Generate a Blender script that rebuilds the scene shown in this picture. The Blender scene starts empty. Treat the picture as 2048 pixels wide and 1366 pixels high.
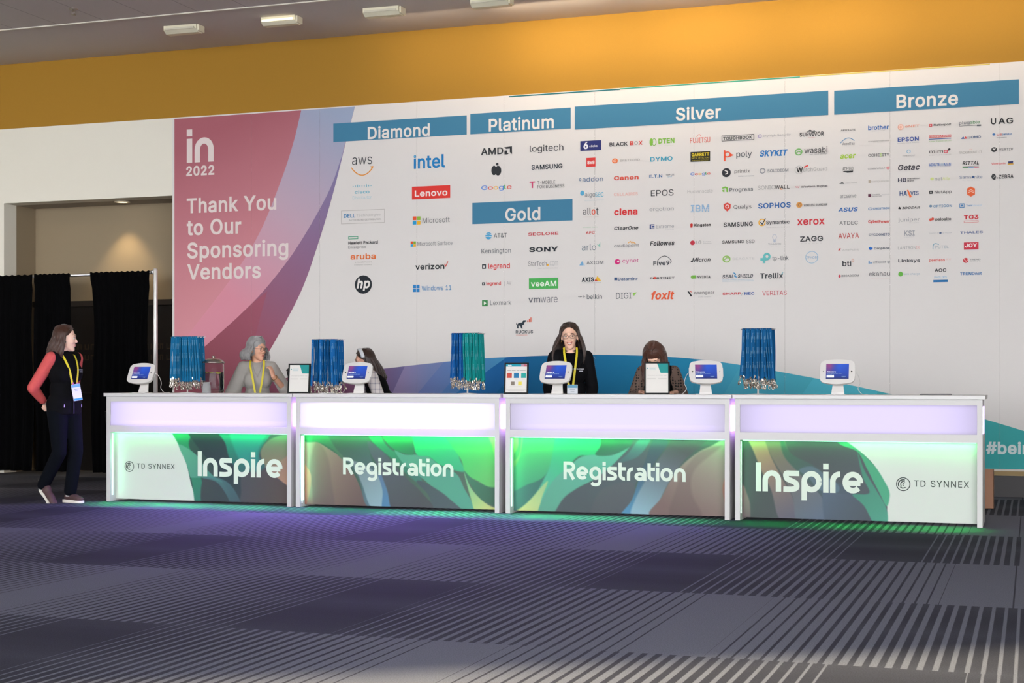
import bpy, bmesh, math, random
import numpy as np
from mathutils import Vector, Matrix, Euler
from mathutils.geometry import tessellate_polygon, delaunay_2d_cdt

SC = bpy.context.scene
COL = SC.collection
random.seed(7)
rng = np.random.default_rng(7)

# ------------------------------------------------------------------ camera
F_PX, YAW, CX, CY, CH, HOR = 2996.56, 0.3344, 8.6204, -12.6485, 1.1741, 764.25
cam_d = bpy.data.cameras.new('camera')
cam_d.sensor_width = 36.0
cam_d.lens = 36.0 * F_PX / 2048
cam_d.shift_y = (HOR - 683.0) / 2048
cam_d.clip_end = 200
cam = bpy.data.objects.new('camera', cam_d)
COL.objects.link(cam)
cam.location = (CX, CY, CH)
cam.rotation_euler = (math.pi / 2, 0, YAW)
SC.camera = cam

# ------------------------------------------------------------------ light and exposure
SC.view_settings.view_transform = 'Standard'
SC.view_settings.look = 'None'
SC.view_settings.gamma = 1
SC.view_settings.use_curve_mapping = False
SC.view_settings.exposure = 0.0
W = bpy.data.worlds.new('daylight')
SC.world = W
W.use_nodes = True
W.node_tree.nodes['Background'].inputs[0].default_value = (0.95, 0.965, 1.0, 1)
W.node_tree.nodes['Background'].inputs[1].default_value = 12.0

def light(name, kind, loc, rot, energy, color, size=None, size_y=None, parent=None, **kw):
    d = bpy.data.lights.new(name, kind)
    d.energy = energy
    d.color = color
    if kind == 'AREA':
        d.shape = 'RECTANGLE'
        d.size = size
        d.size_y = size_y or size
    for k, v in kw.items():
        setattr(d, k, v)
    o = bpy.data.objects.new(name, d)
    COL.objects.link(o)
    o.location = loc
    o.rotation_euler = rot
    o.parent = parent
    return o

# low sun through the glazed front of the hall, behind the photographer; the ceiling edge is shaped to cut it off
SUN_EL = math.radians(21.0)
SUN_AZ = 0.0
light('sun', 'SUN', (0, -30, 10), (math.pi / 2 - SUN_EL, 0, SUN_AZ), 21, (1.0, 0.83, 0.54), angle=math.radians(.7))

# ------------------------------------------------------------------ photo pixel -> point on a plane
_c, _s = math.cos(YAW), math.sin(YAW)
def _ray(u, v):
    xr = (u - 1024) / F_PX
    return (_c * xr - _s, _s * xr + _c, -(v - HOR) / F_PX)
def on_y(u, v, Y):
    d = _ray(u, v)
    t = (Y - CY) / d[1]
    return (CX + d[0] * t, Y, CH + d[2] * t)
def on_z(u, v, Z):
    d = _ray(u, v)
    t = (Z - CH) / d[2]
    return (CX + d[0] * t, CY + d[1] * t, Z)

# ------------------------------------------------------------------ materials
def lin(c):
    c = c / 255.0
    return c / 12.92 if c <= 0.04045 else ((c + 0.055) / 1.055) ** 2.4
def hexrgb(h):
    if isinstance(h, (tuple, list)):
        return tuple(h)
    h = h.lstrip('#')
    if len(h) == 3:
        h = ''.join(x * 2 for x in h)
    return tuple(int(h[i:i + 2], 16) for i in (0, 2, 4))
def L(h, k=1.0):
    return tuple(min(1, lin(x) * k) for x in hexrgb(h)) + (1,)

_mats = {}
def mat(name, color=None, rough=0.6, metal=0.0, emit=None, strength=0.0, noise=0.0, nscale=40.0, bump=0.0, coat=0.0,
        trans=0.0, alpha=1.0, sheen=0.0, ior=None, spec=None):
    if name in _mats:
        return _mats[name]
    m = bpy.data.materials.new(name)
    m.use_nodes = True
    nt = m.node_tree
    b = nt.nodes['Principled BSDF']
    col = L(color) if color is not None else (0.5, 0.5, 0.5, 1)
    b.inputs['Base Color'].default_value = col
    b.inputs['Roughness'].default_value = rough
    b.inputs['Metallic'].default_value = metal
    b.inputs['Coat Weight'].default_value = coat
    b.inputs['Transmission Weight'].default_value = trans
    b.inputs['Alpha'].default_value = alpha
    b.inputs['Sheen Weight'].default_value = sheen
    if ior: b.inputs['IOR'].default_value = ior
    if spec is not None: b.inputs['Specular IOR Level'].default_value = spec
    if emit is not None:
        b.inputs['Emission Color'].default_value = tuple(emit) + (1,)
        b.inputs['Emission Strength'].default_value = strength
    if noise or bump:
        tc = nt.nodes.new('ShaderNodeTexCoord')
        nz = nt.nodes.new('ShaderNodeTexNoise')
        nz.inputs['Scale'].default_value = nscale
        nz.inputs['Detail'].default_value = 4
        nt.links.new(tc.outputs['Object'], nz.inputs['Vector'])
        if noise:
            mx = nt.nodes.new('ShaderNodeMix')
            mx.data_type = 'RGBA'
            mx.inputs['A'].default_value = tuple(x * (1 - noise) for x in col[:3]) + (1,)
            mx.inputs['B'].default_value = tuple(min(1, x * (1 + noise)) for x in col[:3]) + (1,)
            nt.links.new(nz.outputs['Fac'], mx.inputs['Factor'])
            nt.links.new(mx.outputs['Result'], b.inputs['Base Color'])
        if bump:
            bp = nt.nodes.new('ShaderNodeBump')
            bp.inputs['Strength'].default_value = bump
            bp.inputs['Distance'].default_value = 0.01
            nt.links.new(nz.outputs['Fac'], bp.inputs['Height'])
            nt.links.new(bp.outputs['Normal'], b.inputs['Normal'])
    _mats[name] = m
    return m

PK = 1.0
def ink(h, rough=0.7):
    """printed flat colour"""
    h = '%02x%02x%02x' % hexrgb(h)
    return mat('ink_' + h, h, rough, spec=0.3)

def grad(name, c0, c1, p0, p1, k=1.0, mid=None):
    """printed colour running from c0 at p0 to c1 at p1 (object X, Z)"""
    m = bpy.data.materials.new(name)
    m.use_nodes = True
    nt = m.node_tree
    b = nt.nodes['Principled BSDF']
    b.inputs['Roughness'].default_value = 0.7
    b.inputs['Specular IOR Level'].default_value = 0.3
    tc = nt.nodes.new('ShaderNodeTexCoord')
    d = (p1[0] - p0[0], p1[1] - p0[1])
    l2 = d[0] ** 2 + d[1] ** 2
    vm = nt.nodes.new('ShaderNodeVectorMath'); vm.operation = 'DOT_PRODUCT'
    vm.inputs[1].default_value = (d[0] / l2, 0, d[1] / l2)
    nt.links.new(tc.outputs['Object'], vm.inputs[0])
    ad = nt.nodes.new('ShaderNodeMath'); ad.operation = 'ADD'; ad.use_clamp = True
    ad.inputs[1].default_value = -(p0[0] * d[0] + p0[1] * d[1]) / l2
    nt.links.new(vm.outputs['Value'], ad.inputs[0])
    cr = nt.nodes.new('ShaderNodeValToRGB')
    cr.color_ramp.elements[0].color = L(c0, k)
    cr.color_ramp.elements[1].color = L(c1, k)
    if mid:
        e = cr.color_ramp.elements.new(0.5)
        e.color = L(mid, k)
    nt.links.new(ad.outputs[0], cr.inputs[0])
    nt.links.new(cr.outputs[0], b.inputs['Base Color'])
    return m

# ------------------------------------------------------------------ object helpers
def link(name, me, parent=None, mats=None, smooth=False):
    o = bpy.data.objects.new(name, me)
    COL.objects.link(o)
    o.parent = parent
    if mats:
        for m in (mats if isinstance(mats, (list, tuple)) else [mats]):
            me.materials.append(m)
    if smooth:
        me.polygons.foreach_set('use_smooth', [True] * len(me.polygons))
    return o
def obj(name, bm, m, parent=None, smooth=False):
    me = bpy.data.meshes.new(name)
    bm.normal_update()
    bm.to_mesh(me)
    bm.free()
    return link(name, me, parent, m, smooth)
def tag(o, label=None, cat=None, group=None, kind=None):
    if label: o['label'] = label
    if cat: o['category'] = cat
    if group: o['group'] = group
    if kind: o['kind'] = kind
    return o
def thing(name, loc, rz=0, label=None, cat=None, group=None):
    o = bpy.data.objects.new(name, None)
    o.empty_display_size = 0.1
    COL.objects.link(o)
    o.location = loc
    o.rotation_euler = (0, 0, rz)
    return tag(o, label, cat, group)
def structure(name, bm, m, smooth=False):
    return tag(obj(name, bm, m, None, smooth), kind='structure')

def box(bm, x0, x1, y0, y1, z0, z1, mi=0, M=None, bev=0.0):
    r = bmesh.ops.create_cube(bm, size=1.0)
    vs = r['verts']
    S = Matrix.Translation(((x0 + x1) / 2, (y0 + y1) / 2, (z0 + z1) / 2)) @ Matrix.Diagonal((abs(x1 - x0), abs(y1 - y0), abs(z1 - z0), 1))
    bmesh.ops.transform(bm, matrix=S, verts=vs)
    fs = set(f for v in vs for f in v.link_faces)
    for f in fs: f.material_index = mi
    if bev:
        es = list(set(e for v in vs for e in v.link_edges))
        g = bmesh.ops.bevel(bm, geom=es, offset=bev, segments=2, affect='EDGES', profile=0.6)
        vs = list(set(v for f in g['faces'] for v in f.verts) | set(v for v in vs if v.is_valid))
        for f in g['faces']: f.material_index = mi
    if M is not None:
        bmesh.ops.transform(bm, matrix=M, verts=[v for v in vs if v.is_valid])
    return bm
def B(*a, **k):
    return box(bmesh.new(), *a, **k)

def tube(bm, pts, rad, seg=8, mi=0, caps=True):
    pts = [Vector(p) for p in pts]
    n = len(pts)
    rad = rad if isinstance(rad, (list, tuple)) else [rad] * n
    rings = []
    up = Vector((0.13, 0.31, 0.94))
    for i, p in enumerate(pts):
        t = (pts[min(i + 1, n - 1)] - pts[max(i - 1, 0)]).normalized()
        a = t.cross(up)
        if a.length < 1e-3: a = t.cross(Vector((1, 0, 0)))
        a.normalize()
        b = t.cross(a)
        up = b if i else up
        if i: up = -t.cross(a).cross(t).cross(t) if False else up
        rings.append([bm.verts.new(p + (a * math.cos(2 * math.pi * k / seg) + b * math.sin(2 * math.pi * k / seg)) * rad[i]) for k in range(seg)])
        up = Vector((0.13, 0.31, 0.94))
    for i in range(n - 1):
        for k in range(seg):
            f = bm.faces.new((rings[i][k], rings[i][(k + 1) % seg], rings[i + 1][(k + 1) % seg], rings[i + 1][k]))
            f.material_index = mi
            f.smooth = True
    if caps:
        for r, fl in ((rings[0], True), (rings[-1], False)):
            f = bm.faces.new(r[::-1] if fl else r)
            f.material_index = mi
    return bm

def lathe(bm, prof, c=(0, 0, 0), seg=32, mi=0, smooth=True):
    rings = []
    for r, z in prof:
        if r < 1e-5:
            rings.append([bm.verts.new((c[0], c[1], c[2] + z))])
        else:
            rings.append([bm.verts.new((c[0] + r * math.cos(2 * math.pi * k / seg), c[1] + r * math.sin(2 * math.pi * k / seg), c[2] + z)) for k in range(seg)])
    for a, b in zip(rings, rings[1:]):
        for k in range(seg):
            k2 = (k + 1) % seg
            if len(a) == 1 and len(b) == 1: continue
            if len(a) == 1: f = bm.faces.new((a[0], b[k2], b[k]))
            elif len(b) == 1: f = bm.faces.new((a[k], a[k2], b[0]))
            else: f = bm.faces.new((a[k], a[k2], b[k2], b[k]))
            f.material_index = mi
            f.smooth = smooth
    return bm

def catmull(pts, n=8, closed=False):
    P = [Vector(p) for p in pts]
    out = []
    m = len(P)
    rngi = range(m if closed else m - 1)
    for i in rngi:
        p0 = P[(i - 1) % m] if closed or i > 0 else P[0] * 2 - P[1]
        p1, p2 = P[i], P[(i + 1) % m]
        p3 = P[(i + 2) % m] if closed or i + 2 < m else P[-1] * 2 - P[-2]
        for k in range(n):
            t = k / n
            out.append(0.5 * ((2 * p1) + (p2 - p0) * t + (2 * p0 - 5 * p1 + 4 * p2 - p3) * t * t + (3 * p1 - p0 - 3 * p2 + p3) * t ** 3))
    if not closed: out.append(P[-1])
    return out

def poly_prism(bm, pts2, y0, y1, mi=0, M=None):
    """2D outline in X,Z given real thickness in Y"""
    a = [bm.verts.new((p[0], y0, p[1])) for p in pts2]
    b = [bm.verts.new((p[0], y1, p[1])) for p in pts2]
    n = len(a)
    fs = []
    tri = tessellate_polygon([[Vector((p[0], p[1], 0)) for p in pts2]])
    for t in tri:
        fs.append(bm.faces.new([a[i] for i in t]))
        fs.append(bm.faces.new([b[i] for i in reversed(t)]))
    for i in range(n):
        fs.append(bm.faces.new((a[i], b[i], b[(i + 1) % n], a[(i + 1) % n])))
    for f in fs: f.material_index = mi
    if M is not None: bmesh.ops.transform(bm, matrix=M, verts=a + b)
    bmesh.ops.recalc_face_normals(bm, faces=fs)
    return bm
def rrect(w, h, r, seg=6, bulge=0.0):
    out = []
    for cx, cy, a0 in ((w / 2 - r, h / 2 - r, 0), (-w / 2 + r, h / 2 - r, 90), (-w / 2 + r, -h / 2 + r, 180), (w / 2 - r, -h / 2 + r, 270)):
        for k in range(seg + 1):
            a = math.radians(a0 + 90 * k / seg)
            out.append((cx + r * math.cos(a), cy + r * math.sin(a)))
    if bulge:
        res = []
        n = len(out)
        for i, p in enumerate(out):
            q = out[(i + 1) % n]
            res.append(p)
            if abs(p[1] - q[1]) < 1e-6 and abs(p[0] - q[0]) > r:
                for k in range(1, 10):
                    t = k / 10
                    res.append((p[0] + (q[0] - p[0]) * t, p[1] + math.copysign(bulge * 4 * t * (1 - t), p[1])))
        out = res
    return out

# ------------------------------------------------------------------ lettering (outline data of a plain grotesque alphabet)
GLYPHS = {}
_FONT = '''A 240;8 0 12 0 31 85 101 254 -31 -84 12 0 138 254 -12 0 31 -84 231 0 -31 85 -11 0 198 0 11 0 -18 50 144 151 18 -50 -4 10 132 186 4 -14 -4 14 116 239 6 -21 2 0 123 239 -3 0 -7 -22 106 185 5 15 -4 -14 95 151 3 9 -17 -50 43 0 17 50 -12 0|55 71 43 0 0 9 55 99 0 -9 43 0 185 99 -43 0 0 -9 185 71 0 9 -43 0
B 228;30 0 31 0 0 85 30 254 0 -84 30 0 121 254 -31 0 17 0 164 245 -11 6 12 -6 190 221 -5 10 6 -10 199 187 0 12 0 -11 193 160 4 7 -3 -7 178 143 6 4 -6 -4 157 133 8 2 0 0 157 131 0 1 9 0 182 123 -8 5 7 -5 201 102 -5 9 5 -10 209 68 0 13 0 -13 200 33 6 11 -6 -10 172 9 13 6 -12 -6 123 0 20 0 -31 0|62 29 0 28 20 0 122 29 -20 0 20 0 165 40 -9 -8 8 7 178 68 0 -11 0 9 171 92 5 -7 -4 7 153 109 8 -4 -8 4 124 115 11 0 -20 0 62 115 21 0 0 -29|62 143 0 27 19 0 119 143 -19 0 9 0 144 148 -7 -3 7 4 162 163 -5 -6 4 7 168 186 0 -9 0 11 156 214 8 -7 -8 8 120 226 16 0 -19 0 62 226 20 0 0 -28
C 255;134 -3 13 0 -22 0 75 12 17 -10 -17 11 35 58 10 -20 -10 19 20 127 0 -27 0 27 35 197 -10 -20 10 19 75 242 -17 -11 17 10 134 258 -22 0 13 0 170 252 -11 4 12 -4 201 236 -9 7 9 -8 224 209 -6 11 6 -10 236 174 -2 13 -10 0 204 174 11 0 -2 9 195 197 4 -6 -5 7 179 214 6 -4 -7 5 158 224 7 -2 -8 3 134 228 8 0 -16 0 92 216 12 8 -13 -8 62 182 8 15 -7 -15 52 127 0 22 0 -22 63 72 -8 15 7 -15 92 38 -12 8 12 -8 134 26 -16 0 8 0 158 30 -8 -2 7 2 179 40 -7 -4 6 5 195 57 -5 -7 4 7 204 80 -2 -8 11 0 236 80 -10 0 -2 -13 224 45 6 11 -6 -10 201 19 9 7 -9 -7 170 2 12 4 -11 -4
D 251;109 0 26 0 -20 0 48 0 20 0 0 10 48 29 0 -10 20 0 107 29 -19 0 21 0 159 40 -14 -8 14 8 189 75 -6 -15 7 14 200 128 0 -21 0 20 190 180 6 -14 -7 15 160 214 13 -8 -13 8 110 226 20 0 -21 0 47 226 21 0 0 9 47 254 0 -9 22 0 113 254 -22 0 24 0 176 239 -17 10 18 -10 217 196 -10 18 9 -19 231 128 0 26 0 -27 217 59 9 19 -10 -19 175 15 18 11 -18 -10|62 254 -10 0 0 -84 62 0 0 85 -10 0 30 0 11 0 0 85 30 254 0 -84 11 0
E 209;30 0 53 0 0 85 30 254 0 -84 52 0 186 254 -52 0 0 -9 186 226 0 9 -41 0 62 226 42 0 0 -28 62 143 0 28 39 0 178 143 -39 0 0 -10 178 114 0 10 -39 0 62 114 39 0 0 -28 62 29 0 28 42 0 188 29 -42 0 0 -10 188 0 0 10 -53 0
F 205;30 0 11 0 0 85 30 254 0 -84 52 0 185 254 -52 0 0 -9 185 226 0 9 -41 0 62 226 41 0 0 -29 62 139 0 29 37 0 173 139 -37 0 0 -9 173 111 0 9 -37 0 62 111 37 0 0 -37 62 0 0 37 -10 0
G 260;134 -3 21 0 -22 0 75 13 17 -11 -17 10 35 58 9 -20 -10 19 20 127 0 -27 0 27 35 197 -10 -20 9 19 74 242 -17 -11 17 10 132 258 -21 0 14 0 170 252 -12 4 12 -4 202 235 -10 7 9 -8 225 208 -7 10 6 -10 237 174 -2 13 -11 0 204 174 11 0 -3 9 194 197 4 -7 -5 6 178 213 6 -4 -6 5 158 224 7 -2 -8 3 133 228 9 0 -15 0 92 216 12 8 -13 -8 62 182 8 15 -7 -15 52 127 0 22 0 -22 63 72 -8 15 7 -15 92 38 -12 8 13 -8 134 26 -15 0 15 0 172 36 -11 -6 11 6 198 62 -6 -12 6 11 207 101 0 -15 4 0 217 100 -3 0 -25 0 141 100 26 0 0 9 141 128 0 -10 33 0 239 128 -33 0 0 -9 239 100 0 9 0 -21 225 45 9 16 -9 -15 188 9 16 9 -15 -8
H 258;30 0 11 0 0 85 30 254 0 -84 11 0 62 254 -10 0 0 -36 62 144 0 37 45 0 196 144 -44 0 0 37 196 254 0 -36 11 0 228 254 -10 0 0 -84 228 0 0 85 -10 0 196 0 11 0 0 39 196 116 0 -39 -44 0 62 116 45 0 0 -39 62 0 0 39 -10 0
I 150;16 0 39 0 0 10 16 29 0 -10 14 0 59 29 -14 0 0 65 59 226 0 -66 -14 0 16 226 14 0 0 9 16 254 0 -9 39 0 135 254 -40 0 0 -9 135 226 0 9 -15 0 91 226 15 0 0 -66 91 29 0 65 15 0 135 29 -15 0 0 -10 135 0 0 10 -40 0
J 198;93 -3 22 0 -23 0 38 16 14 -13 -14 14 17 73 0 -25 0 4 17 86 0 -4 10 0 49 86 -11 0 0 -4 49 73 0 4 0 -16 61 37 -8 8 8 -8 93 25 -14 0 12 0 124 37 -8 -8 8 8 136 73 0 -16 0 60 136 254 0 -60 11 0 168 254 -11 0 0 -60 168 73 0 60 0 -25 147 16 14 14 -14 -13
K 233;52 73 21 22 0 11 52 108 0 -12 6 8 70 131 -6 -8 5 7 87 152 -6 -7 6 7 106 172 -7 -7 25 27 182 254 -26 -27 14 0 224 254 -14 0 -36 -38 116 138 36 39 -1 0 114 138 0 0 -21 -22|30 0 11 0 0 85 30 254 0 -84 11 0 62 254 -10 0 0 -29 62 167 0 29 0 -18 62 112 0 19 0 -5 62 97 0 5 0 -33 62 0 0 32 -10 0|186 0 13 0 -31 43 94 130 31 -44 7 8 114 155 -7 -9 37 -52 224 0 -36 52 -12 0
L 196;30 0 50 0 0 85 30 254 0 -84 11 0 62 254 -10 0 0 -75 62 29 0 75 40 0 181 29 -40 0 0 -10 181 0 0 10 -51 0
M 314;30 0 10 0 0 85 30 254 0 -84 15 0 76 254 -15 0 21 -53 139 94 -21 53 1 -4 144 79 -2 6 2 -5 150 61 -2 7 2 -6 156 42 -2 6 2 -7 161 24 -2 6 -3 0 154 24 2 0 1 5 159 41 -2 -6 2 7 165 61 -2 -7 2 6 171 79 -2 -6 2 6 176 94 -1 -4 21 53 238 254 -21 -53 15 0 284 254 -15 0 0 -84 284 0 0 85 -11 0 252 0 11 0 0 48 252 145 0 -48 0 6 252 163 0 -6 0 7 253 184 -1 -7 0 8 253 207 0 -8 0 7 253 229 0 -8 1 0 256 229 -1 0 -2 -8 249 205 2 8 -3 -8 241 181 3 8 -3 -7 234 161 2 6 -3 -6 228 145 1 5 -19 -48 171 0 19 48 -9 0 143 0 9 0 -19 48 85 145 19 -48 -1 4 80 160 2 -6 -3 6 72 181 3 -8 -2 7 65 204 2 -8 -3 8 56 229 3 -9 1 0 59 229 -1 0 1 -7 60 208 0 7 0 -7 60 186 0 7 1 -8 61 164 0 7 0 -7 61 145 0 6 0 -48 61 0 0 48 -10 0
N 262;30 0 11 0 0 85 30 254 0 -84 13 0 68 254 -13 0 35 -54 172 91 -35 55 2 -4 181 75 -3 7 4 -6 194 53 -5 8 4 -8 207 27 -4 10 -2 0 202 27 2 0 -1 9 200 54 1 -9 0 9 200 79 0 -8 -1 7 199 97 0 -5 0 53 199 254 0 -52 11 0 232 254 -11 0 0 -84 232 0 0 85 -13 0 193 0 13 0 -30 48 101 145 31 -48 -4 6 89 165 4 -7 -5 7 74 191 6 -10 -6 9 54 226 8 -14 2 0 60 227 -2 0 0 -13 61 192 0 11 1 -11 62 164 0 8 0 -8 62 145 0 5 0 -48 62 0 0 48 -10 0
O 267;133 -3 22 0 -21 0 75 12 17 -10 -17 11 35 58 10 -20 -10 19 20 127 0 -27 0 27 35 197 -10 -20 10 19 75 242 -17 -11 17 10 133 258 -21 0 22 0 192 242 -17 10 17 -11 232 197 -10 19 10 -20 247 127 0 27 0 -27 232 58 10 19 -10 -20 192 12 17 11 -17 -10|133 26 -15 0 16 0 175 38 -13 -8 12 8 204 72 -7 -15 7 15 215 127 0 -22 0 22 204 182 7 -15 -7 15 175 216 12 -7 -13 8 133 228 16 0 -15 0 92 216 12 8 -12 -7 63 182 7 15 -8 -15 52 127 0 22 0 -22 63 72 -8 15 7 -15 92 38 -12 8 12 -8
P 222;30 0 11 0 0 85 30 254 0 -84 29 0 118 254 -30 0 19 0 166 244 -13 7 13 -7 195 215 -6 12 6 -12 204 174 0 15 0 -15 195 133 6 12 -6 -13 166 104 13 7 -13 -8 118 93 19 0 -21 0 55 93 21 0 0 9 55 121 0 -9 20 0 116 121 -20 0 14 0 149 128 -9 -5 8 5 167 147 -4 -8 3 8 172 174 0 -10 0 10 167 201 3 -8 -4 8 148 219 9 -4 -8 5 116 226 13 0 -18 0 62 226 18 0 0 -75 62 0 0 75 -10 0
Q 267;123 80 14 -19 11 0 156 80 -11 0 10 -13 185 42 -10 13 2 -3 192 32 -3 4 14 -18 234 -24 -14 19 -11 0 200 -24 12 0 -9 13 173 13 9 -12 -3 4 166 23 2 -3 -15 19|133 -3 22 0 -21 0 75 12 17 -10 -17 11 35 58 10 -20 -10 19 20 127 0 -27 0 27 35 197 -10 -20 10 19 75 242 -17 -11 17 10 133 258 -21 0 22 0 192 242 -17 10 17 -11 232 197 -10 19 10 -20 247 127 0 27 0 -27 232 58 10 19 -10 -20 192 12 17 11 -17 -10|133 26 -15 0 16 0 175 38 -13 -8 12 8 204 72 -7 -15 7 15 215 127 0 -22 0 22 204 182 7 -15 -7 15 175 216 12 -7 -13 8 133 228 16 0 -15 0 92 216 12 8 -12 -7 63 182 7 15 -8 -15 52 127 0 22 0 -22 63 72 -8 15 7 -15 92 38 -12 8 12 -8
R 224;30 0 11 0 0 85 30 254 0 -84 29 0 118 254 -29 0 20 0 167 244 -13 7 12 -6 195 217 -6 11 7 -12 205 176 0 15 0 -15 195 136 7 11 -6 -12 166 109 13 6 -12 -7 118 99 19 0 -23 0 48 99 23 0 0 9 48 128 0 -10 23 0 117 128 -23 0 13 0 149 133 -8 -4 8 4 167 150 -4 -7 4 8 173 176 0 -10 0 10 167 202 4 -7 -4 8 149 220 8 -4 -8 4 116 226 14 0 -18 0 62 226 18 0 0 -75 62 0 0 75 -10 0|177 0 12 0 -21 38 115 115 21 -39 12 0 151 115 -12 0 21 -39 214 0 -21 38 -13 0
S 223;112 -4 19 0 -19 0 64 5 13 -6 -14 6 32 30 8 -11 -8 11 19 68 1 -14 11 0 52 68 -11 0 1 -10 62 44 -6 6 5 -7 83 29 -9 4 9 -3 112 25 -10 0 11 0 143 30 -9 -4 9 4 165 46 -6 -7 5 7 173 70 0 -9 0 8 166 89 5 -5 -4 6 148 102 7 -3 -8 4 122 111 10 -2 -10 3 92 120 10 -3 -21 5 43 145 12 -11 -11 10 26 186 0 -17 0 15 37 224 -7 -11 8 11 69 249 -13 -6 13 6 114 258 -17 0 16 0 158 249 -13 6 13 -6 189 224 -8 11 7 -10 200 189 0 13 -10 0 169 189 10 0 -2 13 151 219 10 -7 -10 7 112 229 16 0 -10 0 84 224 8 3 -9 -4 64 209 5 6 -4 -6 58 188 0 8 0 -9 65 167 -5 5 6 -6 85 154 -8 3 7 -3 106 147 -7 1 9 -3 132 140 -9 2 8 -2 156 132 -9 3 8 -4 179 119 -7 5 8 -6 197 99 -4 8 5 -8 204 69 0 12 0 -14 193 32 8 11 -7 -11 162 5 13 7 -14 -6
T 224;16 226 27 0 0 9 16 254 0 -9 64 0 208 254 -64 0 0 -9 208 226 0 9 -26 0 128 226 27 0 0 -75 128 0 0 75 -10 0 96 0 11 0 0 75 96 226 0 -75 -27 0
U 259;129 -4 20 0 -20 0 77 8 15 -8 -15 8 42 40 9 -14 -8 14 30 87 0 -18 0 55 30 254 0 -56 11 0 62 254 -11 0 0 -55 62 89 0 55 0 -12 70 57 -5 9 6 -10 94 34 -10 5 10 -5 129 26 -13 0 14 0 165 34 -10 -5 10 5 188 57 -5 -10 6 9 196 89 0 -12 0 55 196 254 0 -55 11 0 229 254 -11 0 0 -56 229 87 0 55 0 -18 216 40 8 14 -8 -14 182 8 15 8 -15 -8
V 240;102 0 12 0 -31 85 8 254 31 -84 12 0 42 254 -11 0 18 -50 96 103 -18 51 3 -8 108 69 -5 14 4 -15 124 15 -6 22 -2 0 117 15 2 0 7 22 133 69 -4 -14 5 14 145 103 -3 -8 17 51 197 254 -17 -50 12 0 231 254 -11 0 -30 -84 139 0 31 85 -12 0
W 343;78 0 12 0 -24 85 8 254 23 -84 11 0 41 254 -11 0 14 -52 82 98 -14 52 2 -8 88 73 -2 8 2 -9 93 47 -1 9 2 -9 98 20 -1 9 -1 0 95 20 1 0 1 9 100 47 -2 -9 2 9 106 73 -2 -9 2 8 112 98 -2 -8 14 52 153 254 -14 -52 12 0 190 254 -12 0 13 -52 231 98 -14 52 2 -8 237 73 -2 8 2 -9 243 47 -2 9 2 -9 249 20 -2 9 -2 0 244 20 2 0 2 9 249 47 -1 -9 2 9 255 73 -2 -9 2 8 261 98 -2 -8 14 52 302 254 -14 -52 11 0 335 254 -11 0 -23 -84 265 0 23 85 -12 0 228 0 12 0 -15 54 184 161 14 -53 -3 11 176 196 2 -13 -3 12 168 237 2 -15 2 0 175 237 -2 0 -3 -14 167 197 3 12 -2 -12 159 161 3 12 -15 -53 115 0 15 54 -12 0
X 237;9 0 12 0 33 47 109 142 -34 -47 0 -8 109 118 0 8 -32 46 15 254 31 -45 12 0 52 254 -12 0 12 -18 89 200 -12 18 5 -7 102 181 -3 5 3 -6 112 164 -3 6 3 -5 122 146 -4 7 -2 0 116 146 2 0 4 7 126 164 -3 -5 3 6 136 181 -4 -6 4 5 149 200 -5 -7 13 18 187 254 -13 -18 12 0 223 254 -12 0 -31 -45 129 119 32 45 0 8 129 143 0 -8 33 -47 228 0 -33 48 -12 0 191 0 12 0 -15 22 146 65 15 -22 -5 7 134 83 3 -6 -3 5 125 98 3 -5 -3 5 115 116 4 -7 3 0 122 116 -2 0 -3 -7 113 98 3 5 -3 -5 103 83 4 5 -3 -5 91 65 5 7 -15 -22 46 0 15 22 -12 0
Y 236;102 0 10 0 0 35 102 104 0 -35 -31 50 8 254 31 -50 13 0 46 254 -13 0 16 -27 96 172 -17 28 6 -9 111 146 -4 8 5 -8 125 115 -5 12 -5 0 112 115 4 0 4 13 126 146 -5 -8 4 9 140 172 -5 -9 17 28 191 254 -17 -27 12 0 228 254 -13 0 -32 -50 134 104 31 50 0 -35 134 0 0 35 -11 0
Z 219;21 0 59 0 0 8 21 23 0 -8 38 57 137 193 -39 -57 5 7 153 215 -6 -7 6 8 170 238 -5 -8 2 -4 174 227 -1 4 -10 0 143 226 10 0 -11 0 111 226 11 0 -30 0 20 226 31 0 0 9 20 254 0 -9 60 0 198 254 -59 0 0 -7 198 231 0 8 -38 -56 84 64 38 56 -5 -8 67 40 6 8 -6 -8 49 17 6 7 -2 3 45 27 1 -3 10 1 76 28 -10 0 10 0 107 29 -10 0 31 0 200 29 -31 0 0 -10 200 0 0 10 -60 0
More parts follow.
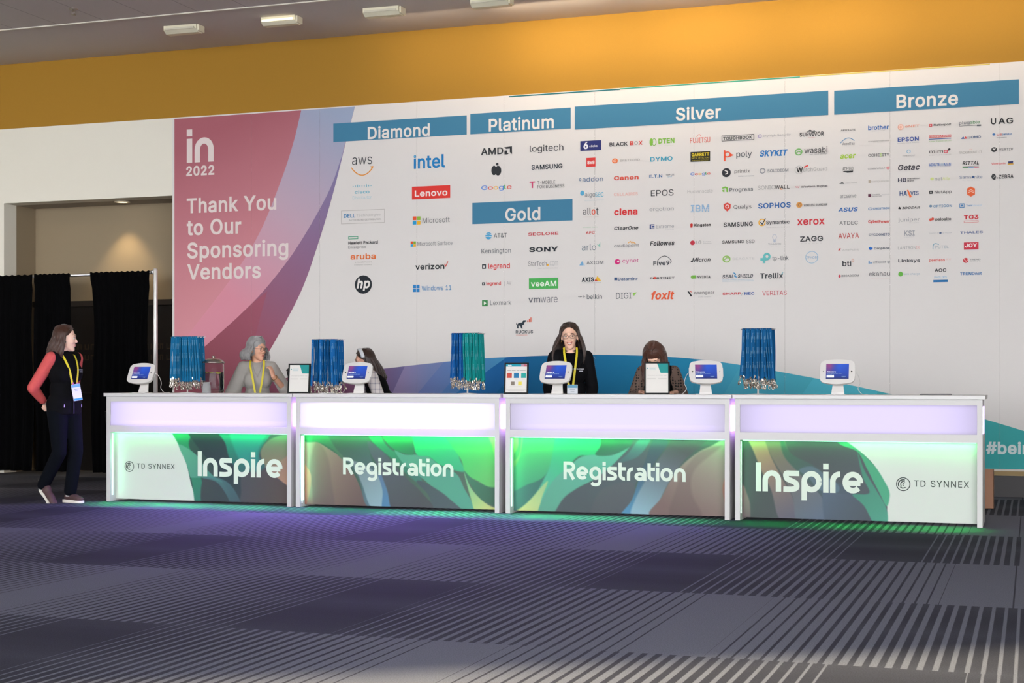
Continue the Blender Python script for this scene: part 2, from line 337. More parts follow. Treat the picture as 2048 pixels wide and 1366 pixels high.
a 195;80 -4 11 0 -12 0 47 2 10 -4 -10 5 24 22 6 -8 -6 9 15 54 0 -12 0 11 22 80 -5 -6 4 7 39 97 -7 -4 7 3 63 105 -9 -2 8 2 89 110 -9 -1 11 1 117 113 -7 0 7 1 133 117 -4 -1 3 2 138 127 0 -4 0 1 138 128 0 0 0 8 133 148 3 -5 -3 6 120 161 6 -3 -6 3 98 165 9 0 -9 0 75 161 6 3 -7 -3 59 150 4 5 -4 -4 50 137 2 5 -10 3 20 146 10 -3 5 11 39 173 -8 -7 8 7 66 188 -10 -3 11 3 97 192 -10 0 7 0 119 190 -8 1 9 -2 143 180 -8 5 7 -4 161 160 -5 9 5 -9 168 126 0 14 0 -42 168 0 0 42 -10 0 138 0 10 0 0 9 138 26 0 -9 0 0 136 26 1 0 -2 -4 126 12 5 5 -5 -4 108 1 7 3 -8 -4|85 23 -7 0 12 0 114 29 -8 -4 8 5 132 47 -4 -7 4 7 138 69 0 -8 0 9 138 95 0 -9 -1 -2 130 91 4 1 -4 -1 116 88 5 1 -6 -1 100 86 5 0 -5 -1 88 84 3 0 -8 -1 67 79 7 3 -6 -2 52 70 4 4 -4 -5 46 52 0 8 0 -6 51 36 -3 4 3 -4 65 26 -6 2 6 -2
b 212;115 -4 16 0 -12 0 86 2 8 -4 -7 4 69 16 4 -6 -4 5 59 29 2 -4 -1 0 56 29 1 0 0 -9 56 0 0 10 -10 0 26 0 10 0 0 85 26 254 0 -84 10 0 57 254 -10 0 0 -31 57 160 0 31 1 0 59 160 -1 0 2 3 69 173 -4 -5 4 5 86 186 -8 -4 7 4 115 192 -12 0 15 0 156 180 -12 8 13 -8 185 146 -7 15 7 -14 195 94 0 20 0 -20 185 42 7 15 -7 -14 157 8 12 8 -12 -8|110 23 -11 0 12 0 140 33 -8 -6 8 6 158 58 -4 -10 4 11 164 95 0 -14 0 13 158 131 4 -11 -4 10 140 156 8 -6 -8 6 110 165 12 0 -12 0 81 156 8 6 -8 -6 62 131 5 11 -4 -10 56 95 0 14 0 -14 63 58 -5 10 4 -11 81 32 -8 6 8 -6
c 198;104 -4 9 0 -18 0 58 8 13 -8 -13 8 28 43 7 -15 -7 14 17 94 0 -20 0 20 28 146 -7 -15 7 14 58 180 -13 -8 13 8 104 192 -18 0 9 0 130 189 -8 2 8 -3 153 178 -7 5 6 -5 170 161 -5 7 5 -7 181 138 -3 9 -10 -2 151 131 10 2 -1 5 145 145 3 -5 -3 4 135 155 4 -3 -4 3 121 162 5 -1 -5 2 104 165 6 0 -13 0 73 155 8 7 -9 -6 54 129 4 11 -4 -11 48 94 0 13 0 -13 54 59 -4 10 4 -11 73 33 -9 6 8 -7 104 23 -13 0 6 0 121 26 -5 -2 6 1 135 33 -4 -3 4 3 146 44 -3 -4 3 5 152 59 -1 -6 10 -3 181 51 -9 3 -2 -8 171 28 4 7 -5 -7 153 11 7 5 -7 -5 130 0 9 2 -8 -3
d 212;98 -4 11 0 -16 0 56 8 12 -8 -12 8 27 42 7 -14 -7 15 17 94 0 -20 0 20 27 146 -6 -14 7 15 56 180 -12 -8 12 8 98 192 -16 0 12 0 126 186 -7 4 8 -4 144 173 -5 5 4 -5 153 160 -2 3 1 0 155 160 0 0 0 31 155 254 0 -31 11 0 186 254 -10 0 0 -84 186 0 0 85 -10 0 156 0 10 0 0 10 156 29 0 -9 -1 0 153 29 1 0 -2 -4 143 16 5 5 -4 -6 126 2 7 4 -7 -4|102 23 -11 0 12 0 132 32 -8 -6 8 6 150 58 -4 -11 4 10 156 95 0 -14 0 14 150 131 4 -10 -4 11 132 156 8 -6 -8 6 102 165 12 0 -12 0 72 156 8 6 -8 -6 54 131 4 10 -4 -11 48 95 0 13 0 -14 54 58 -4 11 4 -10 73 33 -9 6 8 -6
e 202;106 -4 13 0 -18 0 58 8 14 -8 -13 8 28 42 7 -14 -7 15 17 93 0 -19 0 20 28 145 -7 -15 7 15 58 180 -13 -9 12 8 103 192 -18 0 10 0 133 187 -10 3 10 -3 160 170 -8 8 8 -7 179 141 -5 12 4 -12 186 97 0 17 0 -4 186 85 0 4 -50 0 37 85 50 0 0 8 37 110 0 -8 44 0 169 110 -44 0 -5 -3 155 101 5 3 0 13 149 134 4 -9 -4 10 131 157 8 -6 -7 5 103 165 11 0 -12 0 73 157 8 5 -8 -6 54 135 5 9 -4 -9 48 105 0 11 0 -5 48 89 0 5 0 -14 55 53 -5 10 5 -10 76 31 -9 5 8 -5 106 23 -12 0 8 0 127 26 -6 -2 6 3 143 36 -5 -4 4 5 153 53 -2 -7 10 -3 182 45 -9 3 -2 -9 168 20 7 7 -8 -8 141 2 11 4 -10 -4
f 127;114 190 -37 0 0 -9 114 164 0 8 -37 0 3 164 37 0 0 8 3 190 0 -9 37 0|40 0 10 0 0 72 40 216 0 -72 0 11 48 243 -5 -7 5 7 68 259 -9 -3 8 4 94 265 -10 0 7 0 111 263 -5 1 5 -1 121 260 -2 1 -2 -8 114 234 2 9 -2 1 107 236 3 -1 -2 1 97 237 4 0 -9 0 77 230 4 5 -4 -5 71 209 0 9 0 -69 71 0 0 70 -10 0
g 213;103 -75 16 0 -14 0 67 -70 10 -3 -10 4 41 -55 7 -6 -7 6 25 -35 4 -7 9 5 51 -20 -9 -5 2 -4 61 -33 -4 4 4 -4 77 -44 -7 3 7 -3 103 -49 -10 0 16 0 141 -38 -10 -7 10 8 156 -3 0 -16 0 12 156 34 0 -12 -1 0 153 34 1 0 -2 -4 143 21 4 5 -4 -5 126 8 7 3 -7 -4 97 2 12 0 -15 0 56 13 13 -7 -12 8 28 45 7 -14 -7 14 17 96 0 -20 0 19 27 147 -6 -15 7 14 56 180 -12 -8 12 8 98 192 -16 0 12 0 127 186 -8 4 7 -3 144 173 -4 5 4 -5 154 159 -2 4 1 0 157 159 -1 0 0 11 157 190 0 -10 9 0 186 190 -10 0 0 -65 186 -4 0 64 0 -17 175 -45 8 11 -7 -10 145 -68 13 5 -12 -5|102 30 -11 0 12 0 132 38 -8 -6 8 5 150 61 -4 -10 4 9 156 96 0 -14 0 14 150 132 4 -10 -4 10 132 156 8 -6 -8 6 102 165 12 0 -11 0 73 156 8 6 -9 -6 54 131 4 10 -4 -10 48 96 0 13 0 -13 54 61 -4 10 5 -10 73 38 -8 5 8 -6
h 205;57 113 0 11 0 -37 57 0 0 38 -10 0 26 0 10 0 0 85 26 254 0 -84 10 0 57 254 -10 0 0 -37 57 144 0 37 -2 0 51 144 2 0 6 17 76 181 -11 -7 11 7 114 192 -15 0 13 0 148 184 -10 6 9 -5 170 160 -5 11 6 -10 179 120 0 16 0 -40 179 0 0 40 -11 0 148 0 10 0 0 39 148 118 0 -40 0 14 136 152 8 -8 -7 8 105 165 13 0 -9 0 80 159 8 4 -7 -4 63 141 4 8 -4 -7
i 83;26 0 10 0 0 63 26 190 0 -64 10 0 57 190 -10 0 0 -64 57 0 0 63 -10 0|42 221 6 0 -6 0 27 227 4 -4 -4 4 21 242 0 -6 0 5 27 256 -4 -4 4 4 42 262 -6 0 6 0 57 256 -4 4 4 -4 63 242 0 5 0 -6 57 227 4 4 -4 -4
j 83;26 190 0 -68 10 0 57 190 -10 0 0 -69 57 -15 0 68 0 -12 51 -45 4 8 -4 -9 32 -65 8 5 -8 -4 2 -71 12 0 -2 0 -5 -71 2 0 0 9 -5 -43 0 -10 2 0 1 -43 -2 0 9 0 20 -36 -4 -5 4 5 26 -15 0 -9 0 69|42 221 6 0 -6 0 27 227 4 -4 -4 4 20 242 0 -6 0 5 27 256 -4 -4 4 4 42 262 -6 0 6 0 57 256 -4 4 4 -4 63 242 0 5 0 -6 57 227 4 4 -4 -4
k 190;55 68 11 11 0 13 55 106 0 -13 2 0 60 106 -2 0 28 28 142 190 -27 -28 13 0 180 190 -13 0 -29 -30 92 100 29 30 -1 0 89 100 1 0 -12 -11|26 0 10 0 0 85 26 254 0 -84 10 0 57 254 -10 0 0 -84 57 0 0 85 -10 0|147 0 13 0 -24 31 74 93 24 -31 7 7 96 114 -8 -7 30 -38 186 0 -30 38 -13 0
l 95;70 -1 3 0 -15 0 37 10 7 -7 -7 8 26 42 0 -14 0 71 26 254 0 -70 10 0 57 254 -10 0 0 -68 57 49 0 69 0 -8 60 31 -2 4 2 -3 73 26 -6 0 3 0 80 26 -2 0 2 1 85 27 -2 0 2 -8 90 1 -2 9 -2 0 81 0 4 0 -4 -1
m 305;26 0 10 0 0 63 26 190 0 -64 10 0 56 190 -10 0 0 -14 56 148 0 14 -1 0 54 148 1 0 2 10 66 173 -5 -7 6 7 86 188 -7 -3 8 3 110 193 -9 0 14 0 144 180 -9 9 8 -8 160 147 -2 14 -1 0 156 147 2 0 2 10 169 172 -6 -7 6 6 190 187 -8 -3 9 4 218 193 -10 0 11 0 249 186 -10 5 9 -5 270 164 -5 10 6 -9 278 128 0 14 0 -43 278 0 0 43 -10 0 248 0 10 0 0 42 248 127 0 -42 0 14 236 156 8 -6 -7 6 209 165 11 0 -8 0 187 160 6 3 -6 -4 173 145 3 6 -4 -6 168 124 0 8 0 -42 168 0 0 41 -11 0 137 0 10 0 0 43 137 130 0 -43 0 10 126 156 8 -7 -7 6 100 165 11 0 -8 0 79 160 6 4 -7 -3 63 145 4 6 -4 -7 57 119 0 10 0 -40 57 0 0 40 -10 0
n 205;57 113 0 11 0 -37 57 0 0 38 -10 0 26 0 10 0 0 63 26 190 0 -64 10 0 56 190 -10 0 0 -16 56 144 0 15 -2 0 51 144 2 0 6 17 76 181 -11 -7 11 7 114 192 -15 0 13 0 147 184 -9 6 10 -5 170 160 -5 11 6 -10 179 120 0 16 0 -40 179 0 0 40 -11 0 148 0 10 0 0 39 148 118 0 -40 0 14 136 152 8 -8 -7 8 105 165 13 0 -9 0 80 159 8 4 -7 -4 63 141 4 8 -4 -7
o 208;104 -4 17 0 -18 0 58 8 13 -8 -13 8 28 43 7 -15 -7 14 17 94 0 -20 0 20 28 146 -7 -15 7 14 58 180 -13 -8 13 8 104 192 -18 0 17 0 149 180 -13 8 13 -8 180 146 -8 14 7 -15 191 94 0 20 0 -20 180 43 7 14 -8 -15 149 8 13 8 -13 -8|104 23 -13 0 12 0 135 33 -8 -7 8 6 154 59 -4 -11 4 10 160 94 0 -13 0 12 154 129 4 -11 -4 11 135 155 8 -6 -8 7 104 165 12 0 -13 0 73 155 8 7 -9 -6 54 129 4 11 -4 -11 48 94 0 13 0 -13 54 59 -4 10 4 -11 73 33 -9 6 8 -7
p 212;26 -71 10 0 0 87 26 190 0 -87 10 0 56 190 -10 0 0 -10 56 160 0 10 1 0 59 160 -1 0 2 3 69 173 -4 -5 4 5 86 186 -8 -4 7 4 115 192 -12 0 15 0 156 180 -12 8 13 -8 185 146 -7 15 7 -14 195 94 0 20 0 -20 185 42 7 15 -7 -14 157 8 12 8 -12 -8 115 -4 16 0 -12 0 86 2 8 -4 -7 4 69 16 4 -6 -4 5 59 29 2 -4 -1 0 57 29 1 0 0 -33 57 -71 0 33 -10 0|110 23 -11 0 12 0 140 33 -8 -6 8 6 158 58 -4 -10 4 11 164 95 0 -14 0 13 158 131 4 -11 -4 10 140 156 8 -6 -8 6 110 165 12 0 -12 0 81 156 8 6 -8 -6 62 131 5 11 -4 -10 56 95 0 14 0 -14 63 58 -5 10 4 -11 81 32 -8 6 8 -6
q 212;186 -71 0 87 -10 0 155 -71 11 0 0 33 155 29 0 -33 0 0 153 29 1 0 -2 -4 143 16 5 5 -4 -6 126 2 7 4 -7 -4 98 -4 11 0 -16 0 56 8 12 -8 -12 8 27 42 7 -14 -7 15 17 94 0 -20 0 20 27 146 -6 -14 7 15 56 180 -12 -8 12 8 98 192 -16 0 12 0 126 186 -7 4 8 -4 144 173 -5 5 4 -5 153 160 -2 3 1 0 156 160 -1 0 0 10 156 190 0 -10 10 0 186 190 -10 0 0 -87|102 23 -11 0 12 0 132 32 -8 -6 8 6 150 58 -4 -11 4 10 156 95 0 -14 0 14 150 131 4 -10 -4 11 132 156 8 -6 -8 6 102 165 12 0 -12 0 72 156 8 6 -8 -6 54 131 4 10 -4 -11 48 95 0 13 0 -14 54 58 -4 11 4 -10 73 33 -9 6 8 -6
r 130;26 0 10 0 0 63 26 190 0 -64 10 0 56 190 -10 0 0 -10 56 160 0 10 0 0 58 160 -1 0 3 10 76 184 -9 -6 9 5 107 192 -12 0 2 0 115 192 -3 0 3 0 122 192 -2 0 0 -10 122 161 0 10 -1 0 115 162 4 0 -4 1 103 163 5 0 -8 0 80 157 7 4 -8 -3 63 142 4 6 -4 -7 57 118 0 9 0 -39 57 0 0 39 -10 0
s 182;91 -4 15 0 -13 0 56 2 10 -4 -10 4 31 19 6 -8 -7 8 18 47 2 -11 9 2 47 53 -10 -2 2 -10 62 30 -8 5 8 -5 91 23 -12 0 13 0 122 31 -8 -5 8 6 134 51 0 -7 0 7 127 68 5 -5 -5 4 106 78 9 -3 -10 2 75 85 10 -2 -18 4 36 104 9 -9 -8 9 23 137 0 -13 0 11 33 166 -7 -9 6 8 58 185 -11 -4 10 5 94 192 -14 0 13 0 127 186 -9 4 9 -4 149 170 -5 7 6 -8 162 145 -3 9 -9 -2 134 139 9 2 -2 7 121 158 6 -6 -6 5 94 166 12 0 -12 0 65 158 8 6 -7 -5 54 139 0 8 0 -7 62 122 -5 4 5 -5 86 111 -11 3 9 -2 115 105 -10 2 17 -4 153 86 -8 8 8 -9 166 53 0 13 0 -11 156 24 6 8 -6 -9 130 3 11 5 -11 -5
t 114;102 190 -33 0 0 -9 102 164 0 8 -33 0 3 164 33 0 0 8 3 190 0 -9 33 0|32 236 0 -63 11 0 63 236 -10 0 0 -63 63 49 0 62 0 -8 68 31 -3 3 3 -4 85 25 -8 0 2 0 93 26 -3 -1 3 0 101 27 -3 -1 2 -9 107 1 -2 9 -4 -1 96 -1 4 0 -4 -1 84 -2 4 0 -16 0 46 11 9 -9 -9 8 32 46 0 -15 0 63
u 205;91 -3 14 0 -13 0 57 5 10 -5 -9 6 35 29 5 -10 -6 11 26 69 0 -16 0 41 26 190 0 -40 10 0 57 190 -10 0 0 -40 57 72 0 39 0 -15 68 37 -7 9 8 -8 100 25 -13 0 9 0 125 31 -8 -4 7 4 142 48 -5 -7 4 8 148 76 0 -11 0 38 148 190 0 -38 10 0 179 190 -11 0 0 -64 179 0 0 63 -10 0 149 0 10 0 0 15 149 46 0 -15 2 0 154 46 -2 0 -6 -18 129 8 10 8 -11 -7
v 195;81 0 11 0 -24 63 9 190 24 -64 11 0 42 190 -11 0 14 -38 83 78 -14 37 4 -12 93 43 -3 12 3 -11 103 10 -3 11 -4 0 92 10 4 0 3 11 101 43 -3 -11 3 12 112 78 -4 -12 13 37 152 190 -13 -38 12 0 186 190 -11 0 -24 -64 113 0 24 63 -10 0
w 284;69 0 10 0 -19 63 11 190 19 -64 11 0 44 190 -11 0 7 -28 67 107 -8 27 3 -12 77 68 -4 15 3 -14 88 21 -4 17 -2 0 82 21 2 0 4 16 93 67 -4 -14 3 15 103 107 -3 -12 8 27 126 190 -8 -28 11 0 158 190 -11 0 8 -28 181 107 -8 27 3 -12 191 68 -4 14 3 -14 201 21 -3 17 -2 0 196 21 1 0 3 17 206 68 -3 -15 4 14 217 107 -4 -12 8 27 240 190 -8 -28 11 0 272 190 -10 0 -19 -64 215 0 19 63 -10 0 184 0 10 0 -8 29 159 86 9 -29 -2 9 152 112 3 -8 -2 9 145 140 3 -9 -2 10 138 169 3 -10 3 0 145 169 -2 0 -2 -10 138 140 3 10 -2 -9 131 112 3 9 -2 -9 124 86 2 8 -8 -29 99 0 9 29 -10 0
x 189;10 0 12 0 26 36 86 109 -25 -36 0 -8 86 86 0 7 -24 34 14 190 24 -35 12 0 50 190 -12 0 8 -13 74 153 -8 12 6 -9 90 127 -5 8 4 -9 104 103 -5 8 -6 0 88 103 5 0 5 8 101 127 -4 -9 4 8 117 153 -7 -9 8 12 141 190 -8 -13 11 0 176 190 -12 0 -24 -35 104 84 24 35 0 8 104 107 0 -8 25 -36 179 0 -25 36 -12 0 143 0 12 0 -9 14 115 43 10 -15 -6 9 100 68 4 -8 -4 8 86 91 5 -7 6 0 102 91 -5 0 -4 -7 89 68 4 8 -4 -8 74 43 6 9 -9 -15 46 0 9 14 -12 0
y 195;24 -69 2 -1 2 9 31 -43 -3 -9 1 0 36 -44 -2 1 6 -1 52 -44 -5 -1 5 0 65 -37 -4 -4 4 4 75 -18 -3 -8 2 6 81 -1 -2 -5 -24 64 9 190 24 -64 11 0 42 190 -11 0 14 -38 83 78 -14 37 4 -12 93 43 -3 12 3 -11 103 10 -4 11 -4 0 92 10 3 0 3 11 101 43 -3 -11 3 12 112 78 -4 -12 14 37 153 190 -14 -38 11 0 186 190 -11 0 -28 -73 102 -29 28 73 -4 -10 88 -54 6 7 -5 -6 70 -68 7 3 -7 -3 46 -73 9 0 -5 0 32 -72 4 0 -4 1
z 190;21 0 49 0 0 8 21 23 0 -8 35 46 127 160 -35 -46 0 0 127 161 0 0 -34 0 24 161 34 0 0 10 24 190 0 -10 47 0 166 190 -47 0 0 -8 166 165 0 8 -34 -45 63 30 34 45 0 -1 63 28 0 1 35 0 169 28 -35 0 0 -9 169 0 0 9 -49 0
0 227;113 -3 19 0 -19 0 65 12 13 -10 -13 10 34 57 7 -20 -7 19 24 127 0 -27 0 27 35 197 -8 -19 7 20 65 242 -13 -10 14 11 113 258 -18 0 19 0 161 242 -13 11 14 -10 192 197 -7 20 7 -19 203 127 0 27 0 -27 192 57 7 19 -7 -20 162 12 13 10 -14 -10|113 25 -12 0 13 0 145 37 -9 -8 9 8 165 72 -4 -15 5 15 172 127 0 -22 0 22 165 182 5 -15 -4 16 145 218 9 -9 -9 8 113 230 13 0 -12 0 82 218 8 8 -9 -9 62 182 4 16 -5 -15 55 127 0 22 0 -22 62 72 -5 15 4 -15 82 37 -9 8 8 -8
1 227;38 0 53 0 0 9 38 27 0 -9 53 0 195 27 -52 0 0 -9 195 0 0 9 -52 0|138 254 -13 0 0 -84 138 0 0 85 -11 0 106 0 11 0 0 75 106 224 0 -75 0 0 105 224 0 0 -21 -15 43 179 21 15 0 11 43 213 0 -11 19 14 99 254 -19 -13 13 0
2 227;32 0 54 0 0 8 32 24 0 -8 28 30 117 114 -28 -30 10 11 141 141 -6 -8 6 8 155 163 -3 -7 4 7 160 186 0 -8 0 9 154 209 4 -6 -4 7 137 224 7 -3 -8 4 112 230 9 0 -10 0 86 224 7 4 -7 -4 69 207 4 7 -4 -8 64 181 0 10 -11 0 33 181 10 0 0 15 43 221 -7 -11 7 12 72 248 -13 -6 12 7 112 258 -15 0 16 0 153 248 -12 7 12 -6 181 223 -7 10 6 -11 191 186 0 14 0 -9 185 159 4 9 -3 -9 168 129 8 11 -8 -11 133 90 15 15 -19 -20 76 30 19 20 0 0 76 28 0 1 40 0 195 28 -40 0 0 -9 195 0 0 9 -55 0
3 227;109 -3 17 0 -16 0 66 5 13 -6 -13 5 35 29 8 -11 -8 10 22 66 1 -15 11 0 55 66 -11 0 0 -9 63 44 -5 6 5 -7 83 30 -8 3 8 -4 109 25 -10 0 11 0 138 30 -9 -3 8 4 157 46 -5 -7 5 7 165 72 0 -10 0 10 158 98 4 -8 -4 8 137 117 10 -5 -9 4 101 124 15 0 -8 0 78 124 8 0 0 8 78 150 0 -9 22 24 144 224 -22 -25 0 1 144 226 0 -1 -36 0 35 226 36 0 0 9 35 254 0 -9 50 0 186 254 -50 0 0 -8 186 230 0 8 -27 -30 106 139 27 31 0 2 106 144 0 -1 18 2 154 138 -13 6 14 -6 185 111 -7 12 8 -11 196 72 0 15 0 -14 185 33 8 11 -7 -11 154 6 13 7 -13 -6
4 227;20 53 62 0 0 9 20 79 0 -9 34 59 123 254 -34 -58 11 0 155 254 -10 0 -33 -57 54 83 34 57 0 -1 54 81 0 1 51 0 207 81 -51 0 0 -9 207 53 0 9 -63 0|141 0 10 0 0 20 141 61 0 -21 0 4 141 73 0 -4 0 29 141 159 0 -29 10 0 171 159 -10 0 0 -53 171 0 0 53 -10 0
5 227;111 -3 16 0 -16 0 70 6 12 -6 -12 6 41 30 8 -10 -7 10 30 65 0 -13 10 0 61 65 -10 0 1 -8 69 44 -5 7 5 -6 87 30 -8 4 7 -3 111 25 -9 0 10 0 138 32 -8 -5 8 5 157 52 -5 -8 5 9 164 81 0 -11 0 11 157 111 5 -9 -5 8 137 131 9 -5 -8 5 109 138 11 0 -9 0 84 134 8 3 -9 -3 64 123 5 5 -10 1 34 126 10 -1 4 43 48 254 -5 -42 45 0 183 254 -45 0 0 -9 183 226 0 9 -36 0 75 226 36 0 -3 -25 67 151 3 25 0 0 68 151 0 0 6 5 89 162 -8 -2 8 3 115 167 -9 0 11 0 147 160 -10 5 10 -4 172 143 -7 7 8 -8 189 116 -4 10 4 -11 195 82 0 12 0 -17 184 38 8 13 -7 -13 154 8 13 7 -12 -8
6 227;113 -3 16 0 -16 0 71 7 12 -7 -12 8 42 37 7 -13 -7 13 32 81 0 -16 0 12 40 119 -6 -13 5 14 69 170 -14 -20 19 28 126 254 -19 -28 12 0 161 254 -12 0 -29 -41 75 131 29 41 0 0 73 131 1 0 2 4 83 144 -5 -4 4 4 98 153 -6 -2 6 3 117 157 -7 0 16 0 158 147 -12 7 11 -6 185 120 -7 12 6 -12 194 79 0 15 0 -16 184 36 7 13 -7 -12 155 7 12 7 -12 -7|113 24 -10 0 10 0 139 31 -7 -4 8 5 157 51 -4 -8 5 8 164 79 0 -11 0 10 157 107 5 -8 -4 8 139 126 8 -5 -7 4 113 133 10 0 -10 0 87 126 8 4 -8 -5 69 107 4 8 -4 -8 62 79 0 11 0 -10 69 51 -4 8 4 -8 87 31 -8 5 8 -4
7 227;48 0 12 0 38 75 162 224 -38 -75 0 1 162 226 0 -1 -44 0 31 226 44 0 0 9 31 254 0 -9 55 0 195 254 -54 0 0 -10 195 224 0 10 -37 -74 82 0 38 75 -11 0
8 227;113 -3 17 0 -17 0 68 6 13 -6 -13 6 37 31 7 -11 -7 11 26 68 0 -14 0 10 33 98 -5 -10 4 9 51 121 -8 -7 7 6 76 132 -9 -1 0 1 76 133 0 0 -12 4 46 154 8 -11 -7 10 35 190 0 -13 0 13 45 225 -6 -10 7 10 73 249 -12 -6 12 6 113 258 -15 0 15 0 153 249 -12 6 12 -6 181 225 -7 10 6 -10 191 190 0 13 0 -13 180 154 7 11 -8 -11 150 133 12 4 0 0 150 132 0 1 10 -1 176 121 -8 6 7 -7 194 98 -5 9 4 -10 200 68 0 10 0 -14 189 31 8 11 -7 -11 158 6 14 6 -13 -6|113 25 -11 0 11 0 142 30 -8 -4 9 4 161 46 -4 -7 5 6 168 69 0 -9 0 10 161 94 5 -7 -5 8 141 111 9 -4 -8 5 113 118 11 0 -11 0 85 111 8 5 -9 -4 65 94 5 8 -5 -7 58 69 0 10 0 -9 64 46 -4 6 5 -7 84 30 -9 4 8 -4|113 145 -9 0 9 0 137 150 -7 -3 7 4 154 165 -4 -6 4 7 160 188 0 -9 0 8 154 210 4 -6 -4 6 138 225 7 -4 -7 3 113 230 9 0 -9 0 89 225 7 3 -7 -4 72 210 4 6 -4 -6 66 188 0 8 0 -9 72 165 -4 7 4 -6 89 150 -7 4 7 -3
9 227;113 258 -16 0 16 0 155 247 -12 7 12 -7 184 217 -7 13 7 -13 194 173 0 17 0 -12 186 135 6 13 -5 -14 158 84 13 20 -20 -28 100 0 19 28 -11 0 65 0 12 0 29 41 151 124 -29 -41 1 0 154 124 -1 0 -3 -5 144 111 4 4 -5 -5 128 101 6 2 -6 -3 109 97 7 0 -15 0 69 107 11 -6 -12 7 41 134 7 -11 -6 12 32 176 0 -16 0 16 42 218 -7 -12 7 12 71 247 -12 -7 13 7|113 230 10 0 -10 0 87 223 8 5 -8 -5 69 204 4 8 -4 -9 63 176 0 10 0 -11 69 148 -4 8 4 -8 87 129 -8 4 8 -5 113 122 -10 0 10 0 139 129 -7 -5 8 4 157 147 -4 -8 5 9 164 175 0 -10 0 11 157 204 5 -9 -4 8 139 223 8 -5 -7 5
# 220;121 0 9 0 14 85 163 254 -14 -84 8 0 188 254 -8 0 -13 -84 147 0 14 85 -9 0|5 70 64 0 2 9 9 96 -1 -9 64 0 200 96 -64 0 -2 -9 196 70 1 9 -64 0|32 0 8 0 14 85 73 254 -13 -84 9 0 99 254 -9 0 -14 -84 57 0 14 85 -8 0|20 158 64 0 2 9 24 184 -1 -8 64 0 215 184 -64 0 -2 -8 211 158 1 9 -64 0
& 224;98 -3 13 0 -16 0 55 6 12 -6 -12 6 27 31 7 -11 -7 11 17 67 0 -14 0 10 24 95 -5 -8 4 8 42 117 -8 -7 8 7 70 139 -10 -7 13 10 108 168 -13 -10 3 2 118 176 -3 -3 4 3 127 187 -2 -4 3 5 131 202 0 -5 0 9 123 223 5 -6 -6 5 101 230 9 0 -7 0 84 227 5 2 -5 -3 73 216 2 4 -3 -5 68 199 0 7 0 -6 73 182 -3 5 2 -6 84 164 -5 6 5 -7 102 142 -7 8 39 -47 219 0 -39 47 -12 0 182 0 12 0 -32 39 86 116 32 -39 -10 11 61 146 7 -8 -8 9 44 172 4 -8 -4 8 38 199 0 -10 0 11 45 229 -5 -9 6 9 67 249 -9 -4 10 5 100 257 -12 0 13 0 133 249 -9 5 9 -4 154 230 -5 8 5 -9 162 202 0 10 0 -8 158 181 2 6 -3 -7 146 162 5 6 -5 -5 128 146 7 5 -17 -12 77 109 17 12 -10 -8 55 87 4 7 -4 -6 48 66 0 7 0 -9 55 44 -4 6 4 -7 72 29 -8 3 7 -4 96 23 -9 0 11 0 126 30 -10 -5 9 4 151 48 -8 -8 7 8 168 76 -4 -11 4 11 174 112 0 -13 10 0 204 112 -10 0 0 -16 198 72 4 11 -3 -11 185 46 5 7 -5 -6 173 31 3 4 -2 -2 166 23 2 3 -8 -8 136 3 12 5 -13 -4
. 94;48 -2 6 0 -7 0 31 4 5 -4 -4 5 25 20 0 -6 0 7 31 37 -4 -5 5 4 48 43 -7 0 6 0 64 37 -5 4 4 -5 71 20 0 7 0 -6 64 4 4 5 -5 -4
, 94;19 -60 8 0 5 32 34 36 -5 -32 11 0 68 36 -11 0 -8 -32 42 -60 9 32 -8 0
- 227;168 122 -37 0 0 -9 168 94 0 9 -37 0 57 94 37 0 0 9 57 122 0 -9 37 0
/ 125;117 266 -9 0 -27 -101 36 -38 27 101 -10 0 7 -38 10 0 27 101 89 266 -27 -101 10 0
+ 227;99 17 9 0 0 55 99 182 0 -55 9 0 128 182 -10 0 0 -55 128 17 0 55 -10 0|31 86 55 0 0 9 31 113 0 -9 55 0 195 113 -54 0 0 -9 195 86 0 9 -54 0
° 158;79 142 11 0 -10 0 50 149 9 -5 -8 5 29 170 6 -9 -5 9 22 199 0 -11 0 10 29 228 -5 -9 6 8 50 249 -8 -6 9 5 79 256 -10 0 11 0 108 249 -9 5 9 -6 129 228 -6 8 5 -9 136 199 0 10 0 -11 129 170 5 9 -6 -9 108 149 9 5 -9 -5|79 167 -6 0 6 0 95 171 -5 -2 5 3 107 183 -3 -5 3 5 111 199 0 -6 0 6 107 215 3 -5 -3 5 95 226 5 -2 -5 3 79 231 6 0 -6 0 63 226 5 3 -5 -2 52 215 2 5 -3 -5 47 199 0 6 0 -6 52 183 -3 5 2 -5 63 171 -5 3 5 -2
| 115;71 336 -9 0 0 -139 71 -82 0 139 -9 0 44 -82 9 0 0 139 44 336 0 -139 9 0
' 103;39 159 8 0 -1 32 35 254 1 -32 11 0 68 254 -11 0 -1 -32 64 159 1 32 -8 0'''
for _l in _FONT.split('\n'):
    _ch, _r = _l[0], _l[2:]
    _adv, _sp = _r.split(';')
    GLYPHS[_ch] = (int(_adv), [[int(x) for x in s.split()] for s in _sp.split('|') if s])
_gcache, _tcache = {}, {}
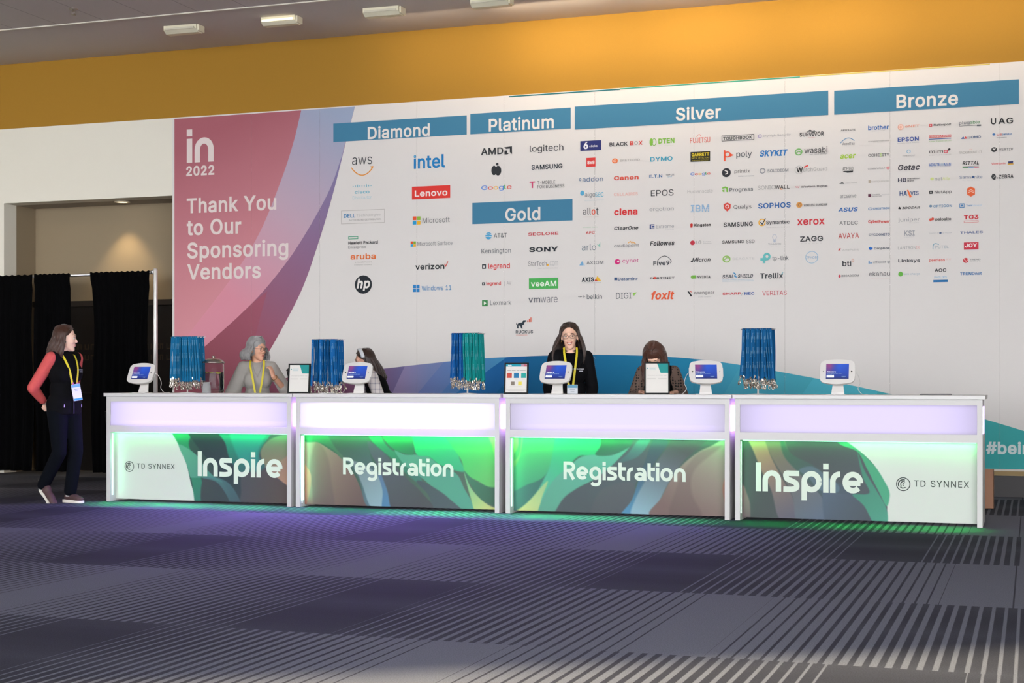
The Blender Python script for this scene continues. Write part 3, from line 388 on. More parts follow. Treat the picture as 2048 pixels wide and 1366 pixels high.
def glyph(ch, bold, res):
    """fill one letter: flatten its outlines, push them outward by `bold`, triangulate, keep what lies inside"""
    key = (ch, bold, res)
    if key in _gcache: return _gcache[key]
    adv, sps = GLYPHS.get(ch, GLYPHS['.'])
    loops = []
    for sp in sps:
        n = len(sp) // 6
        pts = []
        for i in range(n):
            p, q = sp[i * 6:i * 6 + 6], sp[(i + 1) % n * 6:(i + 1) % n * 6 + 6]
            a = np.array(p[:2], float); d = np.array(q[:2], float)
            b = a + p[4:6]; c = d + q[2:4]
            ln = np.hypot(*(d - a))
            cr = lambda u, v: u[0] * v[1] - u[1] * v[0]
            straight = (abs(cr(b - a, d - a)) + abs(cr(c - a, d - a))) / (ln + 1e-6) < 1.5
            k = 1 if straight else res
            for j in range(k):
                t = j / k
                w = a * (1 - t) ** 3 + 3 * b * t * (1 - t) ** 2 + 3 * c * t * t * (1 - t) + d * t ** 3
                if not pts or np.hypot(*(w - pts[-1])) > 2.2: pts.append(w)
        if np.hypot(*(pts[0] - pts[-1])) <= 2.2: pts.pop()
        P = np.array(pts) / 500
        if bold:
            e0 = P - np.roll(P, 1, 0); e1 = np.roll(P, -1, 0) - P
            e0 /= np.hypot(e0[:, 0], e0[:, 1])[:, None]; e1 /= np.hypot(e1[:, 0], e1[:, 1])[:, None]
            n0 = np.stack([-e0[:, 1], e0[:, 0]], 1); n1 = np.stack([-e1[:, 1], e1[:, 0]], 1)
            nn = n0 + n1
            nn /= np.maximum(np.hypot(nn[:, 0], nn[:, 1]), .3)[:, None]
            c = np.maximum((nn * n0).sum(1), .55)
            P = P + nn * (bold / c)[:, None]
        loops.append(P)
    vs, ed = [], []
    for P in loops:
        b0 = len(vs)
        vs += [Vector((x, y)) for x, y in P]
        ed += [(b0 + i, b0 + (i + 1) % len(P)) for i in range(len(P))]
    ov, oe, of, _, _, _ = delaunay_2d_cdt(vs, ed, [], 0, 1e-6)
    V = np.array([(v.x, v.y) for v in ov])
    fs = []
    for f in of:
        cx, cy = V[list(f)].mean(0)
        wn = 0
        for P in loops:
            Q = np.roll(P, -1, 0)
            sd = (Q[:, 0] - P[:, 0]) * (cy - P[:, 1]) - (cx - P[:, 0]) * (Q[:, 1] - P[:, 1])
            wn += int(((P[:, 1] <= cy) & (Q[:, 1] > cy) & (sd > 0)).sum()) - int(((P[:, 1] > cy) & (Q[:, 1] <= cy) & (sd < 0)).sum())
        if wn: fs.append(tuple(f))
    r = (adv / 500, [tuple(v) for v in V], fs)
    _gcache[key] = r
    return r
def text_mesh(s, bold=0.0, res=2, track=0.0, ital=0.0):
    key = (s, bold, res, track, ital)
    if key in _tcache: return _tcache[key]
    x, vs, fs = 0.0, [], []
    for ch in s:
        if ch == ' ':
            x += 0.23 + track
            continue
        adv, gv, gf = glyph(ch, bold, res)
        b = len(vs)
        vs += [(x + p[0] + ital * p[1], p[1]) for p in gv]
        fs += [tuple(b + i for i in f) for f in gf]
        x += adv + track + bold * 1.2
    us = set(i for f in fs for i in f)
    xs = [vs[i][0] for i in us] or [0]; ys = [vs[i][1] for i in us] or [0]
    r = (vs, fs, (min(xs), min(ys), max(xs), max(ys)))
    _tcache[key] = r
    return r

class Print:
    """flat printing collected into one mesh: shapes in X,Z on the plane y"""
    def __init__(self, y): self.v, self.f, self.m, self.mats, self.y = [], [], [], [], y
    def mi(self, m):
        if m not in self.mats: self.mats.append(m)
        return self.mats.index(m)
    def add(self, vs, fs, m, lay=0):
        k, b = self.mi(m), len(self.v)
        self.v += [(p[0], self.y - lay * 0.0006, p[1]) for p in vs]
        for f in fs:
            self.f.append(tuple(b + i for i in f)); self.m.append(k)
    def poly(self, pts, m, lay=0):
        pts = [tuple(p)[:2] for p in pts]
        tr = tessellate_polygon([[Vector((p[0], p[1], 0)) for p in pts]])
        self.add(pts, tr, m, lay)
    def rect(self, x0, z0, x1, z1, m, lay=0): self.add([(x0, z0), (x1, z0), (x1, z1), (x0, z1)], [(0, 1, 2, 3)], m, lay)
    def ell(self, cx, cz, rx, rz, m, lay=0, n=20):
        self.add([(cx + rx * math.cos(2 * math.pi * i / n), cz + rz * math.sin(2 * math.pi * i / n)) for i in range(n)], [tuple(range(n))], m, lay)
    def stroke(self, pts, w, m, lay=0, closed=False):
        P = [Vector(tuple(p)[:2]) for p in pts]
        n = len(P)
        vs, fs, ys = [], [], []
        for i in range(n):
            a = P[(i - 1) % n] if closed or i else P[0] * 2 - P[1]
            b = P[(i + 1) % n] if closed or i < n - 1 else P[-1] * 2 - P[-2]
            d1 = (P[i] - a); d2 = (b - P[i])
            if d1.length < 1e-9: d1 = d2
            if d2.length < 1e-9: d2 = d1
            d1 = d1.normalized(); d2 = d2.normalized()
            t = (d1 + d2)
            t = t.normalized() if t.length > 1e-6 else d1
            nn = Vector((-t.y, t.x))
            c = max(0.5, nn.dot(Vector((-d1.y, d1.x))))
            o = nn * (w / 2 / c)
            vs += [tuple(P[i] + o), tuple(P[i] - o)]
            ys += [self.y - (lay + i * .03) * .0006] * 2
        for i in range(n if closed else n - 1):
            j = (i + 1) % n
            fs.append((2 * i, 2 * i + 1, 2 * j + 1, 2 * j))
        b0 = len(self.v)
        self.add(vs, fs, m, lay)
        for i, y_ in enumerate(ys): self.v[b0 + i] = (self.v[b0 + i][0], y_, self.v[b0 + i][2])
    def ring(self, cx, cz, rx, rz, w, m, lay=0, a0=0, a1=360, n=24):
        full = abs(a1 - a0) >= 360
        k = n if full else n + 1
        self.stroke([(cx + rx * math.cos(math.radians(a0 + (a1 - a0) * i / n)), cz + rz * math.sin(math.radians(a0 + (a1 - a0) * i / n))) for i in range(k)], w, m, lay, full)
    def fit(self, s, x0, z0, x1, z1, m, lay=0, **kw):
        vs, fs, bb = text_mesh(s, **kw)
        w, h = max(1e-6, bb[2] - bb[0]), max(1e-6, bb[3] - bb[1])
        self.add([(x0 + (p[0] - bb[0]) / w * (x1 - x0), z0 + (p[1] - bb[1]) / h * (z1 - z0)) for p in vs], fs, m, lay)
    def text(self, s, x, z, size, m, lay=0, align=0.0, **kw):
        vs, fs, bb = text_mesh(s, **kw)
        ox = x - (bb[0] + (bb[2] - bb[0]) * align) * size
        self.add([(ox + p[0] * size, z + p[1] * size) for p in vs], fs, m, lay)
    def build(self, name, parent=None, M=None):
        me = bpy.data.meshes.new(name)
        vs = self.v
        if M is not None: vs = [tuple(M @ Vector(v)) for v in vs]
        me.from_pydata(vs, [], self.f)
        for m in self.mats: me.materials.append(m)
        me.polygons.foreach_set('material_index', self.m)
        me.update()
        bm = bmesh.new(); bm.from_mesh(me)
        # printing faces the hall
        for f in bm.faces:
            if f.normal.y > 0: f.normal_flip()
        bm.to_mesh(me); bm.free()
        return link(name, me, parent)

# rounded monoline capitals of the event name; x-height 1
SW = 0.25
def _arc(cx, cy, rx, ry, a0, a1, n=12):
    return [(cx + rx * math.cos(math.radians(a0 + (a1 - a0) * i / n)), cy + ry * math.sin(math.radians(a0 + (a1 - a0) * i / n))) for i in range(n + 1)]
def mono(ch):
    a = SW / 2
    if ch == 'I': return SW + .0, [[(a, 0), (a, 1.36)]]
    if ch == 'i': return SW, [[(a, 0), (a, .98)], [(a, 1.08), (a, 1.36)]]
    if ch == 'n': return .86, [[(a, 0)] + _arc(.43, .52, .43 - a, .48 - a, 180, 0) + [(.86 - a, 0)]]
    if ch == 'r': return .5, [[(a, 0)] + _arc(.43, .52, .43 - a, .48 - a, 180, 85)]
    if ch == 'p': return .92, [[(a, -.38), (a, .5)], _arc(.46, .5, .46 - a, .5 - a, 0, 360, 24)]
    if ch == 'o': return .92, [_arc(.46, .5, .46 - a, .5 - a, 0, 360, 24)]
    if ch == 'e': return .92, [[(a, .47), (.92 - a, .47)], _arc(.46, .5, .46 - a, .5 - a, -3, 318, 22)]
    if ch == 's': return .8, [[tuple(p)[:2] for p in catmull([(x, y, 0) for x, y in [(.76, 1 - a), (.4, 1 - a), (.17, .86), (.2, .63), (.42, .52), (.62, .4), (.63, .2), (.42, a), (.04, a)]], 4)]]
    if ch == 'g': return .92, [_arc(.46, .5, .46 - a, .5 - a, 0, 360, 24), [(.92 - a, .5)] + _arc(.46, -.1, .46 - a, .3 - a * .3, 0, -150)]
    if ch == 't': return .55, [[(a, 1.32), (a, .45)] + _arc(.43, .43, .43 - a, .43 - a, 180, 280), [(a, 1 - a), (.55, 1 - a)]]
    if ch == 'a': return .88, [_arc(.42, .56, .46 - a, .44 - a, 130, 0, 8) + [(.88 - a, 0)], _arc(.4, .32, .4 - a, .32 - a, 0, 360, 20), ]
    if ch == 'R': return .9, [[(a, 0), (a, 1.34)], [(a, 1.34 - a), (.45, 1.34 - a)] + _arc(.45, .94, .45 - a, .4 - a, 90, -90, 12) + [(a, .54 + a)], [(.45, .6), (.78, 0)]]
def mono_text(pr, s, x, z, xh, m, lay=0, gap=.07, width=None):
    tot = sum(mono(c)[0] + gap for c in s) - gap
    sx = xh if width is None else width / tot
    for c in s:
        w, st = mono(c)
        for i, p in enumerate(st):
            pr.stroke([(x + q[0] * sx, z + q[1] * xh) for q in p], SW * (sx + xh) / 2, m, lay + .4 * i)
        x += (w + gap) * sx

# ------------------------------------------------------------------ painted artwork: colours stored on a fine grid of a real panel
def inside_dist(X, Y, P):
    P = np.asarray(P, float)
    ins = np.zeros(X.shape, bool)
    dist = np.full(X.shape, 1e9)
    for i in range(len(P)):
        x0, y0 = P[i - 1]; x1, y1 = P[i]
        c = ((y0 > Y) != (y1 > Y)) & (X < (x1 - x0) * (Y - y0) / ((y1 - y0) if abs(y1 - y0) > 1e-12 else 1e-12) + x0)
        ins ^= c
        dx, dy = x1 - x0, y1 - y0
        t = np.clip(((X - x0) * dx + (Y - y0) * dy) / (dx * dx + dy * dy + 1e-12), 0, 1)
        dist = np.minimum(dist, np.hypot(X - x0 - t * dx, Y - y0 - t * dy))
    return np.where(ins, dist, -dist)
def paint_panel(name, x0, x1, z0, z1, y, base, shapes, parent, nx=300, nz=100, M=None, rough=0.55, emit=0.0):
    """shapes: (points, c0, c1, p0, p1, soft, opacity) in panel coordinates u 0..1 left-right, v 0..1 top-bottom"""
    U, V = np.meshgrid(np.linspace(0, 1, nx + 1), np.linspace(0, 1, nz + 1))
    asp = (x1 - x0) / (z1 - z0)
    XX = U * asp
    def gradc(c0, c1, p0, p1):
        d = np.array([(p1[0] - p0[0]) * asp, p1[1] - p0[1]])
        t = np.clip(((XX - p0[0] * asp) * d[0] + (V - p0[1]) * d[1]) / (d @ d + 1e-9), 0, 1)[..., None]
        a, b = np.array(hexrgb(c0), float), np.array(hexrgb(c1), float)
        return a * (1 - t) + b * t
    C = gradc(*base)
    for sh in shapes:
        pts, c0, c1, p0, p1 = sh[:5]
        soft = sh[5] if len(sh) > 5 else 0.004
        op = sh[6] if len(sh) > 6 else 1.0
        P = [(p[0] * asp, p[1]) for p in catmull([(q[0], q[1], 0) for q in pts], 6, True)] if not isinstance(pts, str) else None
        d = inside_dist(XX, V, P)
        a = (np.clip(d / soft * .5 + .5, 0, 1) * op)[..., None]
        C = C * (1 - a) + gradc(c0, c1, p0, p1) * a
    C = C / 255.0
    Ln = np.where(C <= .04045, C / 12.92, ((C + .055) / 1.055) ** 2.4)
    me = bpy.data.meshes.new(name)
    vs = [(x0 + (x1 - x0) * u, y, z1 - (z1 - z0) * v) for v in np.linspace(0, 1, nz + 1) for u in np.linspace(0, 1, nx + 1)]
    n1 = nx + 1
    fs = [(j * n1 + i, (j + 1) * n1 + i, (j + 1) * n1 + i + 1, j * n1 + i + 1) for j in range(nz) for i in range(nx)]
    # thickness: a plain back board of the same panel
    b = len(vs)
    t = 0.012
    vs += [(x0, y, z0), (x1, y, z0), (x1, y, z1), (x0, y, z1), (x0, y + t, z0), (x1, y + t, z0), (x1, y + t, z1), (x0, y + t, z1)]
    fs += [(b + 4, b + 7, b + 6, b + 5), (b, b + 4, b + 5, b + 1), (b + 1, b + 5, b + 6, b + 2), (b + 2, b + 6, b + 7, b + 3), (b + 3, b + 7, b + 4, b)]
    if M is not None: vs = [tuple(M @ Vector(v)) for v in vs]
    me.from_pydata(vs, [], fs)
    ca = me.color_attributes.new('print', 'FLOAT_COLOR', 'POINT')
    arr = np.ones((len(vs), 4), np.float32)
    arr[:b, :3] = Ln.reshape(-1, 3) * (1 if emit else .74)
    arr[b:, :3] = 0.6
    ca.data.foreach_set('color', arr.ravel())
    key = 'printed_artwork' if not emit else 'lit_artwork'
    if key not in _mats:
        m = mat(key, 'ffffff', rough)
        at = m.node_tree.nodes.new('ShaderNodeVertexColor')
        at.layer_name = 'print'
        bs = m.node_tree.nodes['Principled BSDF']
        if emit:
            bs.inputs['Base Color'].default_value = (.01, .01, .01, 1)
            m.node_tree.links.new(at.outputs[0], bs.inputs['Emission Color'])
            bs.inputs['Emission Strength'].default_value = emit
        else:
            m.node_tree.links.new(at.outputs[0], bs.inputs['Base Color'])
    me.update()
    return link(name, me, parent, _mats[key])

# ================================================================== THE SETTING
WY = 3.5            # face of the back wall
CEIL = 5.28
WT = 4.445          # top of the white part
RX0, RX1, RZ, RY = -3.946, -1.427, 3.485, 4.15   # recess opening

def carpet_mat():
    m = bpy.data.materials.new('carpet')
    m.use_nodes = True
    nt = m.node_tree
    b = nt.nodes['Principled BSDF']
    b.inputs['Roughness'].default_value = 0.95
    b.inputs['Specular IOR Level'].default_value = 0.1
    N, K = nt.nodes.new, nt.links.new
    def M(op, a, b_=None, c=None, clamp=False):
        n = N('ShaderNodeMath'); n.operation = op; n.use_clamp = clamp
        for i, v in enumerate((a, b_, c)):
            if v is None: continue
            if isinstance(v, (int, float)): n.inputs[i].default_value = v
            else: K(v, n.inputs[i])
        return n.outputs[0]
    tc = N('ShaderNodeTexCoord')
    sp = N('ShaderNodeSeparateXYZ'); K(tc.outputs['Object'], sp.inputs[0])
    x, y = sp.outputs[0], sp.outputs[1]
    yy = M('DIVIDE', M('ADD', y, 0.66), 1.89)
    row = M('FLOOR', yy)
    fy = M('FRACT', yy)
    off = M('ADD', 4.6, M('MULTIPLY', M('SINE', M('MULTIPLY', row, math.pi / 2)), -1.2 * -1))
    off = M('SUBTRACT', 9.2, off)
    off = M('ADD', off, M('MULTIPLY', M('LESS_THAN', row, -3.5), 1.65))
    off = M('SUBTRACT', M('MULTIPLY', 1.0, off), 0.0)
    ph = M('FRACT', M('ADD', M('DIVIDE', M('SUBTRACT', x, off), 3.72), 100.5))
    d = M('MULTIPLY', M('ABSOLUTE', M('SUBTRACT', ph, 0.5)), 2.0)      # 0 light centre .. 1 dark centre
    sx = M('FRACT', M('ADD', M('DIVIDE', x, 0.062), 500.0))
    p = M('MULTIPLY', M('ABSOLUTE', M('SUBTRACT', sx, 0.5)), 2.0)
    w = M('ADD', M('MULTIPLY', M('DIVIDE', M('SUBTRACT', d, 0.09), 0.80), 0.75), 0.18)
    w = M('MULTIPLY', w, M('GREATER_THAN', d, 0.09))
    w = M('ADD', w, M('MULTIPLY', M('GREATER_THAN', d, 0.86), 1.0))
    dark = M('MULTIPLY', M('SUBTRACT', w, p), 9.0, clamp=True)
    # mottling
    mp = N('ShaderNodeMapping'); mp.inputs['Scale'].default_value = (0.35, 3.2, 1)
    K(tc.outputs['Object'], mp.inputs[0])
    nz = N('ShaderNodeTexNoise'); nz.inputs['Scale'].default_value = 1.2; nz.inputs['Detail'].default_value = 3
    K(mp.outputs[0], nz.inputs['Vector'])
    lobes = M('ABSOLUTE', M('SINE', M('MULTIPLY', fy, 2 * math.pi)))
    dk = M('ADD', M('MULTIPLY', M('SUBTRACT', 1.0, lobes), 0.55), M('MULTIPLY', nz.outputs['Fac'], 0.5))
    fine = N('ShaderNodeTexNoise'); fine.inputs['Scale'].default_value = 160; fine.inputs['Detail'].default_value = 2
    K(tc.outputs['Object'], fine.inputs['Vector'])
    c1 = N('ShaderNodeMix'); c1.data_type = 'RGBA'
    c1.inputs['A'].default_value = (0.030, 0.032, 0.042, 1); c1.inputs['B'].default_value = (0.056, 0.060, 0.076, 1)
    K(dk, c1.inputs['Factor'])
    c2 = N('ShaderNodeMix'); c2.data_type = 'RGBA'
    c2.inputs['A'].default_value = (0.150, 0.160, 0.192, 1)
    K(dark, c2.inputs['Factor']); K(c1.outputs['Result'], c2.inputs['B'])
    c3 = N('ShaderNodeMix'); c3.data_type = 'RGBA'; c3.blend_type = 'MULTIPLY'
    c3.inputs['Factor'].default_value = 1.0
    K(c2.outputs['Result'], c3.inputs['A'])
    rr = N('ShaderNodeValToRGB')
    rr.color_ramp.elements[0].position = 0.3; rr.color_ramp.elements[0].color = (0.62, 0.62, 0.62, 1)
    rr.color_ramp.elements[1].position = 0.7; rr.color_ramp.elements[1].color = (1, 1, 1, 1)
    K(fine.outputs['Fac'], rr.inputs[0]); K(rr.outputs[0], c3.inputs['B'])
    K(c3.outputs['Result'], b.inputs['Base Color'])
    bp = N('ShaderNodeBump'); bp.inputs['Strength'].default_value = 0.35; bp.inputs['Distance'].default_value = 0.004
    K(fine.outputs['Fac'], bp.inputs['Height']); K(bp.outputs[0], b.inputs['Normal'])
    return m

def ceil_mat():
    m = mat('ceiling_paint', 'cbc3bd', 0.85)
    nt = m.node_tree
    N, K = nt.nodes.new, nt.links.new
    tc = N('ShaderNodeTexCoord')
    sp = N('ShaderNodeSeparateXYZ'); K(tc.outputs['Object'], sp.inputs[0])
    def M(op, a, b_=None):
        n = N('ShaderNodeMath'); n.operation = op
        for i, v in enumerate((a, b_)):
            if v is None: continue
            if isinstance(v, (int, float)): n.inputs[i].default_value = v
            else: K(v, n.inputs[i])
        return n.outputs[0]
    def seam(s, per, o, wdt):
        return M('LESS_THAN', M('FRACT', M('ADD', M('DIVIDE', s, per), o)), wdt / per)
    g = M('MAXIMUM', seam(sp.outputs[0], 0.61, 50.2, 0.012), seam(sp.outputs[1], 1.22, 50.47, 0.012))
    g = M('MULTIPLY', g, M('LESS_THAN', sp.outputs[1], 1.86))
    mx = N('ShaderNodeMix'); mx.data_type = 'RGBA'
    mx.inputs['A'].default_value = L('cbc3bd'); mx.inputs['B'].default_value = L('a59c96')
    K(g, mx.inputs['Factor'])
    K(mx.outputs['Result'], nt.nodes['Principled BSDF'].inputs['Base Color'])
    return m

# floor reaches from the glazed front to behind the recess
structure('floor', B(-9, 16, -34, 4.6, -0.2, 0), carpet_mat())
# ceiling: its unseen front edge is slanted to shape the sun patch
bm = bmesh.new()
ce = [(-9, 4.6), (16, 4.6), (16, -15.0), (-9, -30.0)]
a = [bm.verts.new((x, y, CEIL)) for x, y in ce]
b_ = [bm.verts.new((x, y, CEIL + 0.35)) for x, y in ce]
bm.faces.new(a); bm.faces.new(b_[::-1])
for i in range(4): bm.faces.new((a[i], a[(i + 1) % 4], b_[(i + 1) % 4], b_[i]))
bmesh.ops.recalc_face_normals(bm, faces=bm.faces[:])
structure('ceiling', bm, ceil_mat())
structure('trim_1', B(-9, 16, 1.885, 1.915, CEIL - 0.012, CEIL), mat('trim_paint', 'd8d2c4', 0.6))

WHITE = mat('white_wall_paint', 'e6e2d4', 0.85, noise=0.015, nscale=3)
YEL = mat('yellow_wall_paint', 'a5791f', 0.8, noise=0.03, nscale=60)
BASE = mat('baseboard_grey', '4c4a4b', 0.7)
bm = bmesh.new()
box(bm, -9, RX0, WY, WY + .25, 0, WT)
box(bm, RX0, RX1, WY, WY + .25, RZ, WT)
box(bm, RX1, 16, WY, WY + .25, 0, WT)
structure('wall_back', bm, WHITE)
structure('wall_back_upper', B(-9, 16, WY + .005, WY + .25, WT, CEIL), YEL)
RW = mat('recess_paint', '93836a', 0.85)
bm = bmesh.new()
box(bm, RX0 - .2, RX1 + .2, RY, RY + .1, 0, RZ + .2)
box(bm, RX0 - .1, RX0, WY + .25, RY, 0, RZ + .2)
box(bm, RX1, RX1 + .1, WY + .25, RY, 0, RZ + .2)
structure('wall_recess', bm, RW)
structure('ceiling_recess', B(RX0 - .1, RX1 + .1, WY + .25, RY + .1, RZ, RZ + .1), mat('recess_soffit', 'a59c8e', 0.85))
structure('wall_left', B(-9.2, -9, -30, 4.6, 0, CEIL), mat('side_wall_paint', 'b5b0a6', 0.85))
structure('light_block_right', B(14, 14.2, -9, 4.6, 0, CEIL), _mats['side_wall_paint'])  # unseen wall, added to hold back side light on the right
structure('baseboard_back', B(RX1, 16, WY - .02, WY, 0, .215), BASE)
structure('trim_2', B(RX1, 16, WY - .024, WY, .217, .262), mat('tan_trim', '9c8355', 0.6))

# dark double doors in the recess, with two rows of dim lettering-like etching
DOORM = mat('dark_door', '1c1613', 0.5)
ETCH = mat('door_etching', '4a3b2c', 0.5)
for i, (x0, x1) in enumerate(((RX0 + .02, -2.70), (-2.69, RX1 - .02))):
    d = structure('door_%d' % (i + 1), B(x0, x1, RY - .05, RY - .005, .01, 2.17, bev=.006), DOORM)
    bar = bmesh.new()
    tube(bar, [(x0 + .1, RY - .06, 1.0), (x0 + .1, RY - .10, 1.02), (x1 - .1, RY - .10, 1.02), (x1 - .1, RY - .06, 1.0)], .014)
    obj('push_bar', bar, mat('dark_steel', '2a2725', .4, .8), d)
    e = bmesh.new()
    xs = x0 + .12
    k = 0
    while xs < x1 - .12:
        for z in (1.60, 1.46):
            w = .045 + .02 * ((k * 7) % 3)
            hh = .07
            box(e, xs, xs + .012, RY - .053, RY - .05, z, z + hh)
            box(e, xs + w - .012, xs + w, RY - .053, RY - .05, z, z + hh)
            if k % 3 != 1: box(e, xs, xs + w, RY - .053, RY - .05, z + hh - .014, z + hh)
            if k % 2: box(e, xs, xs + w, RY - .053, RY - .05, z, z + .014)
        xs += .095; k += 1
    obj('etched_band', e, ETCH, d)
structure('trim_3', B(RX0, RX1, RY - .07, RY, 2.17, 2.24), mat('door_head', '2b2420', .6))

# recessed lamp in the alcove soffit
rl = thing('recessed_downlight', (-2.40, 3.85, RZ), 0, 'small round downlight in the soffit of the alcove above the black curtains', 'ceiling light')
bm = bmesh.new(); lathe(bm, [(.10, 0), (.10, -.008), (.075, -.01), (.07, .0)])
obj('trim_ring', bm, mat('light_ring', 'd8cdb8', .4), rl)
bm = bmesh.new(); lathe(bm, [(0, -.004), (.07, -.004)])
obj('lamp', bm, mat('alcove_lamp_glow', 'ffffff', emit=(1, .78, .5), strength=2.5), rl)
light('alcove_spot', 'SPOT', (-.10, .02, -.02), (0, 0, 0), 60, (1, .74, .42), parent=rl, spot_size=math.radians(82), spot_blend=.7, shadow_soft_size=.04)

# ceiling fixtures: long wall washers standing out from the ceiling
FIXM = mat('fixture_enamel', 'e2dcc2', .45)
nx_ = [-0.64, 0.62, 1.88, 3.14]
names = ['first from the left, at the dark end of the ceiling', 'second from the left, its lamp lit', 'third from the left, above the Diamond heading', 'fourth from the left, cut by the top of the picture']
for i, x in enumerate(nx_):
    t = thing('ceiling_fixture', (x, 2.46, CEIL), 0, 'white boxy ceiling light, ' + names[i], 'ceiling light', 'boxy lights along the ceiling')
    bm = bmesh.new()
    prof = [(-.10, 0), (-.10, -.05), (-.045, -.085), (.05, -.085), (.10, -.05), (.10, 0)]
    va = [bm.verts.new((-.21, p[0], p[1])) for p in prof]
    vb = [bm.verts.new((.21, p[0] * .9, p[1])) for p in prof]
    bm.faces.new(va); bm.faces.new(vb[::-1])
    for k in range(6): bm.faces.new((va[k], vb[k], vb[(k + 1) % 6], va[(k + 1) % 6]))
    bmesh.ops.recalc_face_normals(bm, faces=bm.faces[:])
    obj('housing', bm, FIXM, t)
    obj('end_cap', B(.21, .232, -.07, .07, -.075, 0, bev=.01), FIXM, t)
    bm = B(-.19, .19, -.112, -.1, -.052, -.03)
    obj('lens', bm, mat('fixture_lens_lit', 'fff2c8', .3, emit=(1, .9, .6), strength=1.3) if i == 1 else mat('fixture_lens', 'cfc9b4', .4), t)
# warm washers of the same row light the yellow wall (they carry on along the ceiling to the right)
for x, e in ((2.2, 3.5), (3.7, 10), (5.2, 11.5), (6.7, 9.5), (8.2, 6), (9.7, 2.5)):
    light('wall_washer_lamp', 'AREA', (x, 2.62, CEIL - .10), (math.radians(72), 0, 0), e * .8, (1, .80, .56), 1.35, .12, spread=math.radians(120))

light('left_wall_fill', 'AREA', (-4.0, -1.0, CEIL - .05), (math.radians(50), 0, 0), 14, (1, .88, .66), 1.5, .6, spread=math.radians(100))  # added warm fill that brightens the left wall, no fitting there
sp_ = thing('sprinkler_head', on_z(147, 18, CEIL), 0, 'small sprinkler head under the grey ceiling, left of the boxy lights', 'sprinkler')
bm = bmesh.new(); lathe(bm, [(.05, 0), (.05, -.006), (.02, -.012), (.012, -.03), (0, -.03)])
obj('escutcheon', bm, mat('sprinkler_metal', 'a59c8c', .4, .7), sp_)
bm = bmesh.new()
tube(bm, [(-.016, 0, -.03), (-.02, 0, -.05), (0, 0, -.065), (.02, 0, -.05), (.016, 0, -.03)], .004)
lathe(bm, [(0, -.066), (.028, -.064), (.028, -.068), (0, -.07)])
obj('deflector', bm, _mats['sprinkler_metal'], sp_)

# ================================================================== pipe and drape
DRAPE = mat('black_drape', '050506', 0.95, noise=.3, nscale=8, spec=.05)
CHROME = mat('brushed_aluminium', 'c9c9cc', .28, .9)
def curtain(x0, x1, y, ztop, label, folds, seed):
    r = random.Random(seed)
    bm = bmesh.new()
    nx, nz = int((x1 - x0) / .012), 26
    phs = [r.uniform(0, 6.28) for _ in range(3)]
    grid = []
    for j in range(nz + 1):
        t = j / nz
        z = ztop + .03 - (ztop + .03 - .05) * t
        row = []
        for i in range(nx + 1):
            u = i / nx
            x = x0 + (x1 - x0) * u
            amp = .012 + .045 * min(1, t * 2.2)
            f = math.sin(u * folds * 6.283 + phs[0] + .5 * math.sin(u * 9 + phs[1])) + .45 * math.sin(u * folds * 2.3 * 6.283 + phs[2] + t)
            edge = (.02 * math.sin(t * 7 + seed)) * (1 if u > .5 else -1) * abs(u - .5) * 2
            sleeve = .02 if z > ztop - .10 else 0
            row.append(bm.verts.new((x + edge - (u - .5) * .05 * min(1, t * 3), y + f * amp * .6 - sleeve - .012, z + (.006 * math.sin(u * folds * 12) if j == 0 else 0))))
        grid.append(row)
    for j in range(nz):
        for i in range(nx):
            bm.faces.new((grid[j][i], grid[j + 1][i], grid[j + 1][i + 1], grid[j][i + 1])).smooth = True
    o = obj('curtain', bm, DRAPE)
    sd = o.modifiers.new('thickness', 'SOLIDIFY'); sd.thickness = .004
    return tag(o, label, 'curtain', 'black drapes on the pipe rail')
DY = 3.28
curtain(-4.6, -3.33, DY, 2.50, 'black floor-length drape at the far left edge of the picture', 7, 3)
curtain(-3.31, -2.74, DY, 2.505, 'black drape left of the gap in the curtains, behind the standing woman', 4, 5)
curtain(-2.46, -1.62, DY, 2.51, 'black drape hanging alone between the gap and the upright pole', 6, 9)
bm = bmesh.new(); tube(bm, [(-4.8, DY, 2.50), (-1.56, DY, 2.52)], .019, 12)
tag(obj('drape_rail', bm, CHROME, None, True), 'silver horizontal pipe carrying the black drapes', 'curtain rail')
pl = thing('drape_upright', (-1.545, DY, 0), 0, 'tall silver upright pole at the right end of the black drapes', 'pole')
bm = bmesh.new(); lathe(bm, [(0, .01), (.028, .01), (.028, 2.0), (.026, 2.02), (.026, 2.55), (.02, 2.57), (0, 2.57)], seg=20)
obj('pole', bm, mat('pole_aluminium', 'e6e4e0', .3, .55), pl)
obj('base_plate', B(-.22, .22, -.22, .22, 0, .012, bev=.004), mat('dark_steel', '2a2725', .4, .8), pl)
bm = bmesh.new(); tube(bm, [(-.06, 0, 2.52), (-.02, 0, 2.535)], .024, 10)
obj('rail_hook', bm, CHROME, pl)

# stacking chair behind the left end of the counter, mostly hidden
ch = thing('stacking_chair', (-1.0, 2.05, 0), 0.1, 'black metal-framed chair half hidden behind the left end of the counter', 'chair')
CHM = mat('black_tube', '0d0d0f', .4, .5)
for sx in (-.24, .24):
    bm = bmesh.new()
    tube(bm, [(sx, .22, .44), (sx, .25, .03), (sx, .22, .012), (sx, -.22, .012), (sx, -.25, .03), (sx, -.20, .44)], .011)
    obj('leg', bm, CHM, ch)
obj('seat', B(-.24, .24, -.24, .24, .43, .475, bev=.015), mat('black_vinyl', '111113', .6), ch)
bm = bmesh.new()
tube(bm, [(-.23, -.23, .45), (-.23, -.30, .84), (.23, -.30, .84), (.23, -.23, .45)], .011)
obj('back_frame', bm, CHM, ch)
obj('backrest', B(-.21, .21, -.315, -.285, .58, .84, bev=.01), _mats['black_vinyl'], ch)

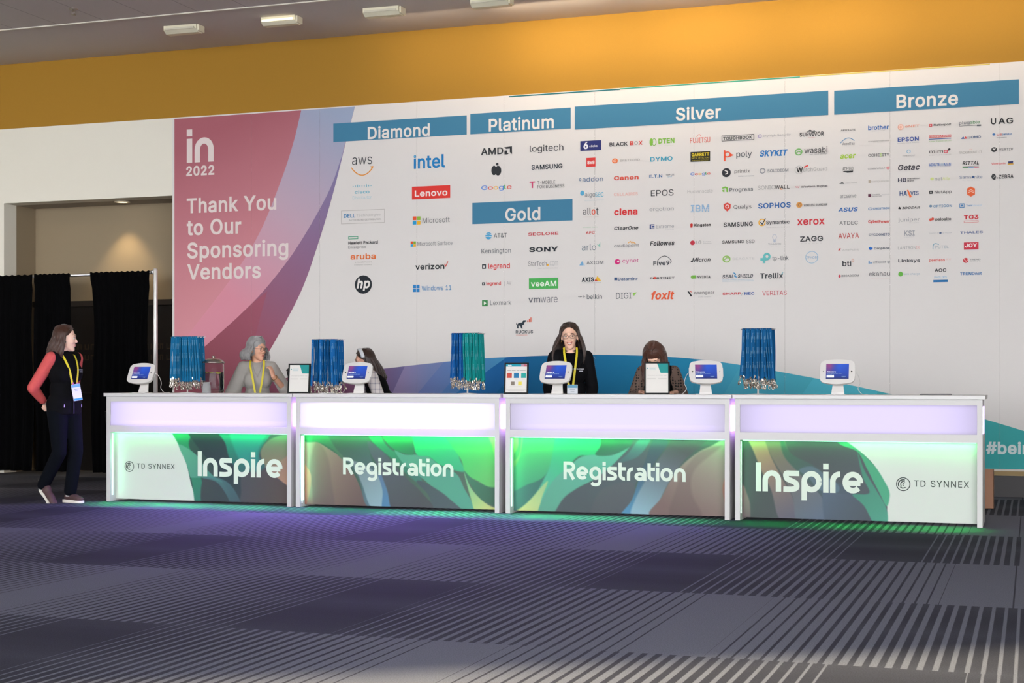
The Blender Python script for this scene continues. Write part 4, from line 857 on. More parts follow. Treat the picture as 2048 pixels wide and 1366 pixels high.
# ================================================================== sponsor wall graphic
BY = WY - .022
banner = thing('sponsor_wall_graphic', (0, 0, 0), 0, 'huge printed sponsor panel covering the wall behind the counters, with pink and teal swooshes', 'banner')
BX0, BX1, BZ0, BZ1 = -1.40, 9.4, .275, 4.432
PANW = mat('banner_white', 'dedad6', 0.65, noise=.01, nscale=5)
obj('panel', B(BX0 - .03, BX1, BY, WY - .001, BZ0, WT - .002), PANW, banner)
def BP(u, v):
    p = on_y(u, v, BY)
    return (min(max(p[0], BX0), BX1), min(max(p[2], BZ0 + .006), BZ1 + .02))
def smooth2(pts, n=6): return [tuple(p)[:2] for p in catmull([(a, b, 0) for a, b in pts], n)]
art = Print(BY - .002)
KB = 1.06
c7 = lambda x, y: (340 + x / 2.627, 200 + y / 2.627)
edge = smooth2([BP(*c7(*q)) for q in ((972, 35), (920, 240), (860, 480), (790, 720), (700, 980), (600, 1180), (510, 1340), (420, 1480))] + [BP(460, 800), BP(380, 870)])
m_pink = grad('swoosh_pink', 'a55f69', 'd4919a', BP(400, 280), BP(520, 640), KB)
art.poly([(BX0, BZ1 - .006)] + edge + [(BX0, edge[-1][1])], m_pink)
m_blue = grad('swoosh_blue', '97a4bd', 'd38c9c', BP(690, 240), BP(470, 600), KB, 'bca2b2')
left = smooth2([BP(*c7(*q)) for q in ((690, 55), (650, 220), (585, 420), (470, 700), (320, 940), (90, 1240))])
up = smooth2([BP(*c7(*q)) for q in ((905, 290), (840, 470), (720, 690), (600, 870), (430, 1070), (190, 1290))])
art.poly(left[::-1][::-1] + [BP(*c7(60, 1290)), BP(*c7(180, 1300))] + up[::-1] + [BP(*c7(972, 35))], m_blue, 1)
m_deep = grad('swoosh_purple', '8079a0', '97505e', BP(670, 340), BP(470, 690), KB, '8c6482')
art.poly([BP(*c7(905, 290))] + up[1:] + [BP(*c7(-60, 1480)), BP(360, 800)] + edge[::-1][1:-9] + [BP(*c7(920, 240))], m_deep, 2)
m_red = grad('swoosh_wine', '9a5567', '8a4854', BP(530, 600), BP(400, 720), KB)
art.poly([BP(*c7(*q)) for q in ((512, 1005), (430, 1070), (320, 1175), (190, 1290), (0, 1420), (0, 1560), (250, 1560), (400, 1380), (450, 1240), (480, 1120))], m_red, 3)
# lower wave
top = [(352, 790), (420, 772), (480, 764), (560, 757), (620, 752), (700, 744), (770, 737), (850, 728), (940, 719), (1020, 714), (1100, 711), (1200, 709.5), (1300, 712), (1400, 719), (1500, 733), (1600, 751), (1700, 770), (1772, 786), (1860, 808), (1968, 838), (2048, 862), (2120, 885)]
wt = [BP(*q) for q in top]
wt = [tuple(p)[:2] for p in catmull([(a, b, 0) for a, b in wt], 4)]
def wave(x0, x1, sl0, sl1, m, lay):
    """slice of the wave between two slanted lines (x at z=1.2, slope dx per dz)"""
    zt = lambda x: float(np.interp(x, [p[0] for p in wt], [p[1] for p in wt]))
    def edge_pts(x, sl):
        z = zt(x)
        for _ in range(6): z = zt(x + sl * (z - 1.2))
        return (x + sl * (z - 1.2), z), (x + sl * (BZ0 + .01 - 1.2), BZ0 + .01)
    a, a2 = edge_pts(x0, sl0); b, b2 = edge_pts(x1, sl1)
    mid = [p for p in wt if a[0] + .01 < p[0] < b[0] - .01]
    art.poly([a2, a] + mid + [b, b2], m, lay)
X = lambda u, v=775: BP(u, v)[0]
wave(BX0 + .02, BX1 - .01, 0, 0, grad('wave_a', '8d4a5c', '7a5273', (X(500), 0), (X(740), 0), KB), -1)
wave(X(740), X(802), .5, .5, grad('wave_b', '7a5577', '6d6590', (X(740), 0), (X(800), 0), KB), 0)
wave(X(797), X(868), .5, .6, grad('wave_c', '8d7fa6', '7280ac', (X(800), 0), (X(860), 0), KB), 1)
wave(X(858), X(905), .9, .9, grad('wave_d', '6676ab', '5a80b3', (X(850), 0), (X(930), 0), KB), 2)
wave(X(895), X(1010), 1.2, 1.3, grad('wave_e', '4f78b0', '3f8ab6', (X(890), 0), (X(1010), 0), KB), 1)
wave(X(1000), X(1180), 1.0, .3, grad('wave_f', '00598f', '00658f', (X(960), 0), (X(1180), 0), KB), 3)
wave(X(1175), X(1380), .3, 1.1, grad('wave_g', '016a97', '1b85ad', (X(1180), 0), (X(1370), 0), KB), 2)
wave(X(1370), X(1465), 1.1, .6, grad('wave_h', '3596b7', '3d9dba', (X(1380), 0), (X(1470), 0), KB), 3)
wave(X(1455), BX1 - .01, .5, 0, grad('wave_i', '45a3bc', '3aa3a2', (X(1460), 0), (X(2000), 0), KB), 2)
wave(X(1625), X(1760), .7, .2, grad('wave_j', '49adc0', '4ab0bf', (X(1625), 0), (X(1760), 0), KB), 3)
wave(X(950), X(1015), 1.5, .9, grad('wave_k', '1d6cab', '0f5f9c', (X(930), 0), (X(990), 0), KB), 4)
# hairline colours along the top edge
tl = [(1018, 191.5), (1240, 176), (1440, 163), (1600, 152)]
art.stroke([(BP(*q)[0], BZ1 - .004) for q in tl[:2]], .014, ink('1f6d72'), 3)
art.stroke([(BP(*q)[0], BZ1 + .001) for q in tl[1:]], .012, ink('3c9a7c'), 3)
art.stroke([(X(1600, 152), BZ1 + .003), (X(1980, 130), BZ1 + .003)], .01, ink('d9c455'), 3)
# sheet seams
for u in (503, 640, 834, 1008, 1190, 1388, 1570, 1780, 2000):
    x = X(u, 420)
    art.rect(x - .002, BZ0 + .01, x + .002, BZ1, mat('sheet_seam', 'b8b0aa', .7, alpha=.3), 5)
art.build('swoosh_artwork', banner)

BLUE = ink('417f9f')
OFF = ink('e6e0da')
def bar(u0, v0, u1, v1, s, fx):
    """heading bar given by its top-left and bottom-right in the photo"""
    a, b = BP(u0, v0), BP(u1, v1)
    z1, z0 = a[1], b[1]
    o = obj('header_bar', B(a[0], b[0], BY - .006, BY - .0005, z0, z1), BLUE, banner)
    pr = Print(BY - .007)
    h = z1 - z0
    cx = (a[0] + b[0]) / 2
    w = BP(fx[1], v0)[0] - BP(fx[0], v0)[0]
    vs, fs, bb = text_mesh(s, bold=.018, res=4)
    sz = w / (bb[2] - bb[0])
    x0 = BP(fx[0], (v0 + v1) / 2)[0]
    pr.text(s, x0, z0 + h * .5 - .36 * sz, sz, OFF, bold=.018, res=4)
    pr.build('lettering', o)
bar(667, 247.5, 933.5, 269, 'Diamond', (736, 860))
bar(941, 228, 1141.5, 257, 'Platinum', (978, 1108))
bar(945, 406, 1145, 441, 'Gold', (1011, 1081))
bar(1150, 213.5, 1656.5, 230, 'Silver', (1352, 1442))
bar(1668.5, 182, 2038, 208, 'Bronze', (1793, 1916))

PKL = ink('e3d6d2')
def px_text(s, u0, u1, vb, m, bold=.019, res=4, hk=1.0):
    a, b = BP(u0, vb), BP(u1, vb)
    vs, fs, bb = text_mesh(s, bold=bold, res=res)
    sz = (b[0] - a[0]) / (bb[2] - bb[0])
    zc = BP((u0 + u1) / 2, vb)[1]
    pr.text(s, a[0], zc, sz, m, bold=bold, res=res)
def title(fn, *a):
    global pr
    pr = Print(BY - .006)
    fn(*a)
    pr.build('title_lettering', banner)
title(px_text, 'Thank You', 374, 553, 422, PKL)
title(px_text, 'to Our', 374, 483, 468, PKL)
title(px_text, 'Sponsoring', 375, 577, 513, PKL)
title(px_text, 'Vendors', 375, 522, 557, PKL)
title(px_text, '2022', 373, 429, 350, PKL, .03)
a, b = BP(374, 324), BP(428, 324)
title(lambda: mono_text(pr, 'in', a[0], BP(400, 324.5)[1], (BP(400, 275)[1] - BP(400, 324)[1]), PKL, 0, .10, b[0] - a[0]))
title(px_text, '#bein', 1972, 2062, 907, ink('d7e6e4'), .03)

# sponsor logos, one printed sheet of them per tier; positions are read off the wall (crop origin and scale, then boxes)
LOGOS = """
@diamond_logos 660 200 3.2536
l 145 370 275 422 2e3338 aws
A 140 441 210 490 278 441 e9973a 6
P e9973a 262 432 284 430 278 448
b 162 586 258 610 6fb6c6 cisco
l 148 622 272 645 a5cbd3 Distributor
V 152 562 268 560 6fb6c6 5 .4 .6 1 .6 .4 .6 1 .6 .4
O 73 712 356 806 b9b3ad 3
b 92 741 166 767 2b7fb0 DELL
l 172 738 330 762 a9a6a3 Technologies
t 125 772 330 786 8a8683 AUTHORIZED DISTRIBUTOR
O 120 887 185 907 4aa57e 4
b 120 916 312 940 33373a Hewlett Packard
t 120 948 236 970 77797a Enterprise
b 135 998 298 1038 e5763a aruba
t 165 1050 272 1060 9a9793 a Hewlett Packard
t 160 1068 272 1078 9a9793 Enterprise company
E 162 1140 274 1262 22282e
I 174 1162 262 1242 e9e4e0 hp
b 545 352 750 448 1f7fbe intel
E 546 362 560 376 6db9dd
R 534 557 783 645 e03b34
b 553 582 765 628 f1e4e0 Lenovo
R 540 758 563 782 e5582f
R 567 758 590 782 8fb93c
R 540 787 563 811 2d9cd0
R 567 787 590 811 f0b730
t 603 762 780 800 77787a Microsoft
R 526 920 542 937 e5582f
R 544 920 560 937 8fb93c
R 526 939 542 956 2d9cd0
R 544 939 560 956 f0b730
t 570 918 797 948 8a8b8d Microsoft Surface
b 556 1063 745 1104 23282c verizon
S d34a3c 5 746 1066 754 1082 769 1051
R 541 1203 561 1225 2a83c4
R 564 1203 584 1225 2a83c4
R 541 1228 561 1250 2a83c4
R 564 1228 584 1250 2a83c4
t 598 1206 790 1240 3f87bb Windows 11
@platinum_logos 930 200 2.788
b 90 265 214 307 2f3236 AMD
P 2f3236 219 264 263 258 263 302 251 291 251 271 230 273
P 2f3236 221 283 236 282 236 297 247 297 238 304 221 304
t 362 246 549 298 2f3236 logitech
E 148 366 178 420 2f3236
E 168 366 203 422 2f3236
E 173 350 188 366 2f3236
b 371 356 544 388 303942 SAMSUNG
G 90 462 262 512 Google
b 361 454 392 492 cf4a72 T
t 405 449 504 470 3d4246 T-MOBILE
t 405 471 554 492 3d4246 FOR BUSINESS
@gold_logos 930 200 2.788
E 114 738 151 778 4fa6d2
S e4e0dc 3 114 752 132 747 151 752
S e4e0dc 3 114 764 132 760 151 764
t 162 742 235 768 3a4148 AT&T
b 353 736 521 756 c94a52 SECLORE
t 93 826 256 862 5c6368 Kensington
x 358 818 521 848 2b3137 SONY
O 96 916 118 942 2c343a 6
b 130 910 251 948 d5413f legrand
t 354 898 455 926 77797b StarTech
l 468 898 519 924 b2b1b0 .com
E 456 914 468 926 efb134
t 408 934 519 942 9a9896 Hard-to-find made easy
O 96 1017 112 1034 2c343a 5
b 120 1013 201 1038 d5413f legrand
R 219 1012 221 1038 a8a5a3
t 234 1012 258 1030 a5a3a2 AV
R 357 991 520 1054 4fb25a
b 368 1008 510 1040 e9f2e5 veeAM
R 96 1116 128 1150 3f8a4e
P e7efe0 106 1122 120 1133 106 1144
t 142 1117 259 1144 7b7d7f Lexmark
b 354 1102 420 1130 6f6f76 vm
t 422 1098 517 1130 87868b ware
P 2e3a44 286 1240 292 1252 300 1243 320 1240 326 1228 342 1228 344 1234 332 1240 330 1252 320 1256 322 1276 314 1274 308 1258 298 1258 300 1274 290 1274 292 1258 286 1252
R 348 1228 353 1238 e0664c
R 357 1220 362 1238 e0664c
R 366 1212 371 1238 e0664c
b 284 1284 380 1302 2e3a44 RUCKUS
t 286 1308 350 1314 e07a62 COMMSCOPE
@silver_logos 1140 240 3.595
R 75 147 225 221 2a3270
x 98 158 132 210 eceaf0 6
b 140 178 198 196 d9d9e4 clicks
b 285 158 416 190 2f3136 BLACK
b 432 152 458 182 d84338 B
C 464 152 490 180 a0a0a0 4
b 493 150 522 180 d84338 X
E 573 132 598 186 83bd4a
C 590 132 622 186 83bd4a 4
x 636 130 752 170 83bd4a DTEN
t 650 180 750 186 b7c7a2 by collaborate
R 119 271 184 337 d9403c
x 126 292 178 318 efe2de 8x8
E 303 276 345 313 e8743a
C 312 285 336 304 efd9c8 3
t 362 280 503 298 9c9a98 BRETFORD
b 578 262 738 298 3ba0bc DYMO
C 66 420 82 440 47688c 4
t 90 408 238 444 46698f addon
x 316 398 494 432 d9503e Canon
b 572 392 663 416 2b6aa0 E.T.N
b 690 388 750 400 50596a TRIPP-LITE
t 704 404 734 412 50a0c0 EATON
E 74 508 104 544 5aa9cf
t 108 518 182 562 84888c algo
t 182 518 242 554 6cb8cf sec
t 108 572 242 582 b4c8d0 BUSINESS-DRIVEN
b 316 520 488 546 e2b4ab CELLAIRIS
t 582 500 745 548 34373a EPOS
t 94 632 152 682 4c4e52 all
b 156 642 184 682 dc5a44 o
t 188 630 206 682 4c4e52 t
t 95 692 206 700 c8a8a0 see. control. secure
x 318 632 486 686 d9383a ciena
l 573 626 746 662 85888c ergotron
t 92 766 202 776 9cc3a0 Schneider Electric
b 115 800 179 820 d0504e APC
i 318 762 492 792 25292d ClearOne
R 574 750 608 784 3e4f86
S e4e0dc 4 608 758 586 760 586 776 608 776
t 620 752 748 778 95979b Extreme
t 688 784 748 790 b4b4b8 networks
l 86 890 188 938 6c7b84 arlo
P 8cc4b4 190 888 206 900 218 876 218 916 204 906
t 318 890 496 920 707377 cradlepoint
S e9a94c 5 418 886 434 872 446 886 452 876 474 890
i 576 868 752 904 1f2327 Fellowes
P 7aaed4 68 1046 88 1014 98 1032 92 1046
P a8cbe2 96 1046 98 1034 110 1046
t 120 1012 241 1038 5a6168 AXIOM
E 321 1000 362 1038 d3307c
E 340 1010 356 1026 e8dada
t 378 998 494 1034 c94c8c cynet
b 600 1010 716 1046 343940 Five9
A 630 1012 676 978 722 1002 343940 4
S 343940 4 722 1002 730 1014 722 1030
x 85 1130 172 1164 1f2a33 AXIS
P e9b83a 176 1158 198 1122 226 1158
P d0443c 176 1158 186 1144 204 1158
t 80 1168 224 1174 8b8f92 COMMUNICATIONS
R 319 1132 341 1153 2d4f7a
b 346 1130 488 1154 375a86 Dataminr
b 576 1128 752 1146 3a3c40 FORTINET
R 601 1128 622 1146 d9584a
t 122 1252 230 1288 34434a belkin
V 62 1270 106 1272 34434a 5 .2 .5 .3 .9 .2
t 332 1240 442 1286 565b60 DIGI
P 8ac44c 452 1244 482 1238 460 1266
I 585 1228 750 1292 e5603a foxit
@silver_logos_right 1370 240 3.594
t 38 124 181 166 e0685a FUJITSU
A 84 122 102 104 116 118 e0685a 3
O 264 104 497 152 4b4b4c 4
x 274 114 484 144 555556 TOUGHBOOK
C 526 102 552 132 8c7ab8 4
t 560 98 760 124 a3a1a6 Skyhigh Security
b 824 84 998 120 2c2e31 SURVIVOR
P 2c2e31 872 84 900 70 916 78 932 74 944 84
t 886 124 936 130 d06a60 griffin
R 40 226 181 300 23231c
x 48 234 174 262 e3cb2e GARRETT
t 48 266 174 280 c9b838 METAL DETECTORS
t 52 284 170 294 b5a838 Authorized Distributor
C 280 226 330 270 e8593a 8
P e8593a 280 214 292 220 292 296 280 296
P e8593a 320 238 352 252 322 266
t 370 222 481 278 38424c poly
I 538 212 738 264 2b78bd SKYKIT
C 790 204 845 256 76b566 8
S 76b566 6 796 240 818 226 840 236
t 858 192 1024 240 2c2e31 wasabi
t 898 240 1024 252 66686a hot cloud storage
G 38 366 184 406 Google
E 266 346 330 412 2f3137
S e7e2de 7 286 362 306 372 306 384 290 390
t 356 354 468 388 7b7875 printix
b 384 398 498 408 77808c kofax company
C 537 346 578 386 8d9199 6
b 592 350 743 376 8a8d92 SOLIDIGM
C 790 328 852 390 b2b0ae 3
b 802 340 848 378 2a2a2a W
P d84038 854 336 884 322 886 332 858 344
t 850 338 1022 370 aaa8a6 atchGuard
l 18 498 200 526 a9a7a5 Humanscale
P 7dbb4a 268 486 290 478 308 486 308 520 298 516 298 496 290 490 268 496
P 8fc55c 268 504 284 500 284 520 272 516
b 320 484 490 522 77797b Progress
l 524 470 645 502 a09f9d SONIC
b 646 468 752 498 5f5d5b WALL
P e58a4a 680 488 706 500 690 502
S c86a74 3 792 474 800 486 806 476 814 488 822 474
b 834 468 1026 490 4d4b50 Western Digital
b 42 608 174 662 8eb3d2 IBM
R 42 618 174 621 dedad6
R 42 630 174 633 dedad6
R 42 642 174 645 dedad6
R 42 653 174 656 dedad6
P d94a3e 278 606 304 594 330 606 328 636 304 658 280 636
C 290 608 318 636 efe0dc 5
t 350 608 478 646 5a5c5e Qualys
b 526 592 760 636 2463a8 SOPHOS
E 800 590 844 632 d99a52
C 812 598 836 622 7c5a48 3
b 854 600 1022 620 5c5c60 WIRELESS GUARDIAN
P c9322c 38 748 50 742 58 752 52 774 40 774
x 64 742 186 772 3a3636 Kingston
b 278 732 488 768 2c2e31 SAMSUNG
C 528 710 580 764 efb130 7
S 2a2c2e 6 542 734 556 750 580 708
b 584 720 752 756 45484c Symantec
t 586 766 754 776 a9a7a5 by Broadcom Software
b 806 710 1004 756 d3333e xerox
E 38 866 72 900 c83a4a
t 80 868 118 892 6b6b6d LG
t 132 870 186 878 a0a0a0 Business
t 132 882 190 890 a0a0a0 Solutions
b 268 864 424 888 35373a SAMSUNG
t 442 860 500 886 35373a SSD
C 628 822 660 862 b3bccc 3
R 636 862 652 880 b3bccc
t 598 884 692 898 7f838c ThinkWrite
t 614 902 676 908 a0a0a6 Technologies
b 828 834 992 874 33363a ZAGG
t 834 884 986 890 b8b6b4 B R A N D S
P 2c2e31 40 1022 50 1006 56 1018 52 1022
i 52 988 184 1020 2c2e31 Micron
C 270 974 328 1026 93c060 8
S 93c060 7 282 1008 300 990 322 992
t 342 988 500 1006 c2c0be SEAGATE
E 562 954 616 1010 6cbfbe
E 580 970 600 992 dedad6
R 542 992 584 1012 6cbfbe
R 560 984 578 1030 6cbfbe
t 628 976 746 1016 5b6066 tp-link
C 866 942 958 1032 8fb9d4 4
t 872 978 952 998 7fa6c4 ZPHOM
E 42 1116 70 1142 86b95a
R 56 1116 78 1140 76b94a
b 86 1118 184 1138 3b3d3f NVIDIA
i 268 1112 352 1138 3b4148 SEAL
i 380 1108 490 1134 3b4148 SHIELD
S 2f8fc4 7 350 1098 364 1108 356 1122 372 1130
t 268 1144 490 1152 6fb2d4 Discover Protect Infection Control
R 268 1157 494 1160 5fa8cc
b 540 1098 706 1140 2c3238 Trellix
S 45a8b8 4 692 1112 706 1096
P 2c2e31 18 1232 30 1232 52 1264 42 1270
P d9584a 34 1228 44 1228 50 1244
t 66 1234 212 1258 3b3d40 opengear
t 96 1268 190 1276 9a9896 a DIGI company
b 270 1238 402 1258 c8323e SHARP
S 8a8a8c 2 406 1262 418 1236
b 428 1236 500 1258 2a56a0 NEC
t 556 1226 732 1260 c84a58 VERITAS
@bronze_logos 1660 220 3.692
b 80 140 188 156 5a5c60 ABSOLUTE
b 282 110 434 148 2a66ae brother
t 308 150 406 158 8a9099 at your side
E 500 104 544 150 e8b3a0
C 508 112 536 142 f1d9cf 4
b 554 108 660 130 e5a592 eNET
t 600 140 662 146 e0b8ac Components
A 78 246 130 208 180 228 5a8fb8 5
t 92 238 182 260 5a6068 AccelTex
b 282 224 438 236 a8a6a4 STRAWBERRY EMPOWER
t 318 238 398 244 b8b6b4 your computer
b 500 198 655 234 2a4c9c EPSON
t 500 240 655 248 8f9296 EXCEED YOUR VISION
i 76 326 190 360 a5cc3a acer
b 282 322 368 346 6a6c6e COHE
b 368 320 386 344 a5cc5a S
b 386 320 438 342 6a6c6e ITY
C 566 292 596 322 7ab8d6 4
t 536 332 628 344 85898e FORESCOUT
t 94 418 172 448 4a4c4f ADESSO
P 2f3133 96 452 172 448 168 460 130 464 100 458
b 280 424 408 440 a3a1a0 COMMVAULT
E 416 416 442 440 e3a0a0
i 502 400 664 446 3f3c44 Getac
P 2f3133 68 546 90 532 104 540 104 546
t 114 532 202 544 a8a6a4 Allied Telesis
R 284 518 300 540 b8ac9c
t 306 516 440 538 bcb8b2 compulocks
b 502 502 564 532 2a2d44 HB
b 572 500 664 512 33363c Hamilton
b 572 516 620 528 33363c Buhl
t 76 624 194 650 808284 arcserve
R 282 620 304 642 5a2a42
b 314 620 368 628 808084 COOPER
b 314 632 380 640 808084 PROTECTION
t 384 620 440 628 b0b0b4 INSTITUTE
b 514 598 570 634 2a4c80 HA
P ea6f3a 568 590 578 590 604 640 590 650
b 594 598 654 630 2a4c80 VIS
i 60 718 206 752 2a6cb4 ASUS
C 282 720 314 740 3a7cb0 4
b 318 718 440 736 3a7cb0 CRESTRON
P 2f3133 504 732 510 712 522 722 522 734
i 532 712 664 732 3a3c3e IOGEAR
t 70 820 206 848 4a4e54 ATDEC
x 282 812 358 840 cf4844 Cyber
b 360 812 442 836 cf4844 Power
l 504 794 662 832 8a8c8e juniper
t 588 830 656 836 b0b0b0 NETWORKS
t 62 908 214 950 c84a44 AVAYA
b 286 910 442 930 4a5a7c CYCOGNITO
b 548 890 626 930 a2a4a8 KSI
t 546 934 622 942 b4b4b8 in pursuit
P cf4844 60 1040 70 1022 82 1022 74 1034 80 1044 70 1036
t 92 1024 212 1040 b8b6b4 AvePoint
P 2a6cc4 286 1016 298 1010 302 1018 314 1012 316 1024 302 1036 288 1030
b 326 1012 442 1034 55606c Dropbox
l 502 1006 634 1030 9a9c9e LANTRON
l 636 1004 662 1026 e0a09a IX
b 92 1112 158 1154 3f4146 bti
C 160 1098 178 1120 e08a6a 3
E 284 1112 294 1122 4a94cc
E 284 1124 294 1136 4a94cc
E 297 1124 308 1136 4a94cc
t 320 1112 442 1136 7a8086 efficient ip
b 504 1098 664 1132 45484e Linksys
E 62 1216 80 1238 cf4a5a
b 86 1216 212 1232 707274 BROADCOM
t 288 1192 442 1226 5a5c60 ekahau
t 300 1242 436 1247 d8a8a0 Experience connection
E 504 1194 538 1230 6cb84c
t 544 1202 664 1222 8fa8b8 lock charge
@bronze_logos_right 1840 220 3.692
O 67 104 90 124 d84a4c 6
b 101 98 230 122 4a4c4e Matterport
t 288 82 366 114 55606a plug
t 368 78 442 104 4a8f5a able
S 4a4e54 3 290 104 292 120 456 112
R 420 108 450 120 6a6e72
b 524 60 562 108 2a2c2e U
b 578 60 630 104 2a2c2e A
b 638 56 688 102 2a2c2e G
O 67 182 230 206 d85a5c 4
b 74 186 222 202 d86a6c microMICR
R 66 208 230 218 3a5a9c
t 70 222 230 236 9cc47a User Destination
P 3a5a9c 302 214 320 196 330 214
P d84a4c 326 214 336 194 350 212
b 352 190 450 212 50688c QOMO
E 534 172 556 190 4a7ab4
b 566 174 606 190 cf6a6a us
b 606 168 678 188 5a84b4 cellular
b 566 200 640 208 8a8c90 BUSINESS
t 70 290 170 320 3a3436 mim
O 176 294 204 318 d84a5c 6
P 3a3436 204 288 222 280 226 294 208 302
t 70 326 230 338 b8b2b0 MONITORS
t 366 288 386 298 e8b8a8 rr
t 290 302 458 324 a8a4a0 RACKMOUNT-IT
E 526 274 568 312 3a3c3e
P d9d6d2 534 286 548 298 560 284 554 282 548 288 542 284
b 582 280 688 302 7a7c7e VERTIV
b 67 392 146 416 4a74b8 MINUTE
b 150 392 178 416 a8b8cc ••
b 180 390 228 414 4a74b8 MAN
t 70 416 226 424 b0a0b8 uninterruptible power
i 314 376 436 406 2c2e31 RITTAL
R 314 414 436 418 4a4c4e
R 314 422 356 429 3a8a4a
R 358 421 398 427 2a7ac0
R 400 420 436 426 c84a6a
x 527 386 634 404 e08a8a ViewSonic
P 3a3c6c 650 380 688 376 686 394 652 396
P d8a83a 648 396 690 394 690 402 648 404
E 76 498 102 520 d4e08a
t 110 496 164 522 9a9c9e net
t 166 494 222 520 d4e08a Ally
t 292 484 380 508 6a7c9c Sams
E 384 486 400 504 3a5a8c
t 402 482 460 506 6a7c9c nite
t 310 516 444 524 c0bfbd Life. Moves. Easily
P 3a3c3e 526 490 536 472 552 472 562 490 556 516 540 514 530 504
S dedad6 2 534 486 556 490 538 500
b 564 498 578 506 3a3c3e .
b 582 476 690 506 35373a ZEBRA
O 68 596 94 620 2c2e31 8
t 108 592 234 622 3a3c3e NetApp
P e8693c 348 580 376 566 406 580 406 624 376 640 348 624
S f0c8b4 4 356 600 376 588 398 600 398 612 376 600 356 612
t 68 700 90 720 7a94ac =
b 98 698 236 720 6a94b4 OPTICON
O 292 690 328 722 4a84b8 5
E 302 698 318 714 4a84b8
b 342 698 384 712 5a94c4 Team
t 386 696 458 710 a8c4dc Viewer
E 68 800 88 822 d85a4a
E 84 794 104 816 d85a4a
b 114 794 230 822 3a3c3e paloalto
t 180 816 230 822 a0a0a0 NETWORKS
x 324 774 432 808 cf3c44 TG3
O 324 816 432 832 d87a7c 3
t 68 906 140 914 a8aab0 POWERED BY
E 142 902 160 916 5a6a8c
t 164 904 236 912 a8aab0 NETWORK
b 296 894 464 914 5a6a94 THALES
A 96 1030 104 990 140 994 5aa0b8 5
t 112 1000 212 1022 94a4ac PCTEL
R 324 976 432 1032 d03a4c
x 332 984 422 1016 f0e2e0 JOY
b 68 1096 184 1124 d85c54 peerless
t 190 1096 230 1110 e8b8b0 AV
E 318 1092 358 1130 cf3c44
S f0dcd8 4 326 1102 340 1118 354 1104
b 370 1098 446 1110 7a7c7e TREND
t 370 1116 446 1122 a0a0a0 M I C R O
b 108 1170 194 1196 34363a AOC
t 106 1226 198 1242 7ab0d4 PHILIPS
R 98 1254 206 1272 1f6fa8
b 296 1196 456 1220 2f72ac TRENDnet
"""
BOLD = {'l': -.006, 't': .0, 'b': .018, 'x': .034, 'i': .02, 'I': .03}
def do_logos(parent):
    """every logo becomes a part of the wall graphic; the bronze ones, past the first hundred, are one part"""
    tiers, ox, oy, sc = [], 0, 0, 1
    for ln in LOGOS.strip().splitlines():
        p = ln.split()
        if ln[0] == '@':
            ox, oy, sc = float(p[1]), float(p[2]), float(p[3])
            tiers.append([])
            bronze = p[0].startswith('@bronze')
            continue
        k = p[0]
        if k in 'ltbxiIROECGV': q = [float(v) for v in p[1:5]]
        elif k == 'P': q = [float(v) for v in p[2:]]
        elif k == 'S': q = [float(v) for v in p[3:]]
        else: q = [float(v) for v in p[1:7]]
        bb = [min(q[0::2]), min(q[1::2]), max(q[0::2]), max(q[1::2])]
        tiers[-1].append((p, bb, (ox, oy, sc), bronze))
    jobs = []
    for t in tiers:
        lab = list(range(len(t)))
        for i in range(len(t)):
            for j in range(i):
                a, b = t[i][1], t[j][1]
                if a[0] < b[2] + 22 and b[0] < a[2] + 22 and a[1] < b[3] + 11 and b[1] < a[3] + 11:
                    la, lb = lab[i], lab[j]
                    lab = [lb if v == la else v for v in lab]
        for l in sorted(set(lab)):
            jobs.append([t[i] for i in range(len(t)) if lab[i] == l])
    rest = Print(BY - .006)
    n = 0
    for job in jobs:
        if job[0][3] or n >= 100:
            for i, it in enumerate(job): draw_logo(rest, *it[:1], *it[2], i * .35)
        else:
            pr = Print(BY - .006)
            for i, it in enumerate(job): draw_logo(pr, *it[:1], *it[2], i * .35)
            pr.build('sponsor_logo', parent)
            n += 1
    tag(rest.build('bronze_sponsor_logos', parent), kind='stuff')
